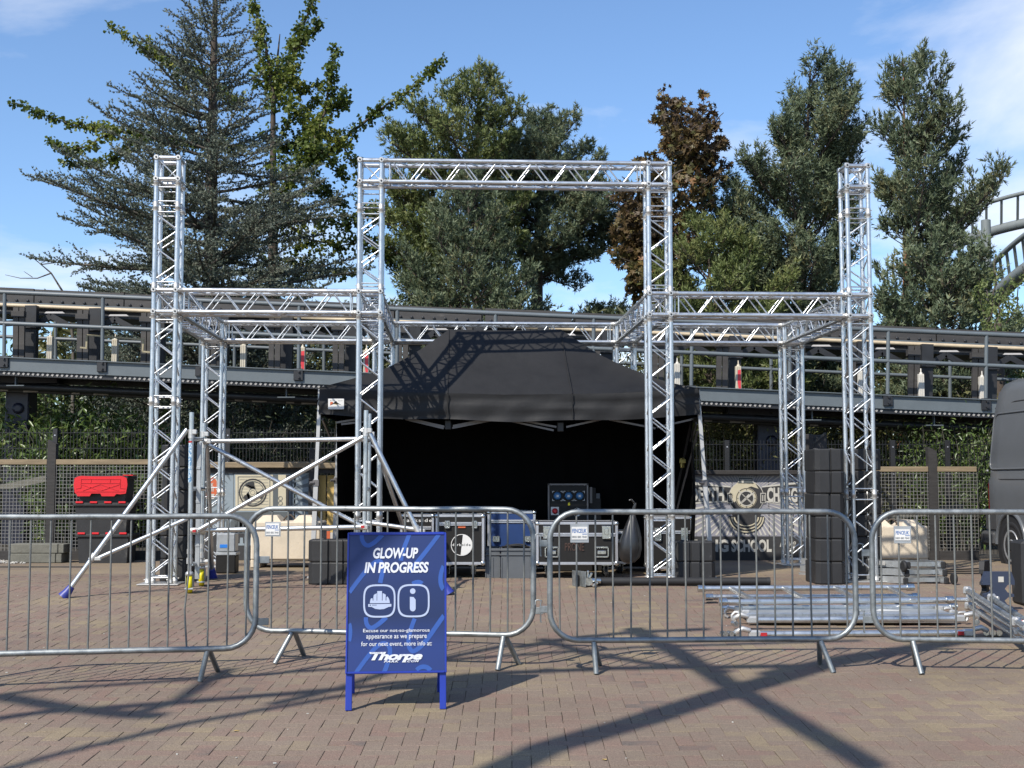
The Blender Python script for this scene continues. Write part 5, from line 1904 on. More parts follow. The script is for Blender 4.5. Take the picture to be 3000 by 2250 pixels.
def icon(name, polys):
    mb = MB()
    for q in polys:
        sheet_poly(mb, q, 4)
    mb.build(name, M['print_pale'], sign)
arc = lambda cx, cy, rx, ry, a0, a1, n=10: [(cx + rx * math.cos(rad(a0 + (a1 - a0) * i / n)), cy - ry * math.sin(rad(a0 + (a1 - a0) * i / n))) for i in range(n + 1)]
icon('helmet_icon', [[(378, 662)] + arc(464, 662, 86, 88, 180, 152, 4) + [(402, 585 + 36), (402, 640), (408, 640), (408, 612)] + arc(464, 662, 86, 88, 128, 108, 4) + [(436, 640), (441, 640), (441, 559), (482, 559), (482, 640), (487, 640)]
                     + arc(464, 662, 86, 88, 74, 54, 4) + [(514, 612), (514, 640), (520, 640), (520, 612)] + arc(464, 662, 86, 88, 40, 0, 4),
                     [(364, 669), (563, 669), (563, 692), (540, 694), (500, 712), (464, 715), (425, 710), (395, 694), (364, 692)]])
mb = MB(); sheet_poly(mb, [(396, 676), (436, 676), (436, 680), (396, 680)], 5); sheet_poly(mb, circ(381, 679, 5, 8), 5); mb.build('helmet_mark', mat_navy, sign)
icon('info_icon', [circ(748, 562, 24, 20), [(723, 610), (755, 612), (773, 635), (773, 706)] + arc(748, 708, 25, 26, 0, -180, 10) + [(723, 706)]])
# fold the outline shadow of the headline: none printed

# ================================================================== aluminium scaffold tower, left
sc = thing('scaffold_tower', 'aluminium scaffold tower base with crossed braces, yellow castors and blue footed outriggers', 'scaffold tower', (-2.4, D(8.1), gz(D(8.1))))
SOF = V(sc.location)
YA, YB = 7.98, 8.32
def st(name, pts, r=.0254, m='scaf', parent=None, n=10):
    mb = MB(off=SOF); mb.tube(pts, r, n)
    return mb.build(name, M[m], parent or sc)
ua0, ua1 = P(556, 1650, YA), P(562, 1208, YA)
ub0, ub1 = P(590, 1662, YB), P(598, 1240, YB)
uc0, uc1 = P(1066, 1690, YA), P(1073, 1202, YA)
ud0, ud1 = P(1077, 1690, YB), P(1082, 1212, YB)
UPR = [(ua0, ua1, 1), (ub0, ub1, 1), (uc0, uc1, 0), (ud0, ud1, 0)]
for a, b, vis in UPR:
    a = V((a.x, a.y, gz(a.y) + .30))
    up_ = st('upright', [a, b])
    d = (b - a).normalized()
    L = (b - a).length
    for s, w, r in ((L - .27, .07, .033), (L - .24, .24, .0215), (.0, .06, .034), (.10, .05, .031)):
        mb = MB(off=SOF); mb.tube([a + d * s, a + d * (s + w)], r, 10); mb.build('sleeve', M['alu_cast'], up_)
    mb = MB(off=SOF); mb.lathe([(.007, 0), (.007, .002)], b - d * .08 + V((0, -.0215, 0)), (0, -1, 0), 8); mb.build('pin_hole', M['rubber'], up_)
    # castor
    f = V((a.x, a.y, gz(a.y)))
    mb = MB(off=SOF)
    mb.tube([f + V((0, 0, .20)), f + V((0, 0, .31))], .021, 10)
    mb.lathe([(.02, 0), (.045, .01), (.040, .035), (.025, .05)], f + V((0, 0, .175)), (0, 0, 1), 12)
    cs = mb.build('castor', M['alu_cast'], sc)
    for s in (-1, 1):
        mb = MB(off=SOF); mb.box(f + V((s * .036, .012, .13)), (.007, .06, .13), bev=.004); mb.build('fork', M['galv_sheet'], cs)
    mb = MB(off=SOF); mb.lathe([(.06, -.028), (.096, -.023), (.096, .023), (.06, .028)], f + V((0, .025, .096)), (1, .15, 0), 20); mb.build('wheel', M['yellow'], cs)
    mb = MB(off=SOF); mb.box(f + V((.01, -.055, .05)), (.09, .012, .02), bev=.004); mb.build('brake_pedal', M['galv_sheet'], cs)
a, b, _ = UPR[0]
ins = lambda a, b, y: a.lerp(b, (y - a.z) / (b.z - a.z))
# blue instruction wrap on the first upright
wr = MB(off=SOF); wr.tube([P(560, 1298, YA), P(558.5, 1413, YA)], .0262, 12)
wm, wn_, wl_, wb_ = nodes_of('blue printed wrap')
nz = wn_.new('ShaderNodeTexNoise'); nz.inputs['Scale'].default_value = 60; rpw = wn_.new('ShaderNodeValToRGB')
rpw.color_ramp.elements[0].position, rpw.color_ramp.elements[1].position = .46, .54
rpw.color_ramp.elements[0].color, rpw.color_ramp.elements[1].color = (.10, .22, .36, 1), (.50, .58, .62, 1)
l2 = wl_; l2.new(wn_.new('ShaderNodeTexCoord').outputs['Object'], nz.inputs['Vector']); l2.new(nz.outputs['Fac'], rpw.inputs[0]); l2.new(rpw.outputs['Color'], wb_.inputs['Base Color'])
wr.build('instruction_wrap', wm, sc)
mb = MB(off=SOF); mb.tube([P(560.3, 1292, YA), P(560.2, 1297, YA)], .0262, 12); mb.build('red_band', M['red_cap'], sc)
def clamp(p, axis=(0, 0, 1), r=.036):
    mb = MB(off=SOF); ax = V(axis).normalized()
    mb.tube([V(p) - ax * .028, V(p) + ax * .028], r, 10)
    mb.box(V(p) + V((.035, -.02, 0)), (.05, .04, .05), bev=.008)
    mb.build('clamp', M['alu_cast'], sc)
st('ledger', [P(604, 1293, YB - .03), P(1060, 1286, YB - .05)])
st('ledger', [P(568, 1554, YA - .03), P(1062, 1544, YA - .03)])
st('diagonal_brace', [P(584, 1552, YA - .06), P(1064, 1280, YA - .06)], .0245)
st('diagonal_brace', [P(604, 1300, YB + .03), P(1066, 1545, YB + .03)], .0245)
for q in (P(604, 1293, YB - .03), P(1060, 1286, YB - .05), P(568, 1554, YA - .03), P(1062, 1544, YA - .03)):
    clamp(q, (1, 0, 0), .031)
for q in (P(566, 1555, YA - .04), P(1058, 1543, YA - .06)):
    mb = MB(off=SOF); mb.box(q + V((.02, -.035, 0)), (.035, .02, .025)); mb.build('locking_tab', M['red_cap'], sc)
for px, py in ((562, 1266), (1074, 1262)):
    clamp(P(px, py, YA))
clamp(P(597, 1272, YB)); clamp(P(1082, 1272, YB))
# rungs of the left end frame
for py in (1286, 1432, 1560, 1652):
    st('rung', [P(560, py, YA), P(596, py + 1, YB)], .022)
for py in (1290, 1432, 1545):
    st('rung', [P(1073, py, YA), P(1081, py, YB)], .022)
def outrigger(top, foot, r=.0254, mid=None, to=None, m='scaf'):
    top, foot = V(top), V(foot)
    d = (top - foot).normalized()
    o = st('outrigger', [foot + d * .08, top], r, m)
    mb = MB(off=SOF)
    mb.tube([foot + V((0, 0, .008)), foot + d * .07, foot + d * .135], [.060, .046, .036], 10)
    mb.build('foot', M['blue_foot'], o)
    if mid:
        q = foot.lerp(top, mid)
        mb = MB(off=SOF); mb.tube([q - d * .035, q + d * .035], .034, 10); mb.box(q + V((.05, -.01, -.015)), (.07, .03, .04), bev=.008); mb.build('clamp', M['alu_cast'], o)
        mb = MB(off=SOF); mb.tube([q + V((.05, 0, -.01)), V(to)], .0225, 10); mb.build('stay', M['scaf'], o)
    return o
f1 = G(185, 1752)
outrigger(P(548, 1258, YA), f1, mid=.235, to=P(556, 1516, YA))
f2 = G(1316, 1742)
outrigger(P(1083, 1268, YA), f2, mid=.40, to=P(1073, 1530, YA))
outrigger(P(606, 1290, YB + .04), G(622, 1694), .0245)
outrigger(P(1090, 1272, YB), G(1232, 1692), .0245)
for px0, px1, y in ((568, 580, YA + .09), (578, 590, YA + .17), (588, 597, YA + .25)):
    o = thing('steel_panel', {568: 'nearest', 578: 'middle', 588: 'farthest'}[px0] + ' of three upright galvanised panels in the scaffold end frame', 'panel', V((P(574, 1500, y).x, D(y), .10)), 0, 'galvanised panels in the scaffold end frame')
    z1 = P(580, 1296 + (px0 - 568) * .4, y).z
    mb = MB(); mb.box((.025, 0, (z1 - .1) / 2), (.048, .018, z1 - .10), bev=.003); mb.build('panel', M['galv_sheet'], o)
    mb = MB()
    for zz in (.35, .8, 1.15):
        mb.box((.025, -.012, zz), (.05, .008, .03), bev=.003)
    mb.build('panel_lip', M['galv_sheet'], o, kind='stuff')
# dark grey service pit cover box with a blue sticker seen between the barrier bars
o = thing('tool_case', 'grey metal case with a blue sticker behind the first barrier joint', 'case', V((P(661, 1560, 9.4).x, D(9.4), 0)))
mb = MB(); mb.box((0, .12, .37), (.22, .2, .22), bev=.01); mb.build('case_body', M['galv_sheet'], o)
mb = MB(); mb.box((0, .12, .235), (.26, .22, .035), bev=.006); mb.build('case_base', M['galv_sheet'], o)
mb = MB(); mb.box((-.02, .017, .33), (.10, .004, .04)); mb.build('sticker', mat('bright blue sticker', (.02, .22, .75), .5), o)
mb = MB(); mb.box((0, .12, .11), (.24, .2, .214), bev=.01); mb.build('plinth', M['case_black'], o)

# ================================================================== things lying on the paving, right
def lay(name, label, cat, o, group=None):
    return thing(name, label, cat, o, 0, group)
# black pipe with a base bracket
a, b = G(1745, 1712), G(2238, 1710)
o = lay('black_pipe', 'long black pipe lying on the paving in front of the right goalpost tower', 'pipe', (a.x, D(8.33), .045))
oo = V(o.location)
mb = MB(off=oo); mb.tube([V((a.x, D(8.34), .045)), V((b.x, D(8.33), .045))], .042, 12); mb.build('pipe', M['rubber'], o)
mb = MB(off=oo); mb.tube([V((b.x - .02, D(8.33), .045)), V((b.x + .015, D(8.33), .045))], .045, 12); mb.build('end_cap', M['black_plastic'], o)
c = G(1712, 1712)
o = lay('base_bracket', 'small steel plate bracket with a bright clamp at the left end of the black pipe', 'bracket', (c.x, D(8.28), gz(D(8.28))))
mb = MB(); mb.box((-.05, .03, .085), (.010, .20, .165), rz=.5, bev=.003); mb.build('plate', M['galv'], o)
mb = MB(); mb.box((-.115, .05, .085), (.008, .12, .17), rz=.35, bev=.003); mb.build('plate', M['galv'], o)
mb = MB(); mb.tube([(-.02, .02, .07), (.16, .06, .06)], .030, 10); mb.tube([(.03, -.02, .06), (.03, .06, .06)], .045, 10); mb.build('spigot', M['chrome'], o)
for x, z in ((.05, .12), (.10, .03), (.02, .14)):
    mb = MB(); mb.box((x, -.02, z), (.025, .05, .07), mat=Matrix.Rotation(x * 9, 3, 'Y'), bev=.006); mb.build('wing_nut', M['chrome'], o)

# scaffold end frames and platform lying flat
def lying(name, label, pts_list, r, z, kids=(), cat='scaffold part', group='scaffold parts lying on the paving'):
    first = G(*pts_list[0][0])
    o = lay(name, label, cat, (first.x, first.y, 0), group)
    off = V(o.location)
    for (p, q) in pts_list:
        a, b = G(*p), G(*q)
        mb = MB(off=off); a.z += z; b.z += z
        mb.tube([a, b], r, 10)
        tb = mb.build('tube', M['scaf'], o)
        for e, s in ((a, 1), (b, -1)):
            d = (b - a).normalized() * s
            mb = MB(off=off); mb.tube([e - d * .01, e + d * .06], r + .008, 10); mb.build('end_collar', M['chrome'], tb)
    return o, off
# upper frame: two long tubes and slanting rungs
Z1 = .155
o, off = lying('scaffold_ladder', 'silver scaffold ladder frame lying farthest back in the right pile', [((2048, 1772), (2675, 1768)), ((2110, 1815), (2790, 1808))], .026, Z1)
for px in (2140, 2297, 2450, 2608):
    a, b = G(px, 1770), G(px + 70, 1812)
    mb = MB(off=off); mb.bar(a + V((0, 0, Z1)), b + V((0, 0, Z1)), .045, .03); mb.build('rung', M['scaf'], o)
mb = MB(off=off)
e = G(2790, 1808); e.z += Z1
mb.tube([e, e + V((.14, 0, 0))], .021, 10); mb.build('spigot', M['scaf'], o)
o, off = lying('scaffold_ladder', 'second silver scaffold frame, under the farthest one in the right pile', [((2070, 1766), (2690, 1764)), ((2115, 1800), (2800, 1795))], .026, .055)
for px in (2180, 2500):
    a, b = G(px, 1766), G(px + 60, 1800)
    mb = MB(off=off); mb.bar(a + V((0, 0, .055)), b + V((0, 0, .055)), .04, .03); mb.build('rung', M['scaf'], o)
# trapdoor deck / toe board
a0, a1 = G(2180, 1826), G(2775, 1822)
o = lay('scaffold_platform', 'flat grey aluminium scaffold platform with end hooks in the right pile', 'scaffold platform', ((a0.x + a1.x) / 2, a0.y, a0.z), 'scaffold parts lying on the paving')
off = V(o.location)
w = a1.x - a0.x
dp = .46
mb = MB(); mb.box((0, .10, .085), (w, dp, .012)); mb.build('deck', M['galv_sheet'], o)
for y in (-.13, .33):
    mb = MB(); mb.box((0, y, .060), (w, .022, .085), bev=.006); mb.build('side_rail', M['scaf'], o)
mb = MB(); mb.box((.0, .325, .105), (w * .985, .012, .02)); mb.build('edge_strip', M['scaf'], o)
for x in (-1, 1):
    for y in (-.09, .27):
        mb = MB()
        c = V((x * (w / 2 + .02), y, .07))
        mb.tube([c + V((-x * .03, 0, .0)), c + V((x * .03, 0, .03)), c + V((x * .075, 0, .035)), c + V((x * .10, 0, .01)), c + V((x * .10, 0, -.03)), c + V((x * .075, 0, -.045))], .014, 8)
        mb.box(c + V((-x * .02, 0, .02)), (.07, .05, .07), bev=.01)
        mb.build('end_hook', M['alu_cast'], o)
mb = MB(); mb.prism([(0, 0), (.22, 0), (.05, .10)], (w * .17, .16, .092), (1, 0, 0), (0, 1, 0), .004); mb.build('deck_sticker', M['white'], o)
# two braces nearest the barrier
for i, (p, q, z, lb) in enumerate((((2212, 1846), (2805, 1842), .085, 'silver scaffold brace with hooked ends, second nearest in the right pile'),
                                   ((2218, 1868), (2830, 1864), .028, 'silver scaffold brace with red tabs nearest the barrier in the right pile'))):
    a, b = G(*p), G(*q)
    o = lay('scaffold_brace', lb, 'scaffold brace', (a.x, a.y, a.z), 'scaffold parts lying on the paving')
    off = V(o.location)
    mb = MB(off=off); mb.tube([a + V((0, 0, z)), b + V((0, 0, z))], .0265, 10); mb.build('tube', M['scaf'], o)
    for e, s in ((a, -1), (b, 1)):
        mb = MB(off=off)
        c = e + V((0, 0, z))
        mb.box(c + V((s * .02, 0, 0)), (.10, .055, .065), bev=.014)
        mb.tube([c + V((s * .06, -.01, .03)), c + V((s * .12, -.02, .045)), c + V((s * .17, -.01, .02)), c + V((s * .17, 0, -.012))], [.02, .024, .022, .015], 8)
        hk = mb.build('hook_clamp', M['alu_cast'], o)
        if i == 1:
            mb = MB(off=off); mb.box(c + V((-s * .05, -.030, .0)), (.05, .012, .03)); mb.build('locking_tab', M['red_cap'], hk)
        for k in range(3):
            mb = MB(off=off); mb.tube([c + V((s * (.16 + .05 * k), -.02 - .01 * k, e.z + max(.03, z - .03) - c.z)), c + V((s * (.18 + .05 * k), .03, e.z + max(.03, z - .03) - c.z))], .024, 8); mb.build('collar', M['chrome'], hk)
            if i == 0:
                break

# extension ladder lying end-on
la = thing('extension_ladder', 'grey three section extension ladder lying folded on the paving beside the concrete block', 'ladder', (0, 0, 0))
e0, e1 = G(2652, 1712), G(2776, 1712)
la.location = (e0.x, e0.y, gz(e0.y))
far = V((-.80, 1.5, 0))
wx = e1.x - e0.x
for i in range(3):
    for s in (0, 1):
        p = V((s * wx + .015 * i * (1 - 2 * s), s * .05, .045 + i * .085))
        mb = MB(); mb.bar(p, p + far * 1.0 + V((0, 0, -.06)), .032, .072)
        st_ = mb.build('stile', M['galv_sheet'] if s == 0 else M['scaf'], la)
        mb = MB(); mb.box(p + V((.0, -.02, -.01)), (.05, .04, .075), bev=.01); mb.build('end_cap', M['rubber'], st_)
    for k in range(4):
        t_ = .04 + k * .27
        a = V((.01, 0, .045 + i * .085)) + far * t_ + V((0, 0, -.06 * t_)); b = a + V((wx - .02, .05, 0))
        mb = MB(); mb.bar(a, b, .03, .045); mb.build('rung', M['scaf'], la)
mb = MB()
d = far.normalized()
n_ = V((-d.y, d.x, 0)) * -1
for i, (s0, s1) in enumerate(((.16, .30), (.36, .52))):
    p = far * s0 + V((-.0, -.0, .21)); q = far * s1 + V((0, 0, .21))
    k = V((d.y, -d.x, 0)) * -.019
    mb.add([p + k + V((0, 0, -.02)), q + k + V((0, 0, -.02)), q + k + V((0, 0, .025)), p + k + V((0, 0, .025))], [(0, 1, 2, 3), (3, 2, 1, 0)])
mb.build('white_sticker', M['white'], la)
for s in (0, 1):
    mb = MB(); mb.lathe([(.05, -.018), (.062, -.012), (.062, .012), (.05, .018)], (s * (wx + .06) - .02 * (1 - s), -.03, .065 + .13 * (1 - s)), (1, .2, 0), 14); mb.build('wheel', M['rubber'], la)

# folded frame lying towards the barrier at the right edge, dark tubes with white clamps
ff = thing('folded_scaffold', 'folded scaffold frame of dark grey tubes sloping towards the barrier at the right edge', 'scaffold frame', G(2990, 1850))
fo = V(ff.location)
for k, (p, q, z0, z1) in enumerate((((2834, 1730), (2978, 1822), .17, .21), ((2842, 1752), (2985, 1848), .12, .13), ((2838, 1775), (2990, 1872), .05, .06), ((2905, 1752), (3050, 1850), .17, .19))):
    a, b = G(*p), G(*q)
    a = P(p[0], p[1], (a.y - z0 * a.y / 1.45) / KY); b = P(q[0], q[1], (b.y - z1 * b.y / 1.45) / KY)
    mb = MB(off=fo); mb.tube([a, b + (b - a) * .15], .0255, 10)
    tb = mb.build('tube', M['scaf'] if k != 3 else M['galv'], ff)
    for e, s in ((a, .0), (b, .0)):
        mb = MB(off=fo); mb.box(e, (.075, .06, .075), rz=.6, bev=.015); mb.box(e + V((.03, -.04, -.02)), (.03, .05, .08), rz=.3, bev=.008); mb.build('clamp', M['alu_cast'], tb)
    mb = MB(off=fo); mb.box(b + V((.04, -.045, .0)), (.04, .02, .04)); mb.build('locking_tab', M['red_cap'], tb)
# blue moulded tube cradles
for i, (px, py, lb, rz) in enumerate(((2922, 1792, 'dark blue notched plastic tube cradle facing forward near the right edge', .05), (2880, 1752, 'black plastic tube cradle turned sideways behind the blue one', 1.0))):
    g = G(px, py)
    o = thing('tube_cradle', lb, 'tube cradle', g, rz, 'plastic tube cradles at the right edge')
    prof = [(-.13, 0), (-.13, .05), (-.075, .07), (-.05, .105), (-.085, .135), (-.14, .14), (-.14, .165), (-.08, .18), (-.055, .215), (-.085, .25), (-.15, .25), (-.15, .29), (-.12, .37), (.12, .37), (.15, .29), (.15, .25), (.085, .25),
            (.055, .215), (.08, .18), (.14, .165), (.14, .14), (.085, .135), (.05, .105), (.075, .07), (.13, .05), (.13, 0)]
    mb = MB(); mb.prism(prof, (0, 0, 0), (1, 0, 0), (0, 0, 1), .05); mb.build('notched_plate', M['dolly'] if i == 0 else M['rubber'], o)
    if i == 0:
        mb = MB(); mb.box((.02, -.052, .30), (.05, .004, .05)); mb.build('paper_label', M['mural_pale'], o)
    mb = MB(); mb.box((0, -.02, .012), (.30, .16, .022), bev=.006); mb.build('base', M['dolly'] if i == 0 else M['rubber'], o)
o = thing('ballast_block', 'tall black ballast block at the right edge in front of the van wheel', 'ballast block', (G(2990, 1775).x + .06, G(2990, 1775).y, G(2990, 1775).z))
mb = MB(); mb.box((.10, .1, .31), (.30, .3, .62), bev=.03); mb.build('block', M['black_plastic'], o)
mb = MB(); mb.lathe([(.035, 0), (.03, .02)], (.10, .1, .62), (0, 0, 1), 10); mb.build('stud', M['black_plastic'], o)
# cables on the paving by the van
mb_o = thing('cable_run', 'thin cables lying along the foot of the right fence towards the van', 'cable', G(2790, 1672))
off = V(mb_o.location)
for k in range(3):
    mb = MB(off=off)
    pts = [G(2772 + i * 14, 1672 + k * 5 - i * (.6 - k * .3)) + V((0, 0, .01)) for i in range(9)]
    mb.tube(pts, .009, 6); mb.build('cable', M['rubber'], mb_o)

# ================================================================== grey van
van = thing('parked_van', 'dark grey high roof panel van cut off by the right picture edge', 'van', (6.66, 17.95, -.10), rad(274))
VL, VW = 5.6, 2.0
H_R = 2.66
def vsec(x):
    """half outline of the near side at length x: (out, z); the near side leans in towards the roof"""
    e = 1 - min(1, x / .22)
    top = H_R - .17 * e - max(0, (x - 4.3)) * .55 - (max(0, x - 5.0) * 1.1)
    ins = .10 * e
    pts = [(.03 + ins, .33), (0.0 + ins, .50), (-.012 + ins, 1.0), (-.012 + ins, 1.22), (.012 + ins, 1.27), (.03 + ins, 1.6), (.075 + ins, 2.05), (.12 + ins, 2.25), (.17 + ins, top - .22), (.26 + ins, top - .09), (.42 + ins, top - .02), (1.0, top)]
    return pts
xs = [0.0, .06, .14, .22, .5, .9, 1.5, 2.5, 3.5, 4.3, 4.8, 5.2, 5.6]
mb = MB()
vs, fs = [], []
secs = [vsec(x) for x in xs]
n = len(secs[0])
for x, s in zip(xs, secs):
    vs += [(x, y, z) for y, z in s] + [(x, VW - y, z) for y, z in s[::-1][1:]]
m = 2 * n - 1
for i in range(len(xs) - 1):
    for j in range(m - 1):
        fs.append((i * m + j, (i + 1) * m + j, (i + 1) * m + j + 1, i * m + j + 1))
mb.add(vs, fs, 0, True)
mb.add(vs[:m], [tuple(range(m))]); mb.add(vs[-m:], [tuple(range(m - 1, -1, -1))])
body = mb.build('body', M['van'], van)
mb = MB(); mb.box((VL / 2, VW / 2, .34), (VL - .3, VW - .3, .12)); mb.build('underbody', M['van_trim'], van)
# pressed side panel
def on_side(x, z):
    s = vsec(x)
    for (y0, z0), (y1, z1) in zip(s, s[1:]):
        if z0 <= z <= z1:
            return y0 + (y1 - y0) * (z - z0) / max(z1 - z0, 1e-6)
    return .3
pp = []
for cx, cz, a0 in ((1.75, 2.05, 0), (.36, 2.05, 90), (.30, 1.48, 180), (1.75, 1.48, 270)):
    for k in range(6):
        a = rad(a0 + 18 * k)
        x, z = cx + .10 * math.cos(a), cz + .10 * math.sin(a)
        pp.append((x, on_side(x, z) - .004, z))
mb = MB(); mb.tube(pp, .014, 6, closed=True); mb.build('panel_press', M['van'], van)
mb = MB(); mb.tube([(.10, on_side(.10, 2.24) - .003, 2.24), (.8, on_side(.8, 2.30) - .003, 2.30), (3, on_side(3, 2.31) - .003, 2.31)], .008, 6); mb.build('roof_seam', M['van_trim'], van)
mb = MB(); mb.tube([(.10, on_side(.10, 1.24) - .004, 1.235), (.6, on_side(.6, 1.24) - .004, 1.24), (3.4, on_side(3.4, 1.24) - .004, 1.24)], .010, 6); mb.build('side_moulding', M['van_trim'], van)
mb = MB(); mb.box((.14, on_side(.2, 1.30) - .012, 1.36), (.03, .03, .03), bev=.008); mb.build('door_stop', M['case_edge'], van)
mb = MB(); mb.box((.01, .135, .93), (.10, .10, .54), bev=.02); mb.build('tail_lamp', M['tail_red'], van)
mb = MB(); mb.box((.01, VW - .135, .93), (.10, .10, .54), bev=.02); mb.build('tail_lamp', M['tail_red'], van)
mb = MB(); mb.box((.14, .55, .42), (.42, 1.16, .20), bev=.04); mb.box((.20, .06, .42), (.28, .1, .2), bev=.03); mb.build('rear_bumper', M['van_trim'], van)
mb = MB(); mb.box((.27, -.004, .66), (.34, .03, .24), bev=.01); mb.build('quarter_cladding', M['van_trim'], van)
for wx_ in (.84, 4.35):
    for side in (0, 1):
        y = -.004 if side == 0 else VW + .004
        s = 1 if side == 0 else -1
        mb = MB()
        pts = [(wx_ + .42 * math.cos(rad(a)), y - s * .005, .36 + .43 * math.sin(rad(a))) for a in range(-8, 190, 9)]
        mb.tube(pts, [.03] * len(pts), 8); mb.build('wheel_arch', M['van'], van)
        mb = MB()
        disc = [(wx_ + .41 * math.cos(rad(a)), y - s * .006, .36 + .41 * math.sin(rad(a))) for a in range(-40, 221, 10)]
        mb.add(disc, [tuple(range(len(disc)))]); mb.build('wheel_well', M['rubber'], van)
        mb = MB()
        R0 = .345
        mb.lathe([(.20, -.03), (.26, -.10), (R0 - .03, -.105), (R0, -.07), (R0, .08), (R0 - .04, .10), (.2, .10)], (wx_, y + s * .09, R0), (0, s, 0), 30)
        w_ = mb.build('tyre', M['rubber'], van)
        mb = MB()
        mb.lathe([(.205, 0), (.215, -.012), (.20, -.02), (.165, .012), (.10, .01), (.085, -.012), (.03, -.012), (.001, -.012)], (wx_, y - s * .0, R0), (0, s, 0), 30)
        rim = mb.build('rim', M['steel_wheel'], w_)
        mb = MB()
        for k in range(12):
            a = 2 * math.pi * k / 12
            mb.box((wx_ + .14 * math.cos(a), y - s * -.006, R0 + .14 * math.sin(a)), (.02, .03, .04), mat=Matrix.Rotation(-a + math.pi / 2, 3, 'Y'))
        mb.lathe([(.075, -.002), (.075, -.03), (.05, -.04)], (wx_, y + s * .01, R0), (0, s, 0), 16, m=0)
        mb.build('wheel_slots', M['rubber'], w_)

# ================================================================== pale grey coaster beyond the trees, right
co = thing('coaster_track_bend', 'pale grey tubular coaster track bending up behind the right pine', 'coaster track', P(2950, 1200, 32))
co.location.z = 0
off = V(co.location)
def track(ctrl, y0, y1, r, gauge, ties):
    pts = []
    for i in range(25):
        t = i / 24
        q = bez(ctrl, 24)[i]
        pts.append(P(q[0], q[1], y0 + (y1 - y0) * t))
    mb = MB(off=off); mb.tube(pts, r, 8); mb.build('rail', M['far_steel'], co)
    p2 = [p + V((gauge[0], gauge[1], gauge[2])) for p in pts]
    mb = MB(off=off); mb.tube(p2, r, 8); mb.build('rail', M['far_steel'], co)
    sp = [(a + b) / 2 + V((0, .5, -.55)) for a, b in zip(pts, p2)]
    mb = MB(off=off); mb.tube(sp, r * 2.4, 8); mb.build('spine', M['far_steel'], co)
    for i in range(0, 25, ties):
        mb = MB(off=off)
        mb.bar(pts[i], sp[i], .10, .10); mb.bar(p2[i], sp[i], .10, .10)
        mb.build('tie', M['far_steel'], co)
track([(2660, 720), (2760, 640), (2900, 570), (3150, 540)], 34, 30, .09, (.5, .5, -1.1), 2)
track([(2845, 850), (2910, 770), (2960, 700), (3130, 610)], 30, 26, .10, (.75, .3, -.95), 2)
mb = MB(off=off)
b0 = P(2888, 645, 31)
mb.tube([V((b0.x - .15, b0.y, 0)), b0], [.24, .19], 14)
for z in (.55, .66):
    mb.ring((b0.x - .05, b0.y, b0.z * z), .26, .19, (1, 0, 0), (0, 1, 0), 14)
mb.build('support_column', M['far_steel'], co)
mb = MB(off=off); mb.bar(b0 + V((-.5, .2, -4.2)), b0 + V((-.05, 0, -1.6)), .2, .2); mb.build('support_strut', M['far_steel'], co)

# ================================================================== trees
L = {}
L['cedar'] = leaf_mat('blue grey cedar needles', [(.064, .084, .062), (.115, .140, .106), (.165, .190, .145), (.225, .240, .175)], .20, .55)
L['pine'] = leaf_mat('green pine needles', [(.066, .088, .030), (.115, .146, .046), (.165, .195, .068), (.215, .215, .082)], .25, .5)
L['pine_blue'] = leaf_mat('blue green pine needles', [(.064, .086, .048), (.110, .142, .080), (.160, .196, .115), (.190, .180, .085)], .25, .5)
L['ginkgo'] = leaf_mat('fan leaves', [(.045, .072, .018), (.090, .125, .024), (.150, .180, .034), (.25, .25, .05)], .38, .45)
L['maple'] = leaf_mat('bronze maple leaves', [(.044, .030, .022), (.082, .054, .026), (.118, .080, .032), (.095, .098, .034), (.24, .11, .04)], .30, .45)
L['laurel'] = leaf_mat('glossy green leaves', [(.040, .066, .018), (.072, .115, .027), (.11, .155, .040), (.19, .22, .06)], .30, .35, .5)
L['olive'] = leaf_mat('olive shrub leaves', [(.052, .058, .019), (.095, .100, .032), (.14, .138, .052), (.19, .17, .065)], .27, .5)
L['birch'] = leaf_mat('pale green birch leaves', [(.10, .13, .042), (.15, .19, .065), (.22, .24, .09)], .40, .45)
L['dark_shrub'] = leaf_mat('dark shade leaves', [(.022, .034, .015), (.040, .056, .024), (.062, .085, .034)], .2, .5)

def unit(a):
    return a / np.maximum(np.linalg.norm(a, axis=-1, keepdims=True), 1e-9)

def scatter(tv, tf, pos, ydir, scale, rng, nrm=None):
    """copies of one small template (along its y axis) as one mesh's arrays"""
    pos, ydir = np.asarray(pos, float), unit(np.asarray(ydir, float))
    N = len(pos)
    r = rng.normal(size=(N, 3)) if nrm is None else np.asarray(nrm, float)
    x = unit(np.cross(ydir, r))
    z = np.cross(x, ydir)
    s = np.broadcast_to(np.asarray(scale, float), (N,))[:, None, None]
    tv = np.asarray(tv, float)
    v = pos[:, None, :] + s * (tv[None, :, 0:1] * x[:, None] + tv[None, :, 1:2] * ydir[:, None] + tv[None, :, 2:3] * z[:, None])
    m = len(tv)
    f = np.asarray(tf)[None] + (np.arange(N) * m)[:, None, None]
    return v.reshape(-1, 3), f.reshape(-1, len(tf[0]))

def needle_shoot(n, length, nl, w, spread, rng, tip=True):
    """needles round a shoot that runs along y"""
    vs, fs = [], []
    for i in range(n):
        t = rng.random() ** .8
        a = rng.random() * 2 * math.pi
        p = np.array([0, t * length, 0])
        c = spread * (1.1 - .75 * t)
        d = np.array([math.cos(a) * math.sin(c), math.cos(c), math.sin(a) * math.sin(c)])
        side = unit(np.cross(d, rng.normal(size=3)))
        ll = nl * (.75 + .5 * rng.random())
        k = len(vs)
        vs += [p - side * w / 2, p + side * w / 2, p + d * ll]
        fs.append((k, k + 1, k + 2))
    return np.array(vs), np.array(fs)

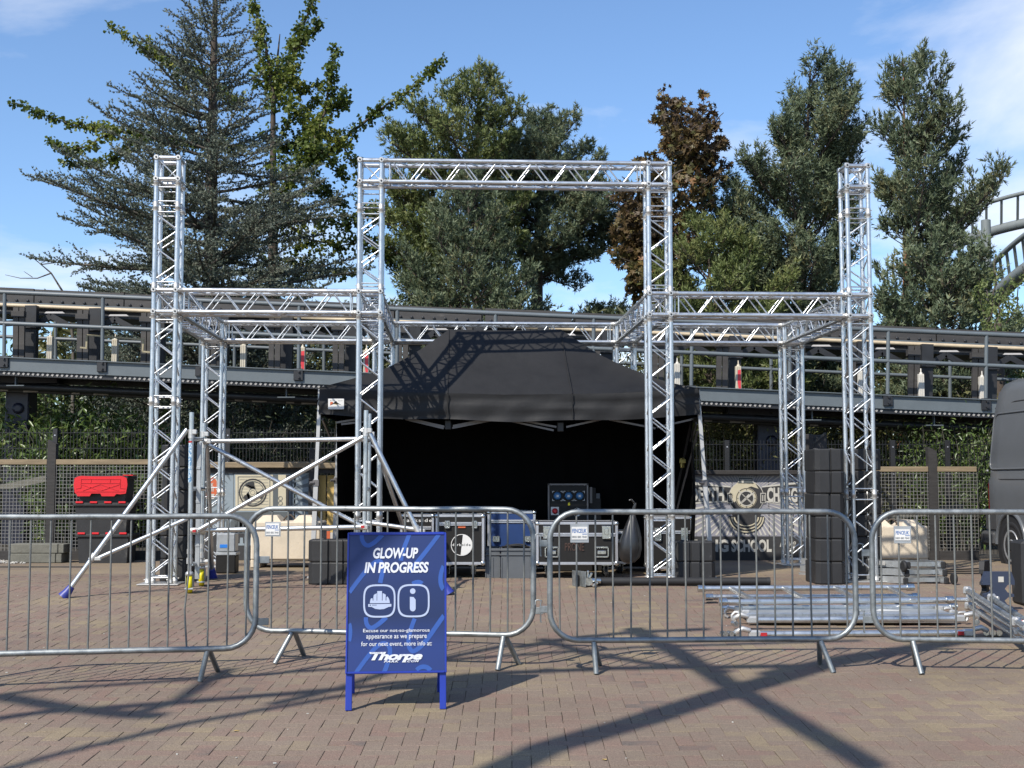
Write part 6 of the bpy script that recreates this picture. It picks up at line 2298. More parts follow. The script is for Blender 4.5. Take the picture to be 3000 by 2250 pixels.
def twigs_mesh(name, paths, mat, parent, nseg=5):
    mb_v, mb_f = [], []
    for pts, r0, r1 in paths:
        pts = np.asarray(pts, float)
        k = len(pts)
        t = np.gradient(pts, axis=0)
        t = unit(t)
        ref = np.array([0.3, .2, 1.0]) if abs(t[0][2]) < .9 else np.array([1.0, 0, 0])
        x = unit(np.cross(t, ref)); y = np.cross(t, x)
        rr = np.linspace(r0, r1, k)[:, None, None]
        a = np.linspace(0, 2 * math.pi, nseg, endpoint=False)
        ring = pts[:, None] + rr * (np.cos(a)[None, :, None] * x[:, None] + np.sin(a)[None, :, None] * y[:, None])
        base = len(mb_v)
        mb_v += list(ring.reshape(-1, 3))
        for i in range(k - 1):
            for j in range(nseg):
                mb_f.append((base + i * nseg + j, base + i * nseg + (j + 1) % nseg, base + (i + 1) * nseg + (j + 1) % nseg, base + (i + 1) * nseg + j))
    if not mb_v:
        return None
    return tri_mesh(name, mb_v, mb_f, mat, parent, smooth=True)

def grow(p, d, length, n, lift, wob, rng):
    """a curved branch: start, direction, length, steps, upward curl, wander"""
    pts = [np.array(p, float)]
    d = unit(np.array(d, float))
    for i in range(n):
        d = unit(d + np.array([0, 0, lift / n]) + rng.normal(size=3) * wob / math.sqrt(n))
        pts.append(pts[-1] + d * length / n)
    return np.array(pts), d

def profile(tab, t):
    return float(np.interp(t, [a for a, b in tab], [b for a, b in tab]))

def tree_base(name, label, cat, x, y, group='trees behind the coaster track'):
    return thing(name, label, cat, (x, D(y), -.05), 0, group)

def trunk_path(h, r, lean, rng, n=9, bend=.06):
    pts = []
    for i in range(n + 1):
        t = i / n
        pts.append(np.array([lean[0] * t + bend * math.sin(t * 5 + r * 50) * (t > 0), lean[1] * t + bend * math.cos(t * 4) * t, h * t]))
    return np.array(pts)

def at_t(path, t):
    k = t * (len(path) - 1)
    i = min(int(k), len(path) - 2)
    return path[i] + (path[i + 1] - path[i]) * (k - i)

def pine(label, x, y, h, left, right, lean=(0, 0), seed=1, limbs=46, start=.2, key='pine', bark='bark', tr=.17, shoots_per=6, dens=1.0, depth=.8, whorl=None, elev=(.75, .05), needle=.095, subs=15, extra_limbs=(), curl=.5):
    rng = np.random.default_rng(seed)
    t = tree_base('pine_tree', label, 'tree', x, y)
    path = trunk_path(h, tr, lean, rng)
    wood = [(path, tr, tr * .12)]
    thin = []
    pos, axs = [], []
    specs = []
    for i in range(limbs):
        u = (i + rng.random() * .8) / limbs
        if whorl:
            w = whorl[int(rng.integers(len(whorl)))]
            u = min(.985, max(0, w + rng.normal() * .012))
            hh = u
        else:
            hh = start + (1 - start) * u ** 1.05
        az = i * 2.39996 + rng.random() * .9
        R = profile(right if math.cos(az) > 0 else left, hh)
        ca, sa = math.cos(az), math.sin(az)
        R = R * (abs(ca) + (1 - abs(ca)) * depth) * (.78 + .34 * rng.random())
        specs.append((hh, az, R))
    specs += list(extra_limbs)
    for hh, az, R in specs:
        if R < .12:
            continue
        e = elev[1] + (elev[0] - elev[1]) * max(0, (hh - start) / (1 - start)) + rng.normal() * .10
        d = np.array([math.cos(az) * math.cos(e), math.sin(az) * math.cos(e), math.sin(e)])
        length = R / max(.45, math.cos(e))
        rise = length * (math.sin(e) + .25 * curl * .4) / h
        p0 = at_t(path, max(start * .8, min(.985, hh - .85 * rise)))
        n = max(4, int(length / .35))
        pts, dd = grow(p0, d, length, n, curl * .4, .16, rng)
        thin.append((pts, max(.012, .022 * length ** .8), .006))
        ns = max(3, int(subs * length / 1.6 * dens))
        for k in range(ns):
            s = .30 + .70 * (k + rng.random() * .9) / ns
            q = at_t(pts, min(s, .999))
            ax = unit(at_t(pts, min(1, s + .05)) - at_t(pts, max(0, s - .05)))
            sd = unit(np.cross(ax, [0, 0, 1])) * (1 if k % 2 else -1)
            d2 = unit(ax * .75 + sd * (.85 + .3 * rng.random()) + np.array([0, 0, .25 + .35 * rng.random()]))
            l2 = (.30 + .34 * length * (1.15 - s)) * (.7 + .5 * rng.random())
            l2 = min(l2, .95)
            p2, e2 = grow(q, d2, l2, 4, .5 * curl + .25, .2, rng)
            thin.append((p2, .010, .004))
            m = max(2, int(l2 / .20))
            for j in range(m):
                r = at_t(p2, (j + 1) / m)
                for g in range(shoots_per):
                    dv = unit(e2 * .8 + rng.normal(size=3) * .75 + np.array([0, 0, .55]))
                    pos.append(r + rng.normal(size=3) * .055); axs.append(dv)
        for g in range(4):
            pos.append(pts[-1] + rng.normal(size=3) * .04); axs.append(unit(dd + rng.normal(size=3) * .4 + np.array([0, 0, .5])))
    for g in range(10):
        pos.append(path[-1] - np.array([0, 0, .05 * g]) + rng.normal(size=3) * .03); axs.append(unit(np.array([0, 0, 1.2]) + rng.normal(size=3) * .35))
    pos, axs = np.array(pos), np.array(axs)
    twigs_mesh('trunk', wood, M[bark], t, 10)
    twigs_mesh('branches', thin, M['bark'], t, 5)['kind'] = 'stuff'
    tv, tf = needle_shoot(8, .12, needle, .030, 1.0, rng)
    v, f = scatter(tv, tf, pos, axs, .8 + .5 * rng.random(len(pos)), rng)
    clump = .5 + .22 * np.sin(pos[:, 0] * 3.1 + seed) * np.cos(pos[:, 2] * 2.7 + seed * 2) + .18 * rng.normal(size=len(pos))
    tint = np.clip(np.repeat(clump, len(tf)) + rng.normal(size=len(f)) * .10, 0, 1)
    tri_mesh('crown', v, f, L[key], t, tint, kind='stuff')
    return t, len(f)

def photo_tree(px, pbase, py_top, y):
    """trunk foot and height from the photographed axis"""
    a = P(px, pbase, y); b = P(px, py_top, y)
    return a.x, b.z + .05

TRI = 0
# --- centre pines
def prof(px_axis, y, h, rows, side):
    """crown half widths by height from photographed outline rows (py, px_left, px_right)"""
    out = []
    for py, xl, xr in rows:
        z = P(px_axis, py, y).z + .05
        w = (px_axis - xl) if side == 'l' else (xr - px_axis)
        out.append((z / h, max(.05, w / F * D(y))))
    return sorted(out)
def pine_from(label, px, y, rows, top, **kw):
    global TRI
    h = P(px, top, y).z + .05
    x = P(px, 1100, y).x
    l, r = prof(px, y, h, rows, 'l'), prof(px, y, h, rows, 'r')
    t, n = pine(label, x, y, h, l, r, **kw)
    TRI += n
    return t
pine_from('tall dense pine with a pointed leader in the centre behind the goalpost truss', 1400, 18.5,
          [(186, 1392, 1410), (250, 1360, 1450), (310, 1290, 1500), (350, 1200, 1545), (430, 1110, 1540), (520, 1120, 1520), (620, 1130, 1560), (720, 1140, 1560), (800, 1160, 1540), (880, 1180, 1500)], 184,
          seed=3, limbs=74, start=.30, key='pine', tr=.16, elev=(.65, .05), dens=1.05, lean=(.0, 0))
pine_from('broad pine with forked dark limbs right of the centre behind the goalpost truss', 1580, 19.6,
          [(345, 1560, 1600), (400, 1500, 1720), (480, 1380, 1760), (560, 1380, 1800), (640, 1400, 1850), (700, 1430, 1860), (740, 1470, 1830), (790, 1540, 1760)], 345,
          seed=5, limbs=58, start=.58, key='pine_blue', tr=.30, bark='bark', elev=(.7, -.05), dens=1.0,
          extra_limbs=((.46, .2, 2.3), (.43, .35, 3.0), (.50, 2.9, 1.0), (.40, .1, 2.6)))
pine_from('young blue green pine standing lowest in the centre gap, before the taller pines', 1365, 16.6,
          [(520, 1350, 1380), (600, 1300, 1440), (680, 1250, 1480), (760, 1200, 1510), (840, 1160, 1560), (920, 1150, 1600), (1000, 1140, 1600)], 515,
          seed=8, limbs=54, start=.26, key='pine_blue', tr=.08, elev=(.9, .15), dens=1.0)
pine_from('green pine rising left of the centre, touching the yellow green tree', 1215, 19.0,
          [(470, 1150, 1230), (560, 1120, 1270), (650, 1100, 1300), (750, 1090, 1300), (850, 1080, 1290), (930, 1090, 1280)], 450,
          seed=9, limbs=40, start=.25, key='pine', tr=.12, elev=(.6, .0))
# --- right pines
pine_from('bushy blue green pine with upright forked tips left of the rightmost truss tower', 2330, 18.0,
          [(205, 2385, 2405), (280, 2330, 2470), (350, 2270, 2520), (430, 2190, 2500), (520, 2120, 2500), (620, 2030, 2510), (720, 1985, 2520), (800, 1970, 2520), (880, 1975, 2510), (960, 2000, 2500)], 205,
          seed=12, limbs=84, start=.22, key='pine_blue', tr=.16, elev=(.95, .1), lean=(.45, 0), dens=1.08, curl=.9)
pine_from('slender pine with a bare orange trunk right of the rightmost truss tower', 2625, 17.0,
          [(182, 2655, 2690), (240, 2600, 2740), (330, 2570, 2760), (400, 2540, 2790), (470, 2520, 2840), (560, 2540, 2900), (640, 2540, 2960), (700, 2560, 2900), (760, 2540, 2900), (860, 2520, 2860), (940, 2540, 2880)], 180,
          seed=15, limbs=56, start=.22, key='pine_blue', bark='bark_orange', tr=.105, elev=(.95, .12), dens=.82, curl=.9,
          whorl=[.985, .95, .91, .86, .82, .73, .69, .62, .52, .45, .38, .31], lean=(.36, 0))
pine_from('low pine filling the gap under the slender orange trunked pine', 2760, 16.4,
          [(690, 2740, 2780), (760, 2640, 2880), (840, 2560, 2960), (920, 2540, 3000), (1000, 2540, 3010)], 690,
          seed=17, limbs=44, start=.2, key='pine_blue', tr=.09, dens=.9, elev=(.8, .2))
pine_from('low pine in the gap between copper maple and rightmost tower, nearest the track', 2080, 16.6,
          [(660, 2060, 2110), (740, 1960, 2200), (830, 1900, 2300), (920, 1880, 2360), (1010, 1900, 2380)], 655,
          seed=19, limbs=54, start=.2, key='pine', tr=.10, elev=(.8, .2))

# --- blue cedar
def cedar(label, px, y, rows, top, seed):
    global TRI
    rng = np.random.default_rng(seed)
    h = P(px, top, y).z + .05
    x = P(px, 1100, y).x
    t = tree_base('cedar_tree', label, 'tree', x, y)
    l, r = prof(px, y, h, rows, 'l'), prof(px, y, h, rows, 'r')
    path = trunk_path(h, .26, (.15, 0), rng, bend=.05)
    thin, pos, axs = [], [], []
    N = 270
    for i in range(N):
        u = (i + rng.random() * .8) / N
        hh = .05 + .95 * u ** 1.25
        az = i * 2.39996 + rng.random() * .8
        ca = math.cos(az)
        R = profile(r if ca > 0 else l, hh) * (abs(ca) + (1 - abs(ca)) * .85) * (.66 + .46 * rng.random() ** .7)
        if R < .15:
            continue
        e = -.02 + .62 * hh ** 2.5 + rng.normal() * .13
        d = np.array([math.cos(az) * math.cos(e), math.sin(az) * math.cos(e), math.sin(e)])
        length = R / max(.5, math.cos(e))
        n = max(5, int(length / .3))
        h0 = max(.03, min(.985, hh - .8 * length * math.sin(e) / h))
        pts, dd = grow(at_t(path, h0), d, length, n, .28, .14, rng)
        thin.append((pts, max(.012, .017 * length), .004))
        ns = max(5, int(length / .105))
        for k in range(ns):
            s = .16 + .84 * (k + rng.random()) / ns
            q = at_t(pts, min(s, .999))
            ax = unit(at_t(pts, min(1, s + .05)) - at_t(pts, max(0, s - .05)))
            sd = unit(np.cross(ax, [0, 0, 1])) * (1 if k % 2 else -1)
            d2 = unit(ax * (.75 + .3 * rng.random()) + sd * (.55 + .6 * rng.random()) + np.array([0, 0, rng.normal() * .22 + .06]))
            l2 = min(.85, (.16 + .30 * length * (1.05 - s))) * (.6 + .6 * rng.random())
            p2, e2 = grow(q, d2, l2, 4, .12, .22, rng)
            thin.append((p2, .0065, .003))
            m = max(3, int(l2 / .052))
            tt = np.linspace(.05, 1, m)
            for a in tt:
                pos.append(at_t(p2, a)); axs.append(e2 * .5 + rng.normal(size=3) * .5 + np.array([0, 0, .35]))
            if l2 > .3:
                for g in range(3):
                    q3 = at_t(p2, .3 + .22 * g)
                    d3 = unit(e2 + unit(np.cross(e2, [0, 0, 1])) * (1 if g % 2 else -1) * .9 + np.array([0, 0, .2]))
                    for a in np.linspace(.1, 1, max(2, int(l2 * .35 / .05))):
                        pos.append(q3 + d3 * a * l2 * .38); axs.append(d3 * .5 + rng.normal(size=3) * .5 + np.array([0, 0, .3]))
        for a in np.linspace(.3, 1, int(length / .05)):
            pos.append(at_t(pts, a)); axs.append(dd * .5 + rng.normal(size=3) * .6 + np.array([0, 0, .3]))
        for g in range(3):
            pos.append(pts[-1] + dd * .03 * g); axs.append(dd)
    pos, axs = np.array(pos), np.array(axs)
    twigs_mesh('trunk', [(path, .26, .03)], M['bark'], t, 10)
    twigs_mesh('branches', thin, M['twig'], t, 4)['kind'] = 'stuff'
    tv, tf = needle_shoot(4, .016, .058, .030, 1.25, rng)
    v, f = scatter(tv, tf, pos, axs, .85 + .5 * rng.random(len(pos)), rng)
    clump = .50 + .15 * np.sin(pos[:, 0] * 2.3) * np.cos(pos[:, 2] * 2.9) + .16 * rng.normal(size=len(pos)) + .10 * np.clip(axs[:, 2], -.5, 1)  # upward shoots tinted lighter, highlights put into the needle colour
    tint = np.clip(np.repeat(clump, len(tf)) + rng.normal(size=len(f)) * .08, 0, 1)
    tri_mesh('crown', v, f, L['cedar'], t, tint, kind='stuff')
    TRI += len(f)
    return t
cedar('tall blue grey cedar with tiered spiky branches on the left', 600, 16.8,
      [(-160, 590, 610), (-60, 560, 640), (40, 470, 700), (130, 430, 730), (230, 330, 740), (330, 290, 790), (450, 240, 850), (550, 200, 930), (640, 130, 1000), (700, 80, 1030), (800, 70, 1050), (900, 120, 1060), (1000, 160, 1060), (1120, 200, 1040)], -170, 21)

# --- leafy trees from photographed limb lines
LEAF_FAN = (np.array([(0, 0, 0), (-.42, .62, .10), (-.14, .92, .0), (.14, .92, .0), (.42, .62, .10)]), np.array([(0, 1, 2), (0, 2, 3), (0, 3, 4)]))
LEAF_LANCE = (np.array([(0, 0, 0), (-.16, .38, .06), (0, 1.0, -.12), (.16, .38, .06)]), np.array([(0, 2, 1), (0, 3, 2)]))
LEAF_MAPLE = (np.array([(0, .1, 0), (-.5, .15, .08), (-.28, .42, .0), (-.55, .72, .05), (-.14, .68, 0), (0, 1.05, -.1), (.14, .68, 0), (.55, .72, .05), (.28, .42, .0), (.5, .15, .08)]),
              np.array([(0, 2, 1), (0, 4, 3), (0, 5, 4), (0, 6, 5), (0, 7, 6), (0, 9, 8), (0, 3, 2), (0, 8, 7)]))
def limb_leaves(label, name, y, lines, leaf, key, size, dens, seed, trunk, spread=.16, bark='bark', droop=-.3, group='trees behind the coaster track'):
    """lines: (photo points, start radius, clump radius, density) ; leaves cluster tightly along them"""
    global TRI
    rng = np.random.default_rng(seed)
    foot = P(trunk[0][0], 1100, y)
    t = tree_base(name, label, 'tree', foot.x, y, group)
    o = np.array([foot.x, D(y), -.05])
    wood = []
    pos, axs, nr = [], [], []
    tp = [np.array(P(px, py, y)) - o for px, py in trunk]
    tp = [np.array([tp[0][0], 0, 0])] + tp
    wood.append((np.array(tp), .20, .012))
    for pts, r0, cr, dn in lines:
        yy = y + rng.uniform(-.8, .8)
        q = [np.array(P(px, py, yy + (rng.uniform(-.25, .25)))) - o for px, py in pts]
        fine = []
        for a, b in zip(q, q[1:]):
            n = max(2, int(np.linalg.norm(b - a) / .18))
            for i in range(n):
                fine.append(a + (b - a) * i / n + rng.normal(size=3) * .025)
        fine.append(q[-1])
        fine = np.array(fine)
        wood.append((fine, r0, .008))
        Lg = len(fine)
        for i in range(Lg):
            s = i / (Lg - 1)
            rad_ = cr * (1.05 - .75 * s ** 1.5)
            m = rng.poisson(dn * dens * (1.25 - .75 * s))
            # uneven clumps on short spurs
            for c in range(m):
                off = unit(rng.normal(size=3)) * rad_ * rng.random() ** .6
                cc = fine[i] + off
                k = int(rng.integers(5, 11))
                for g in range(k):
                    pos.append(cc + rng.normal(size=3) * .045)
                    axs.append(off * 1.2 + rng.normal(size=3) * .5 + np.array([0, 0, droop]))
    pos, axs = np.array(pos), np.array(axs)
    nrm = rng.normal(size=(len(pos), 3)) + np.array([-.2, -.3, .9])
    twigs_mesh('trunk', wood[:1], M[bark], t, 10)
    twigs_mesh('branches', wood[1:], M[bark], t, 5)['kind'] = 'stuff'
    v, f = scatter(leaf[0], leaf[1], pos, axs, size * (.7 + .6 * rng.random(len(pos))), rng, nrm)
    tint = np.clip(np.repeat(.45 + .2 * rng.normal(size=len(pos)) + .18 * np.sin(pos[:, 0] * 2.1 + pos[:, 2] * 1.7), len(leaf[1])), 0, 1)
    tri_mesh('crown', v, f, L[key], t, tint, kind='stuff')
    TRI += len(f)
    return t
limb_leaves('yellow green fan leaved tree with long reaching limbs behind the blue cedar', 'ginkgo_tree', 19.5, [
    ([(820, 560), (900, 470), (1000, 415), (1100, 330), (1190, 270), (1300, 175)], .07, .26, 1.5),
    ([(800, 300), (850, 180), (880, 90), (915, 15), (925, -40)], .07, .34, 1.6),
    ([(800, 300), (790, 180), (760, 80), (730, -30)], .06, .36, 1.6),
    ([(860, 150), (930, 70), (935, 60)], .04, .20, 1.4),
    ([(900, 470), (960, 300), (970, 200), (985, 140)], .05, .30, 1.7),
    ([(960, 330), (1000, 300), (1010, 260)], .03, .2, 1.4),
    ([(860, 420), (930, 380), (1000, 420), (1040, 480), (1050, 530)], .04, .30, 1.5),
    ([(830, 380), (880, 330), (930, 290)], .04, .34, 1.6),
    ([(820, 480), (900, 530), (960, 560), (1000, 600)], .04, .42, 1.8), ([(900, 420), (960, 450), (1010, 520)], .03, .40, 1.8), ([(840, 300), (900, 350), (950, 400)], .03, .42, 1.8), ([(960, 640), (1010, 660), (1045, 640)], .03, .42, 2.2), ([(830, 200), (870, 260), (930, 250)], .03, .36, 1.6),
    ([(800, 560), (880, 620), (950, 660)], .05, .40, 1.3), ([(810, 640), (900, 700), (1000, 720), (1080, 700)], .05, .45, 1.5),
    ([(820, 760), (930, 790), (1040, 800)], .05, .45, 1.4), ([(1060, 600), (1120, 640), (1180, 620)], .04, .45, 1.6), ([(1070, 700), (1130, 740), (1190, 760)], .04, .42, 1.5),
    ([(700, 430), (560, 420), (430, 400), (300, 375), (200, 365), (120, 335), (40, 300)], .06, .20, 1.5),
    ([(330, 385), (250, 430), (200, 440), (150, 415)], .03, .18, 1.3), ([(420, 400), (330, 470), (250, 480), (190, 475)], .03, .20, 1.4),
    ([(700, 300), (560, 200), (440, 150), (370, 110), (320, 70)], .05, .20, 1.5), ([(560, 260), (480, 180), (430, 100)], .04, .16, .9),
    ([(760, 240), (830, 230), (880, 190)], .04, .36, 1.5), ([(780, 400), (840, 430), (900, 440)], .04, .36, 1.4)],
    LEAF_FAN, 'ginkgo', .100, 6.5, 31, [(800, 900), (800, 600), (800, 300), (820, 100)])
mp = []
rngm = random.Random(4)
for i in range(84):
    t_ = (i + .5) / 84
    py = 290 + 590 * t_
    wl_, wr_ = np.interp(py, [290, 330, 380, 450, 520, 620, 720, 880], [1940, 1905, 1885, 1870, 1790, 1790, 1790, 1800]), np.interp(py, [290, 330, 380, 450, 520, 620, 720, 880], [2080, 2110, 2135, 2135, 2150, 2060, 2010, 1960])
    tx = wl_ + (wr_ - wl_) * rngm.random()
    cx_ = 1975 + (tx - 1975) * .45
    mp.append(([(cx_, py + 40 + rngm.uniform(0, 30)), (tx, py)], .012, .34, 1.5))
for py in (860, 780, 700, 620, 540, 470):
    for sx in (-1, 1):
        mp.append(([(1960, py + 60), (1960 + sx * 70, py)], .035, .05, .0))
mp += [([(1960, 420), (1950, 320), (1942, 255)], .02, .16, .8), ([(2030, 420), (2060, 330), (2062, 272)], .02, .18, .8), ([(2020, 430), (2090, 360), (2120, 330)], .02, .25, .8)]
limb_leaves('copper leaved maple with bronze crown right of the goalpost truss', 'maple_tree', 17.6, mp, LEAF_MAPLE, 'maple', .135, 2.6, 41, [(1945, 960), (1955, 700), (1965, 480), (1965, 400)], droop=-.5)
limb_leaves('small pale green birch in the far right gap above the track', 'birch_tree', 15.6,
            [([(2900 + rngm.uniform(-20, 40), 1000), (2910 + 20 * i - 60, 900 - 20 * (i % 3)), (2880 + 26 * i - 40, 790 - 35 * (i % 4) + 60)], .02, .22, .9) for i in range(7)]
            + [([(2930, 950), (2900, 880), (2885, 830)], .02, .3, 1.3), ([(2940, 960), (2960, 900), (2950, 860)], .02, .3, 1.3)],
            LEAF_FAN, 'birch', .062, 3.4, 51, [(2925, 1050), (2930, 900)], droop=-.8)
# bare branch at the far left
bb = thing('bare_branch_tree', 'leafless grey branches poking up beside the cedar at the far left', 'tree', (P(170, 1100, 17).x, D(17), -.05), 0, 'trees behind the coaster track')
o_ = np.array(bb.location)
ww = []
for pts, r in (([(215, 1000), (200, 880), (150, 800), (85, 745)], .03), ([(150, 800), (110, 815), (60, 815), (15, 805)], .018), ([(95, 812), (70, 795)], .01), ([(120, 775), (160, 770), (185, 740)], .014), ([(190, 860), (150, 850), (125, 855)], .012)):
    ww.append((np.array([np.array(P(a, b, 17)) - o_ for a, b in pts]), r, .005))
ww[0] = (np.vstack([[np.array([.4, 0, 0])], ww[0][0]]), .05, .006)
twigs_mesh('trunk', ww[:1], M['twig'], bb, 7)
twigs_mesh('branches', ww[1:], M['twig'], bb, 5)['kind'] = 'stuff'

# --- shrubs beneath and behind the track
def shrub(name, label, px0, px1, py_top, y, key, leaf, size, n, seed, depth=1.0, group='shrubs behind the fence', drop=.0):
    global TRI
    rng = np.random.default_rng(seed)
    a, b = P(px0, py_top, y), P(px1, py_top, y)
    cx, w, h = (a.x + b.x) / 2, (b.x - a.x) / 2, a.z + .05
    t = thing(name, label, 'shrub', (cx, D(y), -.05), 0, group)
    pos, axs, stems = [], [], []
    ns = max(8, int(n / 110))
    for i in range(ns):
        ang = rng.random() * 2 * math.pi
        rr_ = math.sqrt(rng.random())
        tip = np.array([math.cos(ang) * rr_ * w, math.sin(ang) * rr_ * depth, h * (.55 + .5 * rng.random()) * (1 - .25 * rr_ ** 2)])
        base = np.array([tip[0] * .55, tip[1] * .5, 0])
        pts, dd = grow(base, tip - base + np.array([0, 0, .5]), np.linalg.norm(tip - base), 6, -.3, .25, rng)
        stems.append((pts, .016, .004))
        m = n // ns
        u = .12 + .88 * rng.random(m) ** .8
        for q in u:
            c = at_t(pts, q) + rng.normal(size=3) * np.array([.13, .13, .12])
            pos.append(c); axs.append(rng.normal(size=3) * .8 + dd * .5 + np.array([0, 0, -.25]))
    pos, axs = np.array(pos), np.array(axs)
    twigs_mesh('stems', stems, M['twig'], t, 4)['kind'] = 'stuff'
    nrm = rng.normal(size=(len(pos), 3)) * .7 + np.array([-.2, -.4, .8])
    v, f = scatter(leaf[0], leaf[1], pos, axs, size * (.65 + .7 * rng.random(len(pos))), rng, nrm)
    tint = np.clip(np.repeat(.42 + .22 * rng.normal(size=len(pos)), len(leaf[1])), 0, 1)
    tri_mesh('foliage', v, f, L[key], t, tint, kind='stuff')
    TRI += len(f)
shrub('laurel_shrub', 'leafy green shrub behind the left mesh fence, beside the navy column', 105, 330, 1120, 13.6, 'laurel', LEAF_LANCE, .155, 9000, 61, 1.0)
shrub('laurel_shrub', 'yellowish green shrub at the far left edge behind the navy column', -180, 75, 1105, 14.6, 'birch', LEAF_LANCE, .15, 5500, 62, 1.0)
shrub('laurel_shrub', 'leafy green shrub behind the leftmost truss tower', 300, 520, 1180, 13.8, 'laurel', LEAF_LANCE, .14, 6500, 63, .9)
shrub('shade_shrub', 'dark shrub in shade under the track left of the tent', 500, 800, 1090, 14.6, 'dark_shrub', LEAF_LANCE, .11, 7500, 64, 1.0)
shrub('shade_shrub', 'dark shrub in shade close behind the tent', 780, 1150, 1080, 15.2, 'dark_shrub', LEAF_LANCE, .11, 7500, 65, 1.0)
shrub('shade_shrub', 'dark shrub hidden mostly by the tent roof, left of centre', 1120, 1600, 1060, 15.6, 'olive', LEAF_LANCE, .10, 6000, 66, 1.0)
shrub('olive_shrub', 'olive shrub just right of the tent under the track', 1980, 2230, 1060, 14.2, 'olive', LEAF_LANCE, .10, 8000, 67, .9)
shrub('olive_shrub', 'olive shrub behind the right navy column', 2200, 2480, 1090, 14.6, 'olive', LEAF_LANCE, .10, 8000, 68, .9)
shrub('olive_shrub', 'olive shrub behind the right mesh fence next to the rightmost tower', 2440, 2680, 1130, 14.0, 'olive', LEAF_LANCE, .10, 7500, 69, .9)
shrub('laurel_shrub', 'glossy green shrub behind the mesh fence beside the van', 2640, 2940, 1180, 13.3, 'laurel', LEAF_LANCE, .095, 9500, 70, .9)
shrub('olive_shrub', 'olive shrub behind the van roof at the right edge', 2840, 3200, 1030, 15.0, 'olive', LEAF_LANCE, .10, 6500, 71, .9)
shrub('olive_shrub', 'olive shrub between tent and copper maple, above the track deck', 1640, 2000, 1010, 15.4, 'olive', LEAF_LANCE, .10, 7000, 72, .9)
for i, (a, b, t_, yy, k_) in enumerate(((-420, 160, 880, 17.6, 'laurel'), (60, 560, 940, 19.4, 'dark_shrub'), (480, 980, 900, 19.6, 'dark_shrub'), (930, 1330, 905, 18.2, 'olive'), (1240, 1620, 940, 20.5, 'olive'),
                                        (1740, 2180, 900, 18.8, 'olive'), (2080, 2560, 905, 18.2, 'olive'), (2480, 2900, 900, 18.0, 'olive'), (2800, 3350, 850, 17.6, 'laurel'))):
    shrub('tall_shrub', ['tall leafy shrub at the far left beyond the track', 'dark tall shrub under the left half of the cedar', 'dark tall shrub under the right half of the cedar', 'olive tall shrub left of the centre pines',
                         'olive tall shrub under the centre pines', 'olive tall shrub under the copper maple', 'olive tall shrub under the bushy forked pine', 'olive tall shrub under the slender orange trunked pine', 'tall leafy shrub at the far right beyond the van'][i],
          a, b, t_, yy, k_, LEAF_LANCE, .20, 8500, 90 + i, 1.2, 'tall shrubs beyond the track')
# far tree belt that closes the view under the crowns
def belt():
    rng = np.random.default_rng(81)
    n = 34000
    x = rng.uniform(-24, 24, n)
    y = rng.uniform(44, 50, n)
    top = 5.8 + 1.1 * np.sin(x * .7) + .6 * np.sin(x * 1.9 + 1) - 1.6 * np.exp(-((x - 2.9) / 2.2) ** 2)
    z = -.05 + top * rng.random(n) ** .7
    pos = np.stack([x, y, z], 1)
    v, f = scatter(LEAF_LANCE[0], LEAF_LANCE[1], pos, rng.normal(size=(n, 3)), .48 * (.6 + .8 * rng.random(n)), rng, rng.normal(size=(n, 3)) + np.array([0, -.4, .7]))
    tri_mesh('treeline', v, f, L['olive'], None, np.repeat(np.clip(.35 + .2 * rng.normal(size=n), 0, 1), 2), kind='stuff', label='far dark green tree line closing the gaps beyond the pines', category='tree line')
belt()
print('foliage triangles', TRI)

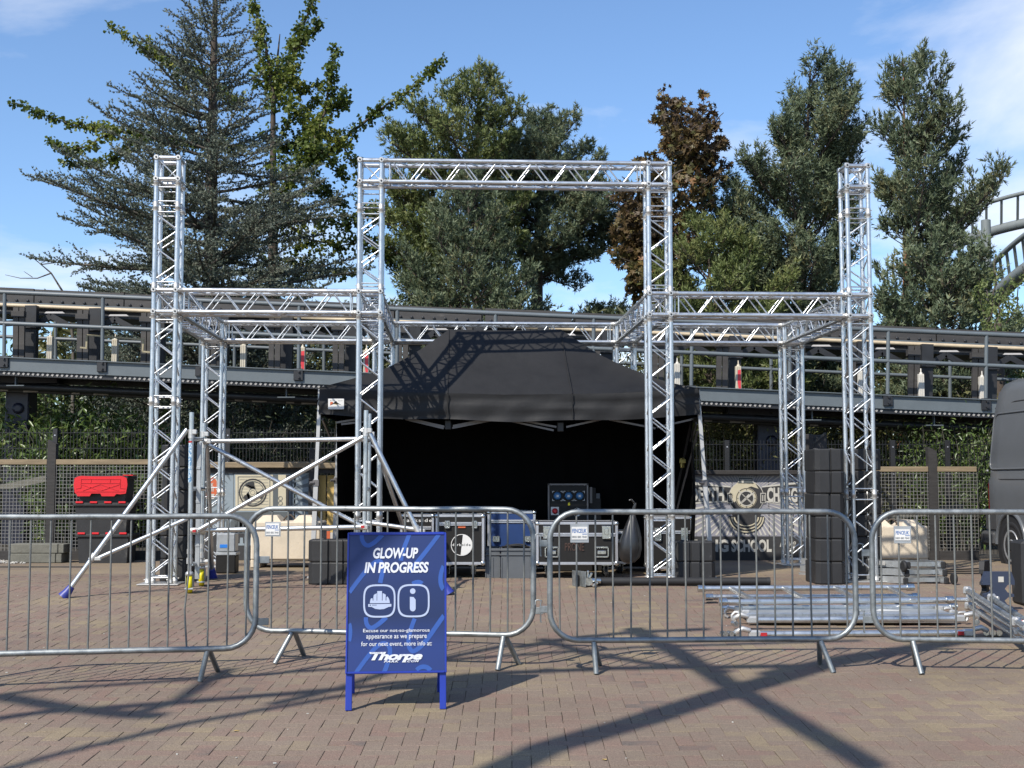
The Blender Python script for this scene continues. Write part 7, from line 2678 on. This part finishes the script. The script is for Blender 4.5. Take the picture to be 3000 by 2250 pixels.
# ================================================================== coaster overhead behind the camera, whose shadow stripes the paving
HZ = 7.2
ov = thing('overhead_coaster_track', 'grey tubular coaster track and struts high above the near paving', 'coaster track', (-5.5, 0.5, 0))
off = V(ov.location)
def over(px, py, z):                        # the point at height z whose shadow falls on this ground spot
    g = G(px, py)
    return V((g.x - SHX * z, g.y - SHY * z, z))
def ovt(name, pts, r, z=HZ, zs=None):
    mb = MB(off=off)
    q = [over(p[0], p[1], zs[i] if zs else z) for i, p in enumerate(pts)]
    mb.tube(q, r, 10)
    return mb.build(name, M['far_steel'], ov)
ovt('main_tube', [(1250, 2345), (1500, 2228), (1800, 2140), (2040, 2062), (2400, 1955), (2900, 1865)], .125)
ovt('strut', [(1830, 1848), (1960, 1930), (2100, 2035), (2260, 2140), (2480, 2290)], .085, zs=[6.2, 6.5, 6.8, 7.0, 7.3])
ovt('rail', [(-250, 2148), (0, 2112), (420, 2082), (900, 2040), (1350, 1990), (1750, 1972), (2300, 1965)], .060)
ovt('rail', [(-250, 2320), (0, 2250), (420, 2150), (900, 2062), (1300, 2006), (1560, 1975)], .042)
ovt('rail', [(-250, 2075), (0, 2042), (420, 2012), (900, 1975), (1400, 1935), (1850, 1905), (2500, 1885)], .040)
ovt('strut', [(-120, 2060), (80, 2100), (250, 2120), (350, 2125)], .075)
ovt('strut', [(300, 2110), (420, 2075), (540, 2005), (600, 1975)], .055)
ovt('strut', [(1550, 1880), (1680, 1925), (1850, 1955), (2100, 1985)], .05)
ovt('strut', [(2200, 1990), (2450, 1935), (2750, 1895), (3100, 1860)], .07)
ovt('strut', [(700, 2085), (900, 2040), (1150, 1960), (1450, 1900)], .05)
ovt('strut', [(1480, 1905), (1640, 1878), (1840, 1858), (2050, 1850)], .06)

# ================================================================== small litter on the paving
mb = MB()
r9 = random.Random(9)
for i in range(46):
    q = G(r9.uniform(0, 3000), r9.uniform(1700, 2240))
    s_ = r9.uniform(.003, .010)
    mb.box(q + V((0, 0, s_ * .3)), (s_ * 1.6, s_, s_ * .5), rz=r9.uniform(0, 3))
mb.build('litter', M['mural_pale'], None, kind='stuff', label='tiny pale specks of litter scattered over the paving', category='litter')
mb = MB()
for i in range(9):
    q = G(r9.uniform(0, 3000), r9.uniform(1690, 2240))
    s_ = r9.uniform(.012, .028)
    a_ = r9.uniform(0, 6)
    ux, uy = V((math.cos(a_), math.sin(a_), .1)), V((-math.sin(a_), math.cos(a_), .15))
    q.z += .004
    mb.add([q - ux * s_, q - uy * s_ * .5 + V((0, 0, .004)), q + ux * s_, q + uy * s_ * .5], [(0, 1, 2, 3)])
mb.build('fallen_leaves', M['mural_yellow'], None, kind='stuff', label='few dry fallen leaves scattered over the paving', category='leaves')
